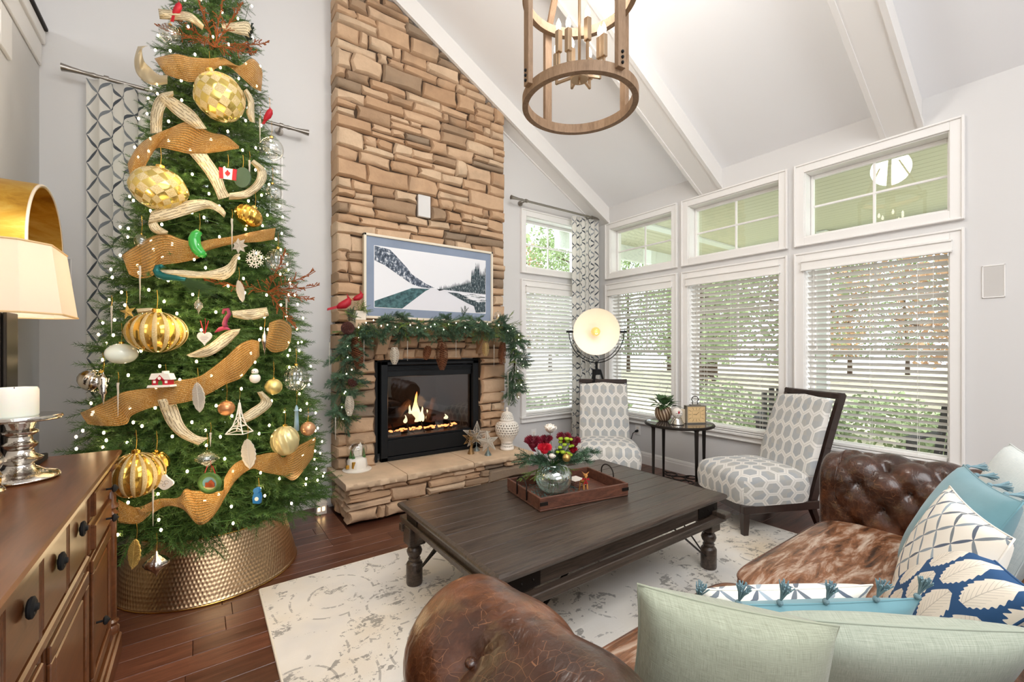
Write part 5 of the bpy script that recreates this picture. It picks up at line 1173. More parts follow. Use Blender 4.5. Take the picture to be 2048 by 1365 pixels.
# copper sprays
def csp(label, p, dirs, L, seed, mat_):
    rr = random.Random(seed); e = thing('glitter_spray', label, 'ornament', p, 'copper glitter sprays on the tree')
    for d in dirs:
        d = Vector(d).normalized(); m = MB(); pts = [p+d*L*t/6+Vector((0, 0, math.sin(t)*.01)) for t in range(7)]; m.tube(pts, .0022, 5)
        for t in range(2, 30):
            c = p+d*L*t/30; o_ = Vector([rr.gauss(0, 1) for _ in range(3)]); o_ = (o_-d*o_.dot(d)*.2).normalized(); ln = L*.26*(1-t/40)*rr.uniform(.5, 1); m.tube([c, c+(o_+d).normalized()*ln], .0016, 4)
            for s in range(4): m.sph(c+(o_+d).normalized()*ln*(.4+.2*s), .0034, 5, 3)
        obj('stem', m, mat_, e)
Rt, Up, Nr = Vector((cY, -sY, 0)), Vector((0, 0, 1)), Vector((-sY, -cY, 0))
csp('copper glitter spray bursting at the tree top', tp(430, 95, .04), [Up+Rt*.15, Up+Rt*.6, Up-Rt*.35, Up*.3-Rt*1+Nr*.2, Up*.1+Rt*.9, Up*-.2+Rt*.7+Nr*.2, Up*.6-Rt*.8], .30, 4, M_['copper'])
csp('copper glitter spray reaching right towards the chimney', tp(535, 585, .02), [Rt+Up*.15, Rt+Up*.45, Rt-Up*.15+Nr*.2, Rt*.5-Up*.5+Nr*.2, -Rt*.5+Up*.1+Nr*.4, Rt*.4+Up*.5+Nr*.3], .30, 8, M_['copper'])
csp('dark feathery spray on the right of the tree top', tp(495, 85, .02), [Up*.8+Rt*.2, Rt*.2-Up*.5+Nr*.2, Up*.1+Rt*.3+Nr*.3], .12, 5, plain('dark_green_leaf', '#16261F', .5))
# ------------------------------------------------------------------ rug
m = MB(); m.bbox((.268, .30, 0.001), (3.50, 2.78, .011), .004); rug = thing('area_rug', 'distressed cream and grey patterned area rug under the coffee table', 'rug', (1.9, 1.55, .001))
obj('pile', m, M_['rug'], rug)
m = MB()
for a, b in (((.268, .30), (.268, 2.78)), ((.268, 2.78), (3.50, 2.78)), ((3.50, 2.78), (3.50, .30))): m.tube([(a[0], a[1], .006), (b[0], b[1], .006)], .006, 6)
obj('binding', m, plain('rug_binding', '#E6DECF', .9), rug)
FZ = .0115
# ------------------------------------------------------------------ coffee table
tx0, tx1, ty0, ty1, tz = .93, 2.59, 1.385, 2.405, .47
ct = thing('coffee_table', 'large low dark rustic wooden coffee table with turned legs', 'coffee table', ((tx0+tx1)/2, (ty0+ty1)/2, FZ))
n = 9; bw = (ty1-ty0-.012)/n
rr = random.Random(8)
for k in range(n):
    a = ty0+.006+k*bw; obj('top_board', MB().bbox((tx0+.006, a+.0006, tz-.03), (tx1-.006, a+bw-.0006, tz-rr.uniform(0, .0008)), .0025), M_['table_wood'], ct, loc=((tx0+tx1)/2, a, tz))
def rim(name, z0, z1, o0, o1):
    m = MB(); prof = [(o0, z1), (o1, z1-.008), (o1+.004, (z0+z1)/2), (o1, z0+.004), (o0-.01, z0)]
    cs = [(tx0, ty0, -1, -1), (tx1, ty0, 1, -1), (tx1, ty1, 1, 1), (tx0, ty1, -1, 1)]
    P = [[(x+sx*o, y+sy*o, z) for o, z in prof] for x, y, sx, sy in cs]
    for i in range(4):
        A, B = P[i], P[(i+1) % 4]
        for j in range(len(prof)-1): m.add([A[j], B[j], B[j+1], A[j+1]], [(3, 2, 1, 0)])
    return m
obj('top_moulding', rim('m', tz-.034, tz+.0005, -.008, .006), M_['table_wood'], ct)
m = MB(); i_ = .035
for a, b in (((tx0+i_, ty0+i_-.0), (tx1-i_, ty0+i_+.024)), ((tx0+i_, ty1-i_-.024), (tx1-i_, ty1-i_))): m.bbox((a[0], a[1], tz-.12), (b[0], b[1], tz-.03), .003)
for a, b in (((tx0+i_, ty0+i_+.024), (tx0+i_+.024, ty1-i_-.024)), ((tx1-i_-.024, ty0+i_+.024), (tx1-i_, ty1-i_-.024))): m.bbox((a[0], a[1], tz-.12), (b[0], b[1], tz-.03), .003)
obj('apron', m, M_['table_wood'], ct)
def vbar(p, q, w_, h_): return MB().beam(p, q, w_, h_)
for yy in (ty0+.012, ty1-.012): obj('long_rail', MB().bbox((tx0-.0, yy-.022, tz-.165), (tx1+.0, yy+.022, tz-.122), .004), M_['table_wood'], ct)
for xx in (tx0+.055, tx1-.055): obj('cross_rail', MB().bbox((xx-.035, ty0-.05, tz-.128), (xx+.035, ty1+.05, tz-.096), .004), M_['table_wood'], ct)
LP = [(-.008, 0), (.043, 0), (.046, .01), (.046, .115), (.040, .125), (.030, .132), (.034, .140), (.034, .146), (.026, .152), (.038, .168), (.044, .188), (.038, .206), (.026, .216), (.036, .222), (.036, .230)]
for lx in (tx0+.062, tx1-.062):
    for ly in (ty0+.07, ty1-.07):
        l = MB(); l.lathe([(max(0, r_), z+FZ) for r_, z in LP], 20, (lx, ly, 0)); lo = obj('leg', l, M_['table_wood'], ct, smooth=True, autos=35, loc=(lx, ly, FZ))
        b = MB(); b.bbox((lx-.048, ly-.048, FZ+.23), (lx+.048, ly+.048, tz-.125), .004); b.v = [(x, y, z) for x, y, z in b.v]; obj('leg_block', b, M_['table_wood'], lo)
        for sx, sy in ((1 if lx < 1.5 else -1, 0), (0, 1 if ly < 1.9 else -1)):
            pr_ = [(0, 0), (.11, 0), (.10, -.02), (.07, -.035), (.045, -.06), (.02, -.09), (0, -.10)]
            Mx = Matrix(((sx*1.0, 0, -sy*.04 if sy else 0, lx+sx*.045+(sy*.02 if sy else 0)), (sy*1.0, 0, sx*.04 if sx else 0, ly+sy*.045-(sx*.02 if sx else 0)), (0, 1, 0, tz-.12), (0, 0, 0, 1)))
            obj('bracket', MB().prism(pr_, 1, Mx), M_['table_wood'], lo)
        sx = 1 if lx < 1.5 else -1; sy = 1 if ly < 1.9 else -1
        for d_ in (-.006, .006): obj('iron_stay', MB().beam((lx+sx*.04, ly+d_, .09), (lx+sx*.36, ly+d_, tz-.135), .010, .004), M_['iron'], lo)
        obj('iron_stay', MB().beam((lx, ly+sy*.04, .09), (lx, ly+sy*.30, tz-.125), .010, .004), M_['iron'], lo)
for sx, xx in ((-1, tx0+.0345), (1, tx1-.0345)):
    for yy in (ty0+.0345, ty1-.0345):
        s2 = -1 if yy < 1.9 else 1
        m = MB(); m.bbox((xx-sx*.0, yy-.14 if s2 > 0 else yy, tz-.115), (xx+sx*.003, yy if s2 > 0 else yy+.14, tz-.05), .001); m.bbox((xx-sx*.20 if sx > 0 else xx, yy, tz-.115), (xx if sx > 0 else xx+.20, yy+s2*.003, tz-.05), .001)
        for q in range(3): m.sph((xx-sx*(.04+q*.06), yy+s2*.004, tz-.082), .006, 8, 5)
        obj('corner_iron', m, M_['iron'], ct)
# ------------------------------------------------------------------ slipper chairs
def slipper(label, loc, rz):
    e = thing('slipper_chair', label, 'chair', (0, 0, 0), 'honeycomb fabric slipper chairs'); wf = M_['espresso']
    # local: faces +x, width along y. seat x -.02..-.60 ; origin at front edge centre on the floor
    def leg(name, x, y, dx, w0, w1, z1):
        m = MB(); m.add([(x-w0/2+dx, y-w0/2, 0), (x+w0/2+dx, y-w0/2, 0), (x+w0/2+dx, y+w0/2, 0), (x-w0/2+dx, y+w0/2, 0), (x-w1/2, y-w1/2, z1), (x+w1/2, y-w1/2, z1), (x+w1/2, y+w1/2, z1), (x-w1/2, y+w1/2, z1)], [(0, 3, 2, 1), (4, 5, 6, 7), (0, 1, 5, 4), (1, 2, 6, 5), (2, 3, 7, 6), (3, 0, 4, 7)]); obj(name, m, wf, e, bevel=.003)
    for s in (-1, 1): leg('leg', -.03, s*.265, .0, .036, .055, .20); leg('leg', -.60, s*.235, -.09, .034, .05, .22)
    m = MB(); m.bbox((-.64, -.295, .165), (0, -.26, .225), .004); m.bbox((-.64, .26, .165), (0, .295, .225), .004); m.bbox((-.035, -.26, .165), (0, .26, .225), .004); m.bbox((-.64, -.26, .17), (-.60, .26, .22), .004); obj('seat_frame', m, wf, e)
    # backrest posts and top rail, raked
    bp = lambda t: Vector((-.585-.235*t-.03*t*t, 0, .20+.80*t))
    for s in (-1, 1):
        m = MB(); P = [bp(t/6)+Vector((-.035, s*.245, 0)) for t in range(7)]
        for a, b in zip(P, P[1:]): m.beam(a, b+(b-a)*.04, .03, .055, up=(1, 0, .2))
        obj('back_post', m, wf, e)
    top = bp(1.0)+Vector((-.03, 0, .0)); obj('top_rail', MB().bbox((top.x-.03, -.262, top.z-.035), (top.x+.035, .262, top.z+.012), .008), wf, e)
    # seat cushion
    def seat(u, v):
        a = u*2*math.pi; ex = 5.5; c, s = math.cos(a), math.sin(a)
        x = (abs(c)**(2/ex))*(1 if c > 0 else -1); y = (abs(s)**(2/ex))*(1 if s > 0 else -1)
        if v < .5: k = 1; z = .222+(v/.5)*.175; bl = .010*math.sin(v*2*math.pi)
        else: q = (v-.5)/.5; k = 1-q; z = .397+.075*(1-(1-q)**3.0)*1.0; bl = 0; 
        if v >= .5: k = (1-q**1.25)
        return Vector((-.295+(.305+bl)*x*k, (.30+bl)*y*k, z))
    m = MB(); m.grid(seat, 64, 20, closed_u=True)
    # planar-ish uv: metres
    def remap(mm, fu):
        for k, f in enumerate(mm.f): mm.uv[k] = tuple(fu(Vector(mm.v[i]), k) for i in f)
    def seat_uv(mm):
        for k, f in enumerate(mm.f):
            P = [Vector(mm.v[i]) for i in f]; nrm = (P[1]-P[0]).cross(P[-1]-P[0])
            if nrm.length < 1e-9: nrm = (P[2]-P[1]).cross(P[0]-P[1])
            n_ = nrm.normalized() if nrm.length > 0 else Vector((0, 0, 1)); sc = 11.5
            if abs(n_.z) > .55: mm.uv[k] = tuple((p.y*sc, p.x*sc*.66) for p in P)
            elif abs(n_.x) > abs(n_.y): mm.uv[k] = tuple((p.y*sc, (.40-p.z)*sc*.66*(1 if n_.x > 0 else -1)) for p in P)
            else: mm.uv[k] = tuple((p.z*sc, p.x*sc*.66) for p in P)
    seat_uv(m); obj('seat_cushion', m, M_['hexf'], e, smooth=True)
    m = MB()
    def back(u, v):
        t = v; base = bp(.21+.77*t); th = .055+.045*math.sin(math.pi*min(1, t*.9+.08)); w_ = .262-.012*t
        a = u*2*math.pi; c, s = math.cos(a), math.sin(a); ex = 4.5; x = (abs(c)**(2/ex))*(1 if c > 0 else -1); y = (abs(s)**(2/ex))*(1 if s > 0 else -1)
        k = 1 if 0 < v < 1 else 0; e_ = 1-.35*(max(0, v-.93)/.07)**2 if v < 1 else 0
        return Vector((base.x+.045+th*.5*x*k*e_+th*.12*(1-abs(y)), (w_)*y*k, base.z))
    m.grid(back, 56, 24, closed_u=True)
    for k, f in enumerate(m.f):
        P = [Vector(m.v[i]) for i in f]; m.uv[k] = tuple((p.y*11.5, p.z*11.5*.66) for p in P)
    obj('back_cushion', m, M_['hexf'], e, smooth=True)
    e.location = loc; e.rotation_euler.z = rz; return e
slipper('honeycomb-patterned slipper chair seen from its side, next to the sofa', (3.262, 1.81, .0), math.atan2(.42, -.905)).location.z = 0
slipper('honeycomb-patterned slipper chair facing the camera, before the floor lamp', (3.03, 2.70, .0), math.atan2(-.72, -.69))
# ------------------------------------------------------------------ round side table
sc_ = Vector((3.66, 2.40, 0)); st = thing('side_table', 'round glass-topped side table on four dark metal legs', 'side table', sc_)
zt = .655; rd = .30
m = MB(); m.tube([sc_+Vector((rd*math.cos(a*math.pi/24), rd*math.sin(a*math.pi/24), zt-.012)) for a in range(48)], .012, 8, True); obj('top_rim', m, M_['iron'], st, smooth=True)
m = MB(); m.lathe([(0, zt-.008), (rd-.006, zt-.008), (rd-.006, zt), (0, zt)], 48, sc_); gl, nt, b = newmat('dark_glass_top'); b.inputs['Base Color'].default_value = (.10, .09, .085, 1); b.inputs['Roughness'].default_value = .04; b.inputs['Metallic'].default_value = .35; b.inputs['Specular IOR Level'].default_value = .9
obj('glass_top', m, gl, st, smooth=True, autos=30)
ang = [R(-35.69+a) for a in (12, 102, 192, 282)]
for a in ang:
    d = Vector((math.cos(a), math.sin(a), 0)); m = MB(); m.cyl(sc_+d*(rd-.035)+Vector((0, 0, 0)), sc_+d*(rd-.035)+Vector((0, 0, zt-.03)), .011, .021, 4); m.cyl(sc_+d*(rd-.035)+Vector((0, 0, zt-.035)), sc_+d*(rd-.035)+Vector((0, 0, zt-.012)), .024, .016, 10); obj('leg', m, M_['iron'], st)
m = MB(); 
for a in ang:
    d = Vector((math.cos(a), math.sin(a), 0)); c = sc_+d*.13+Vector((0, 0, .13)); m.tube([c+Vector((.055*math.cos(t*math.pi/8), .055*math.sin(t*math.pi/8), 0)) for t in range(16)], .006, 6, True); m.tube([c+d*.055, sc_+d*(rd-.03)+Vector((0, 0, .13))], .006, 6)
    e2 = Vector((math.cos(a+math.pi/4), math.sin(a+math.pi/4), 0)); m.tube([c+(e2-d)*.03, sc_+e2*.06+Vector((0, 0, .13))], .006, 6)
m.tube([sc_+Vector((.06*math.cos(t*math.pi/8), .06*math.sin(t*math.pi/8), .13)) for t in range(16)], .006, 6, True)
obj('stretcher', m, M_['iron'], st, smooth=True)
# ------------------------------------------------------------------ leather sofa
sf = thing('leather_sofa', 'tufted brown leather chesterfield sofa with hide seat cushions', 'sofa', (1.685, .40, FZ))
def tuft(y, s, A=.022, sy=.10, ss=.105):
    a, b = y/sy, s/ss; p, q = (a+b)/2, (a-b)/2
    h = A*(abs(math.sin(math.pi*p))**.45*abs(math.sin(math.pi*q))**.45)
    dp, dq = p-round(p), q-round(q); h -= A*1.3*math.exp(-(dp*dp+dq*dq)/.012); return h
AR, AZ = .142, .635
def arm(xc, inner, label=None):  # inner=+1: seat side towards +x
    # profile path: from seat level up the inner face, over the roll, down outside
    prof = []
    for k in range(10): t = k/9; prof.append((inner*(AR-.0), .38+(AZ-.38)*t, inner, 0))
    for k in range(1, 28): a = math.pi*1.25*k/27; prof.append((inner*AR*math.cos(a), AZ+AR*math.sin(a), inner*math.cos(a), math.sin(a)))
    for k in range(1, 9): t = k/8; prof.append((-inner*(AR*.72-.03*t), (AZ-AR*.70)*(1-t)+.14*t, -inner, 0))
    L = [0]
    for a, b in zip(prof, prof[1:]): L.append(L[-1]+math.dist(a[:2], b[:2]))
    yF, yB = .955, -.05; NY = 84
    m = MB()
    def fn(u, v):
        j = round(u*(len(prof)-1)); x, z, nx, nz = prof[j]; s = L[j]-.38+.0
        if v > .86: q = (v-.86)/.14; y = (yF-.07)+.07*math.sin(q*math.pi/2); k = math.cos(q*math.pi/2)**.7*.30+.70 if q < 1 else .70
        else: y = yB+(yF-.07-yB)*(v/.86); k = 1
        h = tuft(y-.073 if inner < 0 else y-.045, s+.0, .032)*(1 if j < 30 else max(0, 1-(j-30)/5))*(1 if v < .80 else max(0, 1-(v-.80)/.07))
        if inner > 0:  # the near arm: smooth rolled top with single deep buttons and radiating pleats
            top_ = min(1, max(0, (j-12)/6)); hb_ = .026
            for yb2 in (.735, .44, .145):
                dy_, ds_ = y-yb2, L[j]-L[25]; dd_ = math.hypot(dy_, ds_); th_ = math.atan2(ds_, dy_)
                hb_ -= .036*math.exp(-(dd_/.045)**2)+(.0065*math.sin(th_*15)*(1 if ds_ < .01 else .35))*math.exp(-((dd_-.065)/.045)**2)
            for yb2 in (.735, .44, .145): hb_ -= .008*math.exp(-((y-yb2)/.009)**2)*(1 if j > 25 else 0)
            h = h*(1-top_)+hb_*top_*(1 if v < .84 else .75+.25*max(0, 1-(v-.84)/.05))
        x2 = x+nx*h; z2 = z+nz*h; cz = AZ if z > AZ-AR else z
        return Vector((xc+x2*k, y, cz+(z2-cz)*k))
    m.grid(fn, len(prof)-1, NY); a_ = obj('arm', m, M_['leather'], sf, smooth=True, solid=.004)
    # front facing: domed pleated disc and straight panel below
    m = MB(); R_ = AR*.72
    def disc(u, v):
        a = u*2*math.pi; r_ = R_*v; pl_ = .003*math.sin(a*14)*v; return Vector((xc+r_*math.cos(a), yF-.004+.03*math.cos(v*math.pi/2)*.8+pl_, AZ+r_*math.sin(a)))
    m.grid(disc, 56, 8, closed_u=True); m.bbox((xc-AR*.62, yF-.04, .10), (xc+AR*.70 if inner > 0 else xc+AR*.62, yF-.012, AZ-.05), .01); obj('arm_front', m, M_['leather'], sf, smooth=True, autos=50)
    m = MB(); m.tube([Vector((xc+R_*math.cos(t*math.pi/20), yF-.002, AZ+R_*math.sin(t*math.pi/20))) for t in range(40)], .004, 6, True)
    sy = AR*.9; m.tube([fn(j/(len(prof)-1), .845)+Vector((0, 0, .001)) for j in range(6, len(prof)-6)], .0035, 6); obj('piping', m, M_['leather'], sf, smooth=True)
    bt = MB()
    off = .073 if inner < 0 else .045
    for i in range(-2, 12):
        for j in range(-4, 9):
            if (i+j) % 2: continue
            y = i*.10+off; s = j*.105+.38
            if y > .80 or y < -.05 or s < .02 or s > L[29]: continue
            if inner > 0 and s > L[14]: continue
            k = min(range(len(L)), key=lambda q: abs(L[q]-s)); x, z, nx, nz = prof[k]; h = tuft(y-off, L[k]-.38, .032)
            b = MB(); b.sph((xc+x+nx*(h+.010), y, z+nz*(h+.010)), .0135, 12, 8, (.6 if abs(nx) > .7 else 1, 1, 1 if abs(nx) > .7 else .6)); obj('button', b, M_['leather'], a_, smooth=True, loc=(xc+x, y, z))
    if inner > 0:
        p_ = MB(); p_.tube([fn(j/(len(prof)-1), (.735-yB)/(yF-.07-yB)*.86)+Vector((0, 0, .0006)) for j in range(26, 37)], .0022, 6); obj('seam', p_, M_['leather'], a_, smooth=True)
        for yb2 in (.735, .44, .145):
            x, z, nx, nz = prof[25]; b = MB(); b.sph((xc+x-nx*.004, yb2, z-nz*.004), .0135, 12, 8, (1, 1, .7)); obj('button', b, M_['leather'], a_, smooth=True, loc=(xc+x, yb2, z))
    return a_
arm(.525, 1); arm(2.885, -1)
# back: same roll along x
m = MB(); yb = -.10
prof = [(AR+.055-.055*k/9, .38+(AZ-.38)*k/9, 1, 0) for k in range(10)]+[(AR*math.cos(a), AZ+AR*math.sin(a), math.cos(a), math.sin(a)) for a in [math.pi*1.2*k/24 for k in range(1, 25)]]+[(-.13, .14, -1, 0)]
L = [0]
for a, b in zip(prof, prof[1:]): L.append(L[-1]+math.dist(a[:2], b[:2]))
m.grid(lambda u, v: (lambda P, h: Vector((.32+(3.055-.32)*v, yb+P[0]+P[2]*h, P[1]+P[3]*h)))(prof[round(u*(len(prof)-1))], tuft(.32+2.735*v, L[round(u*(len(prof)-1))], .018)), len(prof)-1, 160)
obj('back', m, M_['leather'], sf, smooth=True)
obj('seat_base', MB().bbox((.60, -.05, .09), (2.77, .86, .345), .02), M_['leather'], sf, smooth=True, autos=40)
for xx in (.42, 2.95):
    for yy in (-.10, .85): obj('foot', MB().lathe([(0, FZ), (.022, FZ), (.035, FZ+.04), (.028, FZ+.09), (.04, FZ+.13), (0, FZ+.13)], 14, (xx, yy, 0)), M_['espresso'], sf, smooth=True)
def cushion(x0, x1, y0, y1, z0, z1, seed):
    cx, cy = (x0+x1)/2, (y0+y1)/2; hx_, hy_ = (x1-x0)/2, (y1-y0)/2; m = MB(); ex = 9
    def fn(u, v):
        a = u*2*math.pi; c, s = math.cos(a), math.sin(a); x = (abs(c)**(2/ex))*(1 if c > 0 else -1); y = (abs(s)**(2/ex))*(1 if s > 0 else -1)
        if v < .3: q = v/.3; k = 1+.012*math.sin(q*math.pi); z = z0+(z1-z0-.03)*q
        else: q = (v-.3)/.7; k = 1-q**1.4; z = z1-.03+.045*(1-(1-min(1, q*1.15))**3)
        P = Vector((cx+hx_*x*k, cy+hy_*y*k, z))
        if v > .3: P.z += (noise.noise(Vector((P.x*2.6+seed, P.y*5, 0)))*.012+noise.noise(Vector((P.x*9+seed, P.y*14, 4)))*.0045)*min(1, q*3)
        return P
    m.grid(fn, 120, 40, closed_u=True); o = obj('seat_cushion', m, M_['hide'], sf, smooth=True)
    for zz, vv in ((z1-.028, .3), (z0+.006, .02)):
        p = MB(); p.tube([fn(i/120, vv)+Vector((0, 0, 0)) for i in range(120)], .0055, 6, True); obj('piping', p, M_['leather'], o, smooth=True)
cushion(.66, 1.682, .10, .90, .345, .475, 1); cushion(1.690, 2.722, .10, .90, .345, .475, 5)
# ------------------------------------------------------------------ cushions (pillows)
def pillow(name, label, A, Bv, Cv, mat_, th=.14, uv=(1, 1), group=None, tass=None, seed=0, n=26):
    """A bottom corner, Bv vector along the bottom edge, Cv vector up the side"""
    A, Bv, Cv = Vector(A), Vector(Bv), Vector(Cv); N_ = Bv.cross(Cv).normalized(); e = thing(name, label, 'cushion', A+Bv*.5, group)
    m = MB()
    def f(side):
        def g(u, v):
            a, b = u*2-1, v*2-1; edge = (1-a*a)*(1-b*b); pinch = 1-.05*(1-b*b)*abs(a)**3*0
            sx = 1-.075*(1-abs(b)**2.2*0)*(1-b*b)*.0
            au = .5+.5*a*(1-.07*(1-b*b)); bv = .5+.5*b*(1-.07*(1-a*a))
            h = th*.5*(max(0, edge)**.42)*(1+.10*noise.noise(Vector((a*1.7+seed, b*1.7, side))))
            return A+Bv*au+Cv*bv+N_*side*(h+.0006)
        return g
    m.grid(f(1), n, n, uvs=uv); k0 = len(m.f); m.grid(f(-1), n, n, uvs=uv)
    for k in range(k0, len(m.f)): m.f[k] = m.f[k][::-1]; m.uv[k] = m.uv[k][::-1]
    obj('cover', m, mat_, e, smooth=True)
    bd = [(t, 0) for t in np.linspace(0, 1, 14)]+[(1, t) for t in np.linspace(0, 1, 14)[1:]]+[(t, 1) for t in np.linspace(1, 0, 14)[1:]]+[(0, t) for t in np.linspace(1, 0, 14)[1:-1]]
    p = MB(); p.tube([f(1)(u, v)-N_*.0006 for u, v in bd], .0028, 6, True); obj('piping', p, mat_, e, smooth=True)
    if tass:
        rr = random.Random(seed+3)
        for (u, v, dx, dy) in tass:
            c = f(1)(u, v); d = (Bv.normalized()*dx+Cv.normalized()*dy+Vector((0, 0, -.35))).normalized(); t = MB(); t.sph(c+d*.008, .008, 10, 6)
            a_ = d.orthogonal().normalized(); b_ = d.cross(a_)
            for q in range(34):
                th_ = rr.random()*6.28; sp = rr.uniform(.1, .34); e_ = (d+(a_*math.cos(th_)+b_*math.sin(th_))*sp+Vector((0, 0, -.15*rr.random()))).normalized(); t.tube([c+d*.012, c+d*.02+e_*.02, c+d*.012+e_*rr.uniform(.045, .058)], .0015, 4)
            obj('tassel', t, M_['tassel'], e)
    return e
tt = lambda s: [(u, 1, 0, 1) for u in s]
# group leaning in the near-left corner (backs towards the photographer)
d1 = Vector((.77, -.64, 0))
pillow('throw_pillow', 'sage green linen pillow, nearest the camera in the left sofa corner', (.80, .665, .50), (.345, -.262, -.085), (-.023, -.054, .335), M_['linen'], .17, (1, 1), 'scatter cushions on the sofa', seed=1)
pillow('throw_pillow', 'grey-sage linen pillow right behind the nearest sage pillow, at the bottom edge', (1.13, .56, .49), (.30, -.40, .06), (-.06, -.08, .235), M_['linen2'], .15, (1, 1), 'scatter cushions on the sofa', seed=2)
pillow('throw_pillow', 'teal velvet pillow with a tasselled edge, lying behind the two sage pillows', (1.0, .66, .485), Vector((.80, -.52, 0))*.62, (-.02, -.05, .235), M_['velvet'], .11, (1, 1), 'scatter cushions on the sofa', tass=tt((.02, .2, .38, .58, .8, .98)), seed=3)
pillow('throw_pillow', 'cream lattice pillow lying low behind the teal tasselled edge', (1.14, .73, .485), Vector((.80, -.52, 0))*.52, (-.02, -.06, .20), M_['lattice_p'], .11, (4.5, 4.5), 'scatter cushions on the sofa', seed=4)
# group leaning in the far-right corner
d2 = Vector((-.925, -.38, 0))
pillow('throw_pillow', 'pale blue-grey linen pillow, farthest back at the right frame edge', (2.72, .42, .50), d2*.52, (.05, -.16, .45), M_['linen3'], .16, (1, 1), 'scatter cushions on the sofa', seed=5)
pillow('throw_pillow', 'teal velvet pillow standing in the right sofa corner', (2.33, .52, .482), d2*.50, (.12, -.17, .41), M_['velvet'], .16, (1, 1), 'scatter cushions on the sofa', tass=[(0, 0, -1, -.3), (.04, 1, 0, .4), (.25, 1, 0, .4), (.5, 1, 0, .4), (.75, 1, 0, .4), (.98, 1, 0, .4)], seed=6)
pillow('throw_pillow', 'cream pillow with blue lattice stitching in front of the teal one', (2.03, .47, .482), d2*.50, (.11, -.13, .385), M_['lattice_p'], .14, (4.6, 4.6), 'scatter cushions on the sofa', seed=7)
pillow('throw_pillow', 'blue and cream leaf-print lumbar pillow, lowest of the right group', (1.915, .47, .482), Vector((-.87, -.38, 0))*.50, (-.03, -.20, .33), M_['leafp'], .12, (1, 1), 'scatter cushions on the sofa', seed=8)
# ------------------------------------------------------------------ dresser (credenza) along the left wall
cz = .90; fx = -.315; yA, yB_ = .25, 2.60
dr = thing('wooden_credenza', 'long dark walnut sideboard with black ring pulls at the left', 'sideboard', (-.56, 1.4, 0))
wm = M_['walnut']
m = MB(); m.bbox((XL+.01, yA, cz-.022), (fx+.03, yB_, cz), .006); obj('top', m, wm, dr)
m = MB(); m.bbox((XL+.012, yA+.01, cz-.045), (fx+.018, yB_-.012, cz-.022), .006); obj('top_moulding', m, wm, dr)
obj('carcass', MB().box((XL+.02, yA+.03, .10), (fx-.022, yB_-.03, cz-.045)), wm, dr)
m = MB(); m.bbox((XL+.015, yA+.0, .0), (fx+.03, yB_-.0, .09), .008); m.bbox((XL+.015, yA+.01, .09), (fx+.018, yB_-.012, .115), .006); obj('plinth', m, wm, dr)
def panel(name, y0, y1, z0, z1, x=fx-.022, raised=True):
    m = MB(); m.bbox((x, y0, z0), (x+.018, y1, z1), .004)
    if raised:
        for a, b, c, d in ((y0, y1, z0, z0+.045), (y0, y1, z1-.045, z1), (y0, y0+.045, z0+.045, z1-.045), (y1-.045, y1, z0+.045, z1-.045)): m.bbox((x+.018, a, c), (x+.028, b, d), .003)
        m.bbox((x+.016, y0+.065, z0+.065), (x+.024, y1-.065, z1-.065), .006)
    return obj(name, m, wm, dr)
def ring_pull(y, z, par, x=fx-.002):
    m = MB(); m.cyl((x, y, z), (x+.012, y, z), .008, n=12); m.lathe([(.020, 0), (.024, .004), (.024, .009), (.016, .013), (.010, .012), (.007, .018), (0, .019)], 22, (x+.003, y, z), axis=(1, 0, 0)); obj('ring_pull', m, M_['blackm'], par, smooth=True, autos=35)
def knob(y, z, par, x=fx+.002):
    m = MB(); m.cyl((x, y, z), (x+.022, y, z), .004, n=10); m.lathe([(0, .018), (.010, .019), (.0165, .024), (.014, .030), (.007, .035), (0, .040)], 16, (x, y, z), axis=(1, 0, 0)); obj('knob', m, M_['blackm'], par, smooth=True, autos=40)
def fluted(y0, y1, z0, z1, name='pilaster'):
    m = MB(); m.box((fx-.022, y0, z0), (fx-.008, y1, z1)); n_ = 3; w_ = (y1-y0)/n_
    for k in range(n_): m.cyl((fx-.010, y0+w_*(k+.5), z0), (fx-.010, y0+w_*(k+.5), z1), w_*.42, n=10)
    obj(name, m, wm, dr, smooth=True, autos=40)
# far bay: two short drawers over a door
for (a, b, ky) in ((2.12, 2.50, 2.345),):
    for z0, z1 in ((.735, .845), (.615, .728)): ky = 2.345; d = panel('drawer', a, b, z0, z1, raised=False); 
    for z0, z1 in ((.735, .845), (.615, .728)):
        d = panel('drawer_face', a+.02, b-.02, z0+.012, z1-.012, fx-.008, False); knob(2.345, (z0+z1)/2, d, fx+.009)
d = panel('door', 2.12, 2.50, .13, .595); knob(2.17, .35, d, fx+.006)
y = 2.095; ks = []
while y > .4:
    fluted(y-.032, y, .63, .85); d = panel('drawer', y-.032-.232, y-.036, .64, .845, raised=False); ring_pull(y-.032-.115, .768, d); 
    m = MB(); m.bbox((fx-.022, y-.27, .60), (fx-.002, y, .628), .005)
    y -= .264
obj('waist_rail', MB().bbox((fx-.022, yA+.03, .598), (fx-.000, 2.10, .628), .006), wm, dr)
y = 2.085
while y > .5:
    fluted(y-.03, y, .125, .59); d = panel('door', y-.50, y-.036, .13, .59); knob(y-.075 if int(y*2) % 2 else y-.46, .35, d, fx+.006); y -= .53
m = MB(); yc = 2.548; xc_ = fx-.004
m.lathe([(0, .115), (.030, .115), (.032, .14), (.024, .15), (.030, .165), (.020, .175), (.022, .18), (.0225, .60), (.026, .61), (.018, .622), (.030, .635), (.018, .65), (.030, .662), (.026, .675), (.021, .68), (.0215, .82), (.026, .83), (.028, .85), (0, .852)], 24, (xc_, yc, 0), flute=lambda t, z: 1-(.10*abs(math.sin(t*5)) if (.18 < z < .60 or .68 < z < .82) else 0)); obj('corner_column', m, wm, dr, smooth=True, autos=50)
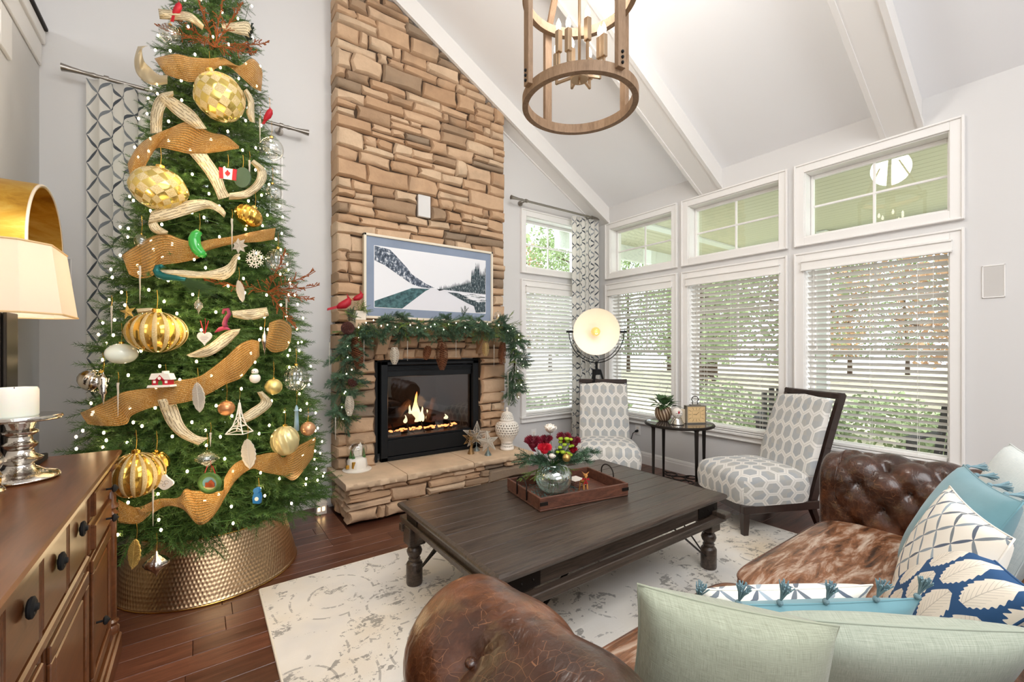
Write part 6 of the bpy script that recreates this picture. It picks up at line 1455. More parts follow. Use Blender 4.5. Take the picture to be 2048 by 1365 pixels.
# ------------------------------------------------------------------ lamp on the sideboard
lp = thing('table_lamp', 'lit table lamp with cut-corner cream shade and dark slotted column', 'lamp', (-.635, 2.425, cz))
lx, ly = -.635, 2.425
obj('base', MB().bbox((lx-.13, ly-.12, cz), (lx+.13, ly+.12, cz+.026), .003), M_['blackm'], lp)
m = MB(); bz = plain('bronze_column', '#3A352F', .35, .8); m.bbox((lx-.065, ly-.06, cz+.026), (lx+.045, ly+.06, 1.485), .003); m.bbox((lx+.050, ly-.06, cz+.026), (lx+.060, ly+.06, 1.485), .002); m.box((lx+.04, ly-.04, cz+.026), (lx+.055, ly+.04, 1.46)); obj('column', m, bz, lp)
m = MB(); hb, ht, cb = .215, .185, .07
def ring_(h, c, z, dy=1.0): return [(lx+x, ly+y*dy, z) for x, y in ((h, -h+c), (h, h-c), (h-c, h), (-h+c, h), (-h, h-c), (-h, -h+c), (-h+c, -h), (h-c, -h))]
P0, P1 = ring_(hb, .085, 1.478), ring_(ht, .07, 1.735)
m.add(P0+P1, [(i, (i+1) % 8, 8+(i+1) % 8, 8+i) for i in range(8)]); obj('lamp_shade', m, M_['shade'], lp, solid=.003)

for P_ in (P0, P1): obj('shade_trim', MB().tube(P_, .004, 6, True), plain('shade_trim', '#D9B98A', .7), lp)

m = MB(); m.sph((lx, ly, 1.60), .03, 12, 8); obj('bulb', m, plain('lamp_bulb', (1, .8, .5), .3, emit=6, ecol=(1, .82, .58)), lp, smooth=True)
m = MB(); m.cyl((lx, ly, 1.485), (lx, ly, 1.57), .012, n=10); obj('socket', m, M_['brass'], lp)
ll = bpy.data.lights.new('lamp_light', 'POINT'); ll.energy = 5; ll.color = (1, .90, .78); ll.shadow_soft_size = .035; lo2 = bpy.data.objects.new('lamp_light', ll); C.objects.link(lo2); lo2.location = (lx, ly, 1.645)
# deep round gold wall mirror
mc = Vector((0, 2.99, 1.825)); Rm = .30; rim_x = -.60
mi = thing('wall_mirror', 'deep round gold-leaf drum mirror on the left wall', 'mirror', (XL, mc.y, mc.z))
m = MB(); m.lathe([(Rm-.03, 0), (Rm, 0), (Rm, rim_x-XL-.002-.012), (Rm-.004, rim_x-XL), (Rm-.016, rim_x-XL), (Rm-.016, .03), (Rm-.03, .02)], 72, (XL+.002, mc.y, mc.z), axis=(1, 0, 0)); obj('drum_frame', m, M_['goldleaf'], mi, smooth=True, autos=40)
m = MB(); m.tube([Vector((rim_x, mc.y+(Rm-.006)*math.cos(a*math.pi/36), mc.z+(Rm-.006)*math.sin(a*math.pi/36))) for a in range(72)], .006, 8, True); obj('rim', m, plain('pale_rim', '#EBDCC8', .4, .3), mi, smooth=True)
m = MB(); m.cyl((XL+.02, mc.y, mc.z), (XL+.03, mc.y, mc.z), Rm-.02, n=64); obj('mirror_glass', m, plain('mirror', '#E8E8E8', .02, 1), mi, autos=30, smooth=True)
# candle holder + candle + snow globe
hc = Vector((-.500, 2.185, cz)); ch = thing('candle_holder', 'silver mercury-glass turned candle pedestal on the sideboard', 'candle holder', hc)
m = MB(); m.lathe([(0, 0), (.092, 0), (.098, .008), (.092, .018), (.06, .028), (.036, .045), (.032, .055), (.052, .068), (.056, .076), (.036, .088), (.030, .105), (.040, .115), (.044, .125), (.030, .135), (.028, .150), (.042, .160), (.044, .168), (.032, .176), (.036, .190), (.040, .200), (.10, .206), (.104, .214), (.100, .222), (.0, .222)], 36, hc); obj('pedestal', m, M_['silver'], ch, smooth=True, autos=60)
cd = Vector((hc.x-.012, hc.y-.01, cz+.222)); e = thing('pillar_candle', 'thick ivory pillar candle on the silver pedestal', 'candle', cd)
m = MB(); m.lathe([(0, 0), (.056, 0), (.058, .004), (.058, .088), (.054, .096), (.046, .094), (.03, .088), (0, .086)], 36, cd, flute=lambda t, z: 1+.006*math.sin(t*3)); obj('wax', m, M_['wax'], e, smooth=True, autos=60); obj('wick', MB().cyl(cd+Vector((0, 0, .086)), cd+Vector((0, 0, .098)), .0012, n=5), M_['blackm'], e)
def snowglobe(label, c, r, band, name='snow_globe'):
    e = thing(name, label, 'snow globe', c); m = MB(); m.sph(c+Vector((0, 0, .06+r*.85)), r, 28, 18); obj('globe', m, M_['clear'], e, smooth=True)
    m = MB(); m.lathe([(0, 0), (r*1.05, 0), (r*1.1, .008), (r*1.0, .016), (r*.86, .02), (r*.86, .05), (r*.95, .056), (r*.8, .07), (0, .07)], 30, c); obj('base', m, band, e, smooth=True, autos=40)
    return e
g0 = Vector((-.548, 2.03, cz)); e = snowglobe('small snow globe with a red truck, at the left edge of the sideboard', g0, .048, M_['silver'])
m = MB(); m.lathe([(.0425, .022), (.0425, .048)], 30, g0); obj('gold_band', m, M_['gold'], e, smooth=True, solid=.001)
m = MB(); m.bbox(g0+Vector((-.018, -.010, .078)), g0+Vector((.018, .010, .095)), .004); m.bbox(g0+Vector((-.008, -.009, .095)), g0+Vector((.010, .009, .107)), .003); obj('truck', m, M_['red'], e)
m = MB(); m.cyl(g0+Vector((0, 0, .108)), g0+Vector((0, 0, .128)), .014, .002, 10); obj('fir_tree', m, M_['green'], e)
m = MB(); m.sph(g0+Vector((0, 0, .068)), .036, 16, 8, (1, 1, .3)); obj('snow', m, M_['white'], e, smooth=True)
# ------------------------------------------------------------------ floor lamp
fc = onD(1193, 664, 4.85); fl = thing('floor_lamp', 'tripod floor lamp with round cream dish head glowing in the corner', 'floor lamp', (fc.x, fc.y, 0))
dv = Vector((-.583, -.80, -.06)).normalized(); Rh = .262; up_ = Vector((0, 0, 1)); rt_ = dv.cross(up_).normalized()
m = MB(); prof = [(0, -.20), (.05, -.20), (.09, -.185), (.16, -.12), (.22, -.055), (Rh, 0), (Rh+.004, .004), (Rh-.004, .002), (.212, -.05), (.155, -.11), (.09, -.17), (0, -.18)]
m.lathe(prof[:6], 48, fc, axis=dv); obj('dish_shell', m, M_['blackm'], fl, smooth=True)
m = MB(); m.lathe([(Rh, .001), (.215, -.05), (.157, -.112), (.09, -.172), (0, -.185)], 48, fc, axis=dv); obj('dish_lining', m, plain('dish_cream', '#F4EBDD', .5, 0, emit=.22, ecol=hexc('#FFE0B0')), fl, smooth=True)
m = MB(); m.sph(fc-dv*.05, .052, 20, 14); bl = plain('amber_globe_bulb', '#C98A3A', .15, .2, emit=.55, ecol=(1, .60, .22)); obj('globe_bulb', m, bl, fl, smooth=True)
m = MB(); m.cyl(fc-dv*.17, fc-dv*.09, .028, n=14); obj('socket', m, M_['brass'], fl, smooth=True)
m = MB()
for a in range(3): q = a*2.1; m.tube([fc-dv*.05+(rt_*math.cos(q+t*.9)*.02+up_*math.sin(q+t*.9)*.028)+dv*.045 for t in range(4)], .0012, 4)
obj('filament', m, plain('filament', (1, .7, .3), .3, emit=9, ecol=(1, .68, .3)), fl)
sp = bpy.data.lights.new('dish_light', 'POINT'); sp.energy = .38; sp.color = (1, .90, .74); sp.shadow_soft_size = .04; so2 = bpy.data.objects.new('dish_light', sp); C.objects.link(so2); so2.location = fc+dv*.05
m = MB(); m.tube([fc+rt_*(Rh+.045)*math.cos(a)+up_*(-(Rh+.085))*math.sin(a) for a in [math.pi*k/28 for k in range(29)]], .005, 8)
m.tube([fc+rt_*(Rh+.012)*math.cos(a)+up_*(-(Rh+.055))*math.sin(a)+dv*.01 for a in [math.pi*(.16+.68*k/20) for k in range(21)]], .004, 8); obj('yoke', m, M_['blackm'], fl, smooth=True)
m = MB()
for s in (-1, 1): m.beam(fc+rt_*s*(Rh-.002), fc+rt_*s*(Rh+.075), .016, .022)
obj('pivot_bar', m, M_['blackm'], fl)
hz = fc.z-.35; hub = Vector((fc.x, fc.y, hz)); m = MB(); m.cyl(hub-Vector((0, 0, .10)), hub+Vector((0, 0, .02)), .014, n=12); m.cyl(hub-Vector((0, 0, .13)), hub-Vector((0, 0, .07)), .05, .05, 6); obj('hub', m, M_['blackm'], fl)
for k, a in enumerate((R(200), R(320), R(80))): m = MB(); m.beam(hub+Vector((math.cos(a)*.04, math.sin(a)*.04, -.08)), Vector((fc.x+.36*math.cos(a), fc.y+.36*math.sin(a), .015)), .022, .022); obj('leg', m, M_['blackm'], fl)
# ------------------------------------------------------------------ chandelier
cc = Vector((1.628, 1.655, 2.70)); ch = thing('drum_chandelier', 'weathered wood ring lantern chandelier with brass candle lights', 'chandelier', (cc.x, cc.y, zc(cc.x)))
def woodring(z, r0, r1, h): 
    m = MB(); m.lathe([(r0, z), (r1, z), (r1, z+h), (r0, z+h), (r0, z)], 96, (cc.x, cc.y, 0)); return m
for z in (2.630, 3.20): obj('ring', woodring(z, .272, .302, .05), M_['ring_wood'], ch, smooth=True, autos=35)
for a in (-35.69-62, -35.69-152, -35.69-242, -35.69-332):
    a = R(a); d = Vector((math.cos(a), math.sin(a), 0)); t = Vector((-d.y, d.x, 0)); p = Vector((cc.x, cc.y, 0))+d*.312
    po_ = obj('post', MB().beam(p+Vector((0, 0, 2.655)), p+Vector((0, 0, 3.27)), .045, .028, up=d), M_['ring_wood'], ch, bevel=.003)
    for dz in (2.675, 2.70, 2.725, 3.205, 3.23): m = MB(); m.sph(p+d*.017+Vector((0, 0, dz)), .0075, 10, 6); obj('bolt', m, M_['blackm'], po_, smooth=True)
    obj('strut', MB().beam(Vector((cc.x, cc.y, 3.26))+d*.285, Vector((cc.x, cc.y, 3.80))+d*.035, .035, .018, up=d), M_['ring_wood'], ch)
m = MB(); m.cyl((cc.x, cc.y, 2.78), (cc.x, cc.y, zc(cc.x)-.02), .008, n=12); obj('rod', m, M_['nickelwarm'], ch, smooth=True)
m = MB(); m.cyl((cc.x, cc.y, zc(cc.x)-.06), (cc.x, cc.y, zc(cc.x)+.03), .075, n=24); obj('canopy', m, M_['nickelwarm'], ch, smooth=True, autos=40)
m = MB(); m.cyl((cc.x, cc.y, 2.785), (cc.x, cc.y, 2.825), .028, n=20); m.lathe([(0, 2.772), (.045, 2.772), (.047, 2.778), (.047, 2.786), (0, 2.788)], 28, (cc.x, cc.y, 0)); m.cyl((cc.x, cc.y, 2.75), (cc.x, cc.y, 2.774), .006, n=8); obj('hub', m, M_['nickelwarm'], ch, smooth=True, autos=40)
for k in range(8):
    a = R(-35.69+12+45*k); d = Vector((math.cos(a), math.sin(a), 0)); L = .135 if k % 2 else .115; z = 2.80; c = Vector((cc.x, cc.y, z)); hh = .045 if k % 2 else .10
    m = MB(); m.beam(c+d*.02, c+d*L, .012, .012); m.beam(c+d*L-Vector((0, 0, .006)), c+d*L+Vector((0, 0, hh)), .012, .012); obj('arm', m, M_['nickelwarm'], ch)
    s = c+d*L+Vector((0, 0, hh)); m = MB(); m.bbox(s+Vector((-.014, -.014, 0)), s+Vector((.014, .014, .115)), .002); cs = obj('candle_sleeve', m, M_['nickelwarm'], ch)
    m = MB(); m.lathe([(.006, 0), (.009, .006), (.014, .022), (.012, .038), (.005, .055), (0, .066)], 12, s+Vector((0, 0, .116))); obj('candle_bulb', m, plain('candle_bulb_%d' % k, (1, .95, .85), .2, emit=4, ecol=(1, .93, .80)), cs, smooth=True)
dl = bpy.data.lights.new('chandelier_light', 'POINT'); dl.energy = 55; dl.color = (1, .96, .90); dl.shadow_soft_size = .2; do = bpy.data.objects.new('chandelier_light', dl); C.objects.link(do); do.location = (cc.x, cc.y, 3.62)
# ------------------------------------------------------------------ mantel garland
GS = [spray_mesh('sprig', 200+k, M_['needle2'], L=.20, nt_=9, nl=.030, n=44, w_=.0040) for k in range(4)]
CS = [spray_mesh('cedar_sprig', 220+k, M_['cedar'], L=.18, nt_=8, nl=.012, n=40, droop=.5, w_=.0040) for k in range(2)]
ga = thing('mantel_garland', 'long evergreen garland draped over the mantel and down both sides', 'garland', (1.77, 3.62, 1.56))
gp = [(.925, 3.70, .78), (.935, 3.68, .95), (.94, 3.66, 1.10), (.95, 3.64, 1.28), (.98, 3.62, 1.45), (1.05, 3.60, 1.565), (1.25, 3.57, 1.575), (1.45, 3.565, 1.555), (1.62, 3.56, 1.545), (1.8, 3.565, 1.585), (2.0, 3.565, 1.58), (2.2, 3.565, 1.57), (2.42, 3.575, 1.58), (2.57, 3.60, 1.56), (2.63, 3.63, 1.44), (2.66, 3.65, 1.25), (2.66, 3.67, 1.05), (2.63, 3.68, .88)]
GPv = [Vector(p) for p in gp]
def gpt(t):
    x = t*(len(GPv)-1); i = min(len(GPv)-2, int(x)); return GPv[i].lerp(GPv[i+1], x-i), (GPv[i+1]-GPv[i]).normalized()
m = MB(); m.tube([gpt(k/60)[0] for k in range(61)], .008, 6); obj('vine', m, M_['bark'], ga, smooth=True)
rg2 = random.Random(31); O = Vector(ga.location)
for k in range(290):
    t = (k+.5)/290; p, d = gpt(t); side = t < .26 or t > .74
    o = Vector((rg2.gauss(0, 1), -abs(rg2.gauss(0, .8))-.15, rg2.gauss(0, .7))); o = (o-d*o.dot(d)).normalized()
    dd = (o*.9+(d if rg2.random() < .5 else -d)*.8+Vector((0, 0, -.45 if not side else -.7))).normalized()
    if side and dd.z > .1: dd.z = -dd.z
    q = p+o*.02; M = place_M(q-O, dd, rg2.uniform(-1, 1), rg2.uniform(.65, 1.0))
    me = CS[k % 2][0] if rg2.random() < .22 else GS[k % 4][0]; shared('sprig', me, ga, M)
for (x, z, dx, dz, s) in ((1.98, 1.60, .1, 1, .75), (2.10, 1.58, .7, .8, .7), (2.48, 1.60, .2, 1, .8), (2.35, 1.58, .3, .6, .7), (1.12, 1.62, -.4, .9, .8), (1.06, 1.60, -.9, .5, .9), (.96, 1.50, -1, .1, .8)):
    shared('sprig', GS[0][0] if s < .78 else CS[0][0], ga, place_M(Vector((x, 3.57, z))-O, (dx, -.3, dz), 0, s))
gl2 = thing('garland_lights', 'tiny warm lights threaded through the mantel garland', 'fairy lights', (1.77, 3.6, 1.5)); O2 = Vector(gl2.location)
m = MB(); m.tube([gpt(k/70)[0]+Vector((0, -.03, -.02+.02*math.sin(k*2.1))) for k in range(71)], .0012, 4); obj('wire', m, M_['green'], gl2)
for k in range(46): p, d = gpt((k+.5)/46); shared('bulb', bulb_sm, gl2, Matrix.Translation(p+Vector((rg2.uniform(-.04, .04), -.075-rg2.random()*.03, rg2.uniform(-.06, .02)))-O2))
def pinecone(label, u, v, Y, L, r_, mat_, tip=None, d=(0, 0, -1), group=None):
    p = onY(u, v, Y); d = Vector(d).normalized(); e = thing('pinecone', label, 'pinecone', p, group); m = MB(); a_ = d.orthogonal().normalized(); b_ = d.cross(a_); N = int(L/.0085)
    t_ = MB()
    for k in range(N):
        t = (k+.5)/N; rad = r_*(math.sin(math.pi*(t*.80+.14)))**.7; c = p+d*L*(t-.5)
        for j in range(8):
            th = j*math.pi/4+k*.42; o = a_*math.cos(th)+b_*math.sin(th); s = d.cross(o); q = c+o*rad; w_ = rad*.38
            m.add([c+o*rad*.2, q+s*w_-d*.001, q+o*.003-d*.005+d*.004, q-s*w_-d*.001, q+d*.006], [(0, 1, 2, 3), (1, 4, 2), (2, 4, 3), (0, 3, 4, 1)])
    obj('scales', m, mat_, e, autos=20); obj('core', MB().lathe([(0, -L*.5), (r_*.4, -L*.3), (r_*.45, L*.2), (0, L*.5)], 8, p, axis=d), mat_, e, smooth=True); obj('string', MB().cyl(p-d*L*.48, p-d*L*.62, .001, n=4), M_['bark'], e); return e
pcb = plain('pinecone_brown', '#7A4A2E', .7, var=.35); pcg = plain('pinecone_gold', '#D8BE88', .45, .35); pcw = plain('pinecone_white', '#EFE6D8', .6, .1); pcd = plain('pinecone_dark', '#4E2A22', .7)
G_ = 'pinecones hung on the mantel garland'
pinecone('large brown pinecone hanging over the left side of the garland', 715, 706, 3.52, .26, .046, pcb, group=G_, d=(.1, 0, -1))
pinecone('dark round pinecone at the left corner of the mantel', 696, 657, 3.49, .09, .048, pcd, group=G_, d=(.2, -1, -.3))
pinecone('white-gold pinecone, left one under the shelf', 789, 712, 3.49, .145, .038, pcw, group=G_)
pinecone('medium brown pinecone beside the largest one', 854, 706, 3.50, .125, .034, pcb, group=G_, d=(-.25, 0, -1))
pinecone('largest brown pinecone hanging above the middle of the fire', 884, 712, 3.46, .25, .052, pcb, group=G_)
pinecone('golden pinecone, right one under the shelf', 971, 699, 3.49, .13, .034, pcg, group=G_)
pinecone('long brown pinecone at the right end of the mantel', 1004, 707, 3.53, .22, .038, pcb, group=G_, d=(-.1, 0, -1))
pinecone('small dark pinecone half way down the left garland', 706, 765, 3.54, .07, .036, pcd, group=G_, d=(.2, -1, -.2))
pinecone('white pinecone near the bottom of the left garland', 699, 812, 3.54, .16, .034, pcw, group=G_)
pinecone('pale pinecone on the right garland above the white jar', 1037, 788, 3.66, .11, .026, pcw, group=G_)
for u, v0, v1, lab in ((659, 685, 745, 'thin glass icicle far left of the garland'), (728, 672, 730, 'thin glass icicle right of the hanging brown pinecone'), (815, 682, 722, 'thin glass icicle right of the left white pinecone'), (912, 670, 716, 'thin glass icicle right of the largest pinecone'), (988, 690, 733, 'thin glass icicle near the right end of the shelf'), (671, 835, 880, 'thin glass icicle at the bottom of the left garland'), (1016, 745, 800, 'thin glass icicle on the right garland')):
    a, b = onY(u, v0, 3.545), onY(u, v1, 3.545); e = thing('icicle_ornament', lab, 'ornament', a, 'icicles on the mantel garland'); m = MB(); n = 26
    m.lathe([(.0012+.0030*j/n*(1+.25*math.sin(j*1.6)), b.z+(a.z-b.z)*j/n-a.z) for j in range(n+1)], 8, a); obj('icicle', m, M_['glitterw'], e, smooth=True); hang(e, a, .03)
# red birds, greenery pot and glass cloche standing on the mantel
p = onY(708, 612, 3.69); p.z = 1.586; e = thing('greenery_pot', 'cream box of greenery at the left end of the mantel', 'planter', (1.09, 3.69, 1.586))
obj('box', MB().bbox((1.035, 3.65, 1.587), (1.125, 3.725, 1.665), .006), M_['cream'], e)
for k in range(9): shared('sprig', CS[k % 2][0], e, place_M(Vector((1.08, 3.69, 1.66))-Vector(e.location), (math.sin(k*2.2)*.9-.2, -.5+.2*math.cos(k), .35+.3*math.cos(k*1.7)), 0, .6))
def rbird(label, u, v, Y, s, flip):
    p = onY(u, v, Y); e = thing('cardinal_figure', label, 'bird figure', p); q = lambda x, y, z=0: p+Vector((x*flip, z, y))*s
    m = MB(); m.tube([q(-.9, -.45), q(-.5, -.2), q(0, 0), (q(.45, .35)), q(.62, .75), q(.6, 1.0)], lambda t: s*(.10+.46*math.sin(math.pi*min(1, t*.98+.04))), 14); obj('body', m, M_['red'], e, smooth=True)
    m = MB(); m.cyl(q(.55, .95), q(.35, 1.45), s*.16, .001, 8); obj('crest', m, M_['red'], e); m = MB(); m.cyl(q(.85, .8), q(1.2, .7), s*.12, .001, 8); obj('beak', m, M_['goldg'], e)
    m = MB(); m.prism([(-.5, .0), (-2.0, -.55), (-2.05, -.85), (-.6, -.45)], s*.25, Matrix(((s*flip, 0, 0, p.x), (0, 0, 1, p.y-s*.12), (0, s, 0, p.z), (0, 0, 0, 1)))); obj('tail', m, M_['red'], e); return e
rbird('red cardinal perched above the left garland with its tail out left', 688, 610, 3.60, .062, 1); rbird('red cardinal tucked against the left side of the picture frame', 716, 596, 3.66, .045, 1)
c = onY(996, 640, 3.66); c.z = 1.586; e = thing('glass_cloche', 'small glass cloche with a gilded tree at the right end of the mantel', 'cloche', c)
m = MB(); m.lathe([(.042, 0), (.042, .10), (.036, .125), (.02, .14), (0, .145)], 24, c); obj('dome', m, M_['clear'], e, smooth=True); m = MB(); m.lathe([(.03, .01), (.005, .10), (0, .11)], 10, c); obj('gilded_tree', m, M_['goldg'], e); obj('base', MB().cyl(c, c+Vector((0, 0, .008)), .048, n=24), M_['white'], e); m = MB(); m.sph(c+Vector((0, 0, .15)), .007, 10, 6); obj('finial', m, M_['clear'], e, smooth=True)
# ------------------------------------------------------------------ on the hearth
ZT = ZH+.001
g = Vector((1.075, 3.74, ZT)); e = thing('snow_globe', 'large snow globe with a white church on the left of the hearth', 'snow globe', g)
m = MB(); m.sph(g+Vector((0, 0, .175)), .082, 32, 20); obj('globe', m, M_['clear'], e, smooth=True)
m = MB(); m.lathe([(0, 0), (.115, 0), (.118, .008), (.110, .014), (.07, .018), (0, .018)], 36, g); obj('tray_base', m, M_['white'], e, smooth=True, autos=40)
m = MB(); m.lathe([(.078, .016), (.082, .04), (.078, .085), (.066, .105), (.05, .112), (0, .115)], 28, g, flute=lambda t, z: 1+.05*math.sin(t*7+z*80)); obj('snowy_base', m, M_['white'], e, smooth=True)
m = MB(); F = g-Vector((sY, cY, 0))*.070; m.bbox((F.x-.018, F.y-.012, g.z+.03), (F.x+.045, F.y+.02, g.z+.085), .004); m.bbox((F.x-.062, F.y+.012, g.z+.03), (F.x-.035, F.y+.03, g.z+.06), .003); obj('gold_scene', m, M_['gold'], e)
m = MB(); ch_ = g+Vector((0, 0, .118)); m.bbox(ch_+Vector((-.035, -.02, 0)), ch_+Vector((.012, .02, .05)), .002); m.prism([(-.04, .05), (.017, .05), (-.0115, .078)], .046, Matrix(((1, 0, 0, ch_.x), (0, 0, 1, ch_.y-.023), (0, 1, 0, ch_.z), (0, 0, 0, 1)))); m.bbox(ch_+Vector((.014, -.014, 0)), ch_+Vector((.038, .014, .082)), .002); m.add([ch_+Vector((x, y, z)) for x, y, z in ((.012, -.016, .082), (.040, -.016, .082), (.040, .016, .082), (.012, .016, .082), (.026, 0, .115))], [(0, 1, 4), (1, 2, 4), (2, 3, 4), (3, 0, 4)]); obj('church', m, M_['white'], e)
m = MB()
for x, y, h in ((-.055, -.01, .06), (.055, 0, .07), (.048, -.03, .04), (-.04, -.035, .035)): m.cyl(ch_+Vector((x, y, -.01)), ch_+Vector((x, y, h)), .016, .001, 8)
obj('fir_trees', m, M_['green'], e)['kind'] = 'stuff'
def bigstar(label, c, r_, npt, mat_, base_h, bmat, depth=.22, thick=.004, rot=0.0, wire=True):
    e = thing('star_decoration', label, 'star decoration', (c.x, c.y, ZT), 'metal tabletop stars on the hearth'); P = c+Vector((0, 0, base_h+r_*.72)); n_ = Vector((-sY, -cY, 0)); rx = Vector((cY, -sY, 0)); m = MB(); ring = []
    for i in range(npt*2):
        a = math.pi/2+i*math.pi/npt+rot; q = r_ if i % 2 == 0 else r_*.40; ring.append(P+(rx*math.cos(a)+Vector((0, 0, 1))*math.sin(a))*q)
    fr_, bk = P+n_*r_*depth, P-n_*r_*depth
    for i in range(npt*2):
        m.beam(ring[i], ring[(i+1) % (npt*2)], thick)
        m.beam(ring[i], fr_, thick*.8); m.beam(ring[i], bk, thick*.8)
    if wire:
        rr = random.Random(int(r_*1000))
        for i in range(npt*2):
            a, b = ring[i], ring[(i+1) % (npt*2)]
            for k in range(1, 9): m.beam(a.lerp(fr_, k/9), b.lerp(fr_, k/9*.9), thick*.35)
        for k in range(120):
            i = rr.randrange(npt*2); u1, u2 = rr.random(), rr.random(); q = fr_*(1-u1)+ring[i].lerp(ring[(i+1) % (npt*2)], u2)*u1; m.sph(q, .0035, 4, 3)
    obj('star', m, mat_, e); b = MB(); b.lathe([(0, 0), (.034, 0), (.032, .006), (.006, base_h*.9), (.003, base_h+r_*.3), (0, base_h+r_*.3)], 16, Vector((c.x, c.y, ZT))); obj('cone_stand', b, bmat, e, smooth=True, autos=50)
    s = MB(); s.tube([Vector((c.x+math.cos(t*.7)*(.034-.028*t/44), c.y+math.sin(t*.7)*(.034-.028*t/44), ZT+.004+base_h*.85*t/44)) for t in range(44)], .0026, 5); obj('coil', s, bmat, e, smooth=True)
bigstar('largest glitter star at the back, beside the fire glass', onZ(953, 902, ZT), .145, 5, M_['glitterw'], .05, plain('zinc', '#8E9794', .5, .6), .25, .004, -.05)
bigstar('smallest gold wire star, the front left of the three', onZ(942, 908, ZT), .088, 6, M_['brass'], .085, plain('rusty_gold', '#9A7A52', .45, .7), .15, .004, .15, False)
bigstar('twig-textured glitter star, front right beside the white jar', onZ(976, 911, ZT), .105, 5, M_['glitterw'], .055, plain('zinc2', '#7E8A88', .5, .6), .30, .006, .12)
# white pierced ginger jar
j = onZ(1014, 899, ZT); e = thing('ginger_jar', 'white pierced ceramic ginger jar with a domed lid', 'jar', j)
def pierced(prof, nh, rows, holes_z, name):
    m = MB(); n = nh*4; Z0, Z1 = prof[0][1], prof[-1][1]
    L = [0]
    for a, b in zip(prof, prof[1:]): L.append(L[-1]+math.dist(a, b))
    N = rows*4
    def P(s):
        s *= L[-1]; k = max(i for i in range(len(L)) if L[i] <= s+1e-9); k = min(k, len(L)-2); f = (s-L[k])/max(1e-9, L[k+1]-L[k]); return (prof[k][0]+(prof[k+1][0]-prof[k][0])*f, prof[k][1]+(prof[k+1][1]-prof[k][1])*f)
    m.lathe([P(i/N) for i in range(N+1)], n, j); keep = []
    for q, f in enumerate(m.f):
        i, r = q % n, q//n; row = r//4; z = P((r+.5)/N)[1]
        ii = (i+2*(row % 2)) % 4; hole = ii in (1, 2) and r % 4 in (1, 2) and any(a < z < b for a, b in holes_z)
        if not hole: keep.append(f)
    m.f = keep; m.uv = {}; m.mi = [0]*len(keep); obj(name, m, M_['white'], e, smooth=True, solid=.005, autos=60)
pierced([(.070, 0), (.073, .012), (.066, .03), (.058, .06), (.064, .09), (.085, .12), (.112, .16), (.122, .20), (.120, .24), (.105, .27), (.080, .285), (.070, .288), (.068, .296)], 24, 13, [(.03, .075), (.13, .275)], 'body')
obj('liner', MB().lathe([(.052, .01), (.046, .06), (.075, .12), (.106, .18), (.108, .24), (.06, .285)], 24, j), plain('jar_inner', '#C9BFB0', .8), e, smooth=True)
pierced([(.072, .297), (.075, .303), (.068, .312), (.063, .335), (.055, .36), (.038, .378), (.016, .386)], 18, 7, [(.312, .368)], 'lid')
m = MB(); m.lathe([(.016, .384), (.009, .390), (.008, .396), (.016, .41), (.013, .425), (0, .433)], 18, j); obj('finial', m, M_['white'], e, smooth=True)
# ------------------------------------------------------------------ tray and its contents
tc = Vector((1.815, 1.955, tz+.0015)); ta = R(-9.5); tr = thing('wooden_tray', 'brown wooden serving tray with iron loop handles on the coffee table', 'tray', tc)
TX = lambda x, y, z=0: tc+Vector((math.cos(ta)*x-math.sin(ta)*y, math.sin(ta)*x+math.cos(ta)*y, z))
def tbox(a, b, r_=.003):
    m = MB(); m.bbox(a, b, r_); m.v = [tuple(TX(*v)) for v in m.v]; return m
hx_, hy_ = .305, .205
obj('base', tbox((-hx_, -hy_, 0), (hx_, hy_, .010)), M_['tray_wood'], tr)
for a, b in (((-hx_, -hy_, .010), (hx_, -hy_+.014, .074)), ((-hx_, hy_-.014, .010), (hx_, hy_, .074)), ((-hx_, -hy_+.014, .010), (-hx_+.014, hy_-.014, .074)), ((hx_-.014, -hy_+.014, .010), (hx_, hy_-.014, .074))): obj('side', tbox(a, b), M_['tray_wood'], tr)
for s in (-1, 1):
    m = MB(); m.tube([TX(s*(hx_+.004), -.06, .02), TX(s*(hx_+.005), -.06, .08)]+[TX(s*(hx_+.004), -.06*math.cos(a), .085+.05*math.sin(a)) for a in [math.pi*k/12 for k in range(13)]]+[TX(s*(hx_+.005), .06, .08), TX(s*(hx_+.004), .06, .02)], .004, 8); obj('handle', m, M_['iron'], tr, smooth=True)
for sx in (-1, 1): m = tbox((sx*hx_-.05 if sx > 0 else -hx_-.001, -hy_-.002, .03), (hx_+.001 if sx > 0 else -hx_+.05, -hy_, .05), .001); obj('corner_plate', m, M_['iron'], tr)
vc = TX(-.085, .015, .0115); e = thing('glass_vase', 'round silvered glass vase holding the flower arrangement', 'vase', vc)
m = MB(); prof = [(0, .0), (.05, .002), (.085, .022), (.105, .055), (.112, .09), (.105, .125), (.085, .152), (.064, .165), (.062, .172)]; m.lathe(prof, 40, vc)
vm, nt, b = newmat('mercury_vase'); out = nt.nodes['Material Output']; b.inputs['Base Color'].default_value = (.86, .93, .89, 1); b.inputs['Metallic'].default_value = .9; b.inputs['Roughness'].default_value = .08; t_ = nt.nodes.new('ShaderNodeBsdfTransparent'); t_.inputs[0].default_value = (.85, .95, .92, 1); s_ = nt.nodes.new('ShaderNodeMixShader'); put(nt, ramp(nt, tnoise(nt, coord(nt), 7, 4), [(.35, (.35, .35, .35)), (.65, (.9, .9, .9))]), s_.inputs[0]); nt.links.new(t_.outputs[0], s_.inputs[1]); nt.links.new(b.outputs[0], s_.inputs[2]); nt.links.new(s_.outputs[0], out.inputs[0])
obj('bowl', m, vm, e, smooth=True)
m = MB(); rf = random.Random(12)
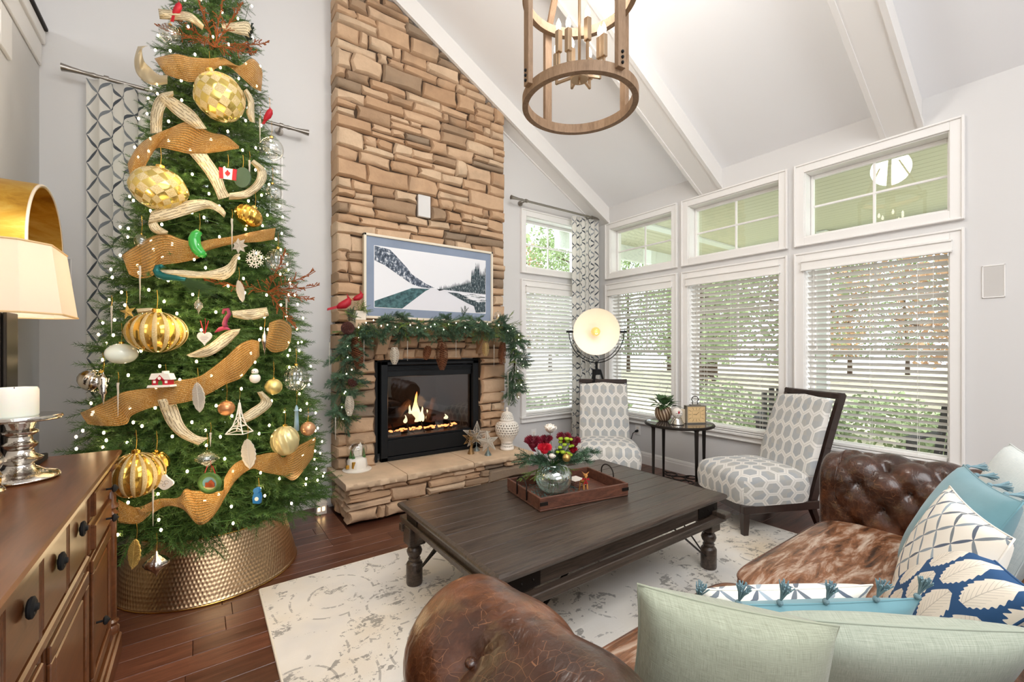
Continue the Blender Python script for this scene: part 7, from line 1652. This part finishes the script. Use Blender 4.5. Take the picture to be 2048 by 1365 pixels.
for k in range(14): a = k*2.4; m.tube([vc+Vector((math.cos(a)*.03, math.sin(a)*.03, .02)), vc+Vector((math.cos(a+1)*.02, math.sin(a+1)*.02, .17))], .0022, 5)
obj('stems', m, M_['green'], e)
def mum(label, q, r_, mat_, n=130, name='red_flower'):
    e = thing(name, label, 'flower', q, 'flowers in the round vase'); m = MB(); rr = random.Random(int(abs(q.x*1e4)))
    m.sph(q-Vector((0, 0, r_*.25)), r_*.55, 10, 7)
    for k in range(n):
        z = 1-(k+.5)/n*1.35; th = k*2.4; s = math.sqrt(max(0, 1-z*z)); d = Vector((s*math.cos(th), s*math.sin(th), z)).normalized(); o = d.orthogonal().normalized(); o2 = d.cross(o)
        tip = q+Vector((d.x, d.y, d.z*.72))*r_*rr.uniform(.9, 1.05); b0 = q+Vector((d.x, d.y, d.z*.72))*r_*.4; w_ = r_*.12
        m.add([b0, (b0+tip)*.5+o*w_, tip+Vector((0, 0, r_*.03)), (b0+tip)*.5-o*w_], [(0, 1, 2, 3)])
    obj('bloom', m, mat_, e); obj('stem', MB().tube([q, vc+Vector((0, 0, .15))], .002, 5), M_['green'], e); return e
F_ = lambda u, v, back=0: onD(u, v, vc.x*sY+vc.y*cY-.05+back)
mum('burgundy chrysanthemum at the upper left of the bouquet', F_(1066, 882, -.03), .056, M_['wine']); mum('burgundy chrysanthemum left of the white rose, above the red bloom', F_(1093, 878, -.0), .042, M_['wine']); mum('burgundy chrysanthemum at the top right of the bouquet', F_(1128, 874, .0), .050, M_['wine']); mum('burgundy chrysanthemum at the far right of the bouquet', F_(1148, 882, -.02), .046, M_['wine'])
mum('bright red carnation at the centre left of the bouquet', F_(1089, 896, -.06), .046, plain('carnation', '#D01630', .6), 170); mum('small red carnation low on the right of the bouquet', F_(1146, 899, 0), .030, M_['red'])
def rose(label, q, r_, mat_):
    e = thing('white_flower', label, 'flower', q, 'flowers in the round vase')
    for k in range(11):
        a = k*2.4; t = .25+.75*k/11; m = MB(); d = Vector((math.cos(a), math.sin(a), 0)); s_ = Vector((-d.y, d.x, 0))
        m.grid(lambda u, v: q+d*r_*t*(.15+.55*math.sin(v*1.5))*math.cos((u-.5)*1.6)+s_*r_*t*(u-.5)*1.5*math.sin(v*2.4+.3)+Vector((0, 0, r_*(.95*v-.3*v*v*t))), 5, 5); obj('petal', m, mat_, e, smooth=True, solid=.0006)
    obj('stem', MB().tube([q, vc+Vector((0, 0, .15))], .002, 5), M_['green'], e)
rose('large white rose at the top of the bouquet', F_(1100, 866, .02), .062, M_['white']); rose('small white bell flower beside the gold ball', F_(1104, 918, -.08), .034, M_['white'])
rl = random.Random(3); m = MB(); e = thing('green_flower', 'cluster of lime green button flowers right of the red carnation', 'flower', F_(1124, 900), 'flowers in the round vase')
for k in range(20): q = F_(rl.uniform(1112, 1146), rl.uniform(876, 912), rl.uniform(-.07, -.02)); b = MB(); b.sph(q, rl.uniform(.011, .016), 10, 7, (1, 1, .7)); obj('button', b, M_['lime'], e, smooth=True); m.tube([q, vc+Vector((0, 0, .16))], .0012, 4)
obj('stalks', m, M_['green'], e)
e = thing('foliage_bunch', 'mixed evergreen sprigs spilling from the flower arrangement', 'foliage', vc+Vector((0, 0, .17))); O3 = vc+Vector((0, 0, .17))
for u, v, s, k in ((1040, 918, .9, 0), (1048, 905, .8, 0), (1035, 940, 1.0, 1), (1062, 945, .9, 1), (1090, 950, .8, 1), (1075, 925, .7, 0), (1185, 895, 1.0, 0), (1170, 905, .9, 0), (1175, 915, .8, 0), (1150, 930, .6, 1), (1110, 940, .6, 0), (1100, 955, .6, 1)):
    d = F_(u, v, -.06)-O3; shared('sprig', (CS if k else GS)[0][0], e, place_M(d*.1, d, 0, d.length/.2*.98))
for k in range(22):
    q = F_(rl.uniform(1058, 1152), rl.uniform(890, 912), rl.uniform(-.06, .03)); d = q-O3; shared('sprig', GS[k % 4][0], e, place_M(d*.25, d+Vector((0, 0, .01)), k, .42))
for k in range(7):
    q = F_(1062+rl.uniform(-6, 26), 890+rl.uniform(-12, 22), -.04); d = (q-O3).normalized(); sd = d.cross(Vector((sY, cY, 0))).normalized(); m = MB(); m.add([q-d*.03, q+sd*.009, q+d*.035, q-sd*.009], [(0, 1, 2, 3)]); obj('dark_leaf', m, M_['wine'], e, solid=.0008)
q = F_(1133, 916, -.07); e = thing('ball_ornament', 'small matte gold ball tucked in the flower arrangement', 'ornament', q); m = MB(); m.sph(q, .0245, 24, 16); obj('ball', m, plain('satin_gold', '#C9A662', .32, .8), e, smooth=True); obj('cap', MB().cyl(q+Vector((0, 0, .024)), q+Vector((0, 0, .030)), .005, n=10), M_['gold'], e)
# deer
dp = TX(.075, -.075, .0115); e = thing('deer_figurine', 'small tan deer figurine wearing a red bow in the tray', 'figurine', dp); tan = plain('deer_tan', '#C98A45', .6, var=.15)
qd = lambda x, y, z: dp+Vector((cY*x-sY*-y*0+sY*y, -sY*x+cY*y, z))
m = MB(); m.tube([qd(-.012, .02, .062), qd(0, .0, .066), qd(.006, -.018, .070), qd(.004, -.026, .088), qd(.004, -.028, .106)], lambda t: .012*(1-.45*t)+.002*math.sin(t*3), 10)
m.sph(qd(.004, -.032, .112), .0125, 12, 8, (.9, 1.2, .95)); m.tube([qd(.004, -.040, .110), qd(.002, -.056, .105)], lambda t: .007*(1-.4*t), 8); obj('body', m, tan, e, smooth=True)
for x, y in ((-.018, .02), (.0, .024), (-.004, -.020), (.014, -.018)): obj('leg', MB().tube([qd(x, y, .062), qd(x*1.2, y*1.15, .03), qd(x*1.5, y*1.35, 0)], lambda t: .0052*(1-.5*t), 7), tan, e, smooth=True)
for s in (-1, 1): obj('ear', MB().cyl(qd(.004+s*.008, -.028, .120), qd(.004+s*.022, -.026, .134), .0045, .0006, 6), tan, e)
m = MB(); m.sph(qd(.004, -.036, .092), .006, 8, 6)
for s in (-1, 1): m.add([qd(.004, -.038, .092), qd(.004+s*.02, -.038, .100), qd(.004+s*.022, -.038, .086)], [(0, 1, 2)]); m.add([qd(.004, -.038, .090), qd(.004+s*.004, -.038, .062), qd(.004+s*.014, -.038, .066)], [(0, 1, 2)])
obj('bow', m, M_['red'], e, solid=.003)
# coasters
for k in range(4):
    cq = TX(.115+rl.uniform(-.002, .002), .07, .0112+k*.0105); e = thing('coaster', ['bottom square coaster of the stack in the tray', 'second square coaster from the bottom of the stack', 'third square coaster from the bottom of the stack', 'top square coaster of the stack, with a pale printed face'][k], 'coaster', cq, 'stack of coasters in the tray'); a = ta+.05*k
    def cb(x0, y0, z0, x1, y1, z1): m = MB(); m.bbox((x0, y0, z0), (x1, y1, z1), .0012); m.v = [tuple(cq+Vector((math.cos(a)*x-math.sin(a)*y, math.sin(a)*x+math.cos(a)*y, z))) for x, y, z in m.v]; return m
    obj('block', cb(-.048, -.048, 0, .048, .048, .0075), M_['tray_wood'], e); obj('face', cb(-.045, -.045, .0076, .045, .045, .0098), plain('coaster_face%d' % k, '#E6DDD2', .6), e)
m = MB(); rb = random.Random(2)
for k in range(900):
    x, y = rb.uniform(-.24, .08), rb.uniform(-.16, .17); q = TX(x, y, .0112+rb.random()*.012); a = rb.random()*6.3; m.add([q, q+Vector((math.cos(a)*.016, math.sin(a)*.016, rb.uniform(0, .01))), q+Vector((math.cos(a+.2)*.010, math.sin(a+.2)*.010, .003))], [(0, 1, 2)])
tag(obj('paper_shred', m, plain('teal_shred', '#3E6A66', .6), loc=TX(0, 0, .0112)), 'dark teal shredded filling scattered in the tray', 'filler', kind='stuff')
# ------------------------------------------------------------------ on the side table
S0 = lambda x, y, z=0: sc_+Vector((cY*x+sY*y, -sY*x+cY*y, zt+.001+z))  # x to the photographer's right, y away
e = thing('potted_plant', 'small leafy plant in a round brown striped pot on the side table', 'plant', S0(-.12, .08)); pc_ = S0(-.12, .08)
m = MB(); m.lathe([(0, 0), (.04, 0), (.068, .03), (.080, .075), (.074, .115), (.058, .135), (.052, .13), (0, .12)], 32, pc_, flute=lambda t, z: 1+.012*math.sin(t*9+z*60)); sm, nt, b = newmat('striped_pot'); u_, v_, _z = sep(nt, coord(nt, 'UV')); put(nt, mix(nt, ((u_*16+v_*3).frac() < .35), hexc('#6B4F38'), hexc('#C8B49A')), b.inputs['Base Color']); obj('pot', m, sm, e, smooth=True)
rr = random.Random(5); lm = plain('plant_leaf', '#3E5A34', .35, var=.25)
for k in range(34):
    a = rr.random()*6.28; el = rr.uniform(.2, 1.25); L = rr.uniform(.13, .22); b0 = pc_+Vector((0, 0, .125)); d = Vector((math.cos(a)*math.cos(el), math.sin(a)*math.cos(el), math.sin(el))); md = b0+d*L*.55; tp_ = b0+d*L+Vector((0, 0, -L*.25)); s_ = d.cross(Vector((0, 0, 1))).normalized()*L*.20; m = MB(); m.add([b0+d*L*.25, md+s_, tp_, md-s_, md-Vector((0, 0, .004))], [(0, 1, 4), (1, 2, 4), (2, 3, 4), (3, 0, 4)]); m.tube([b0, b0+d*L*.3], .0015, 4); obj('leaf', m, lm, e, solid=.0006)
m = MB(); m.tube([pc_+Vector((0, 0, .13)), pc_+Vector((-.05, .0, .22)), pc_+Vector((-.10, .03, .27))], .0015, 4); m.tube([pc_+Vector((0, 0, .13)), pc_+Vector((.03, .0, .26)), pc_+Vector((.05, -.02, .34))], .0012, 4); obj('stalk', m, lm, e)
gq = S0(-.055, -.10); e = thing('snow_globe', 'small snow globe with a red bird and silver base on the side table', 'snow globe', gq)
m = MB(); m.sph(gq+Vector((0, 0, .105)), .048, 24, 16); obj('globe', m, plain('milky_globe', '#E9E2D8', .1, coat=.5), e, smooth=True)
m = MB(); m.lathe([(0, 0), (.062, 0), (.060, .01), (.040, .045), (.036, .062), (0, .064)], 28, gq); obj('base', m, M_['silver'], e, smooth=True); m = MB(); m.sph(gq+Vector((0, 0, .112))-Vector((sY, cY, 0))*.044, .012, 10, 8, (1, .6, 1)); m.cyl(gq+Vector((0, 0, .118))-Vector((sY, cY, 0))*.044, gq+Vector((-.004, 0, .135))-Vector((sY, cY, 0))*.044, .006, .001, 6); obj('red_bird', m, M_['red'], e, smooth=True)
m = MB()
for k in range(6): a = k*1.05; m.tube([gq+Vector((0, 0, .105))-Vector((sY, cY, 0))*.047+Vector((cY, -sY, 0))*math.cos(a)*.012+Vector((0, 0, math.sin(a)*.012)), gq+Vector((0, 0, .105))-Vector((sY, cY, 0))*.040+Vector((cY, -sY, 0))*math.cos(a)*.028+Vector((0, 0, math.sin(a)*.028))], .0014, 4)
obj('twig', m, M_['bark'], e)
bq = S0(.005, -.035); e = thing('wood_block', 'pale whitewashed wooden block sign between globe and clock', 'sign', bq)
m = MB(); m.bbox((-.034, -.018, 0), (.034, .018, .13), .003); m.v = [tuple(bq+Vector((cY*x+sY*y, -sY*x+cY*y, z))) for x, y, z in m.v]; obj('block', m, plain('whitewashed', '#D8C8AE', .8, var=.12), e)
m = MB(); m.bbox((.0345, -.016, .004), (.0365, .016, .126), .0008); m.v = [tuple(bq+Vector((cY*x+sY*y, -sY*x+cY*y, z))) for x, y, z in m.v]; obj('blue_edge', m, plain('worn_blue', '#8FA3A8', .8), e)
kq = S0(.13, -.05); kr = .10; e = thing('mantel_clock', 'rectangular silver-framed carriage clock with cream dial and loop handle', 'clock', kq)
def kx(x, y, z): X_, Y_ = x*math.cos(kr)-y*math.sin(kr), x*math.sin(kr)+y*math.cos(kr); return kq+Vector((cY*X_+sY*Y_, -sY*X_+cY*Y_, z))
def kb(a, b, r_=.002): m = MB(); m.bbox(a, b, r_); m.v = [tuple(kx(*v)) for v in m.v]; return m
pw = plain('pewter', '#9A948A', .35, .85, bmp=.1)
m = kb((-.095, -.028, 0), (.095, .028, .012)); 
for a, b in (((-.095, -.028, .012), (-.085, .028, .158)), ((.085, -.028, .012), (.095, .028, .158)), ((-.095, -.028, .158), (.095, .028, .168)), ((-.085, .02, .012), (.085, .028, .158)), ((-.05, -.018, .168), (.05, .018, .176))): k_ = kb(a, b); m.add(k_.v, k_.f)
obj('case', m, pw, e); obj('dial', kb((-.085, -.0235, .012), (.085, -.018, .158), .0005), plain('clock_dial', '#E2C08C', .6, var=.06), e)
m = MB(); CZ = .085
for k in range(48):
    a = k*math.pi/24; c_, s_ = math.cos(a), math.sin(a); f = min(.080/max(abs(c_), 1e-4), .068/max(abs(s_), 1e-4)); g2 = .80 if k % 4 == 0 else .93; f0 = f*(.62 if k % 4 == 0 else .88)
    m.beam(kx(c_*f0, -.0242, CZ+s_*f0), kx(c_*f*.97, -.0242, CZ+s_*f*.97), .0022 if k % 4 == 0 else .0009, .0008, up=(sY, cY, 0))
for x0, x1, z0, z1 in ((-.038, .038, -.034, -.034), (-.038, .038, .034, .034), (-.038, -.038, -.034, .034), (.038, .038, -.034, .034)): m.beam(kx(x0, -.0242, CZ+z0), kx(x1, -.0242, CZ+z1), .0008, .0006, up=(sY, cY, 0))
obj('dial_marks', m, M_['iron'], e)
for x, z, w_ in ((-.030, .002, .003), (.028, .024, .0022)): m = MB(); m.beam(kx(-x*.15, -.0252, CZ-z*.15), kx(x, -.0252, CZ+z), w_, .001, up=(sY, cY, 0)); obj('clock_hand', m, M_['blackm'], e)
m = MB(); m.tube([kx(-.022, 0, .176), kx(-.028, 0, .19), kx(-.020, 0, .203), kx(-.034, 0, .222), kx(-.022, 0, .246), kx(0, 0, .252), kx(.022, 0, .246), kx(.034, 0, .222), kx(.020, 0, .203), kx(.028, 0, .19), kx(.022, 0, .176)], .004, 8); obj('handle', m, M_['iron'], e, smooth=True)
# small lit house and crystal figures standing on the floor by the chimney, under the tree's right edge
p = Vector((.80, 3.80, .001)); e = thing('lit_village_house', 'small glowing candle lantern house on the floor left of the hearth', 'lantern', p)
m = MB(); m.bbox(p+Vector((-.04, -.035, 0)), p+Vector((.04, .035, .09)), .003); obj('body', m, M_['white'], e); m = MB(); m.prism([(-.05, .09), (.05, .09), (0, .14)], .08, Matrix(((1, 0, 0, p.x), (0, 0, 1, p.y-.04), (0, 1, 0, p.z), (0, 0, 0, 1)))); obj('roof', m, M_['cream'], e)
for x in (-.02, .015): m = MB(); m.box(p+Vector((x-.009, -.0365, .03)), p+Vector((x+.009, -.0355, .06))); obj('window', m, plain('glow%d' % int(x*1000), (1, .7, .3), .5, emit=6, ecol=(1, .66, .3)), e)
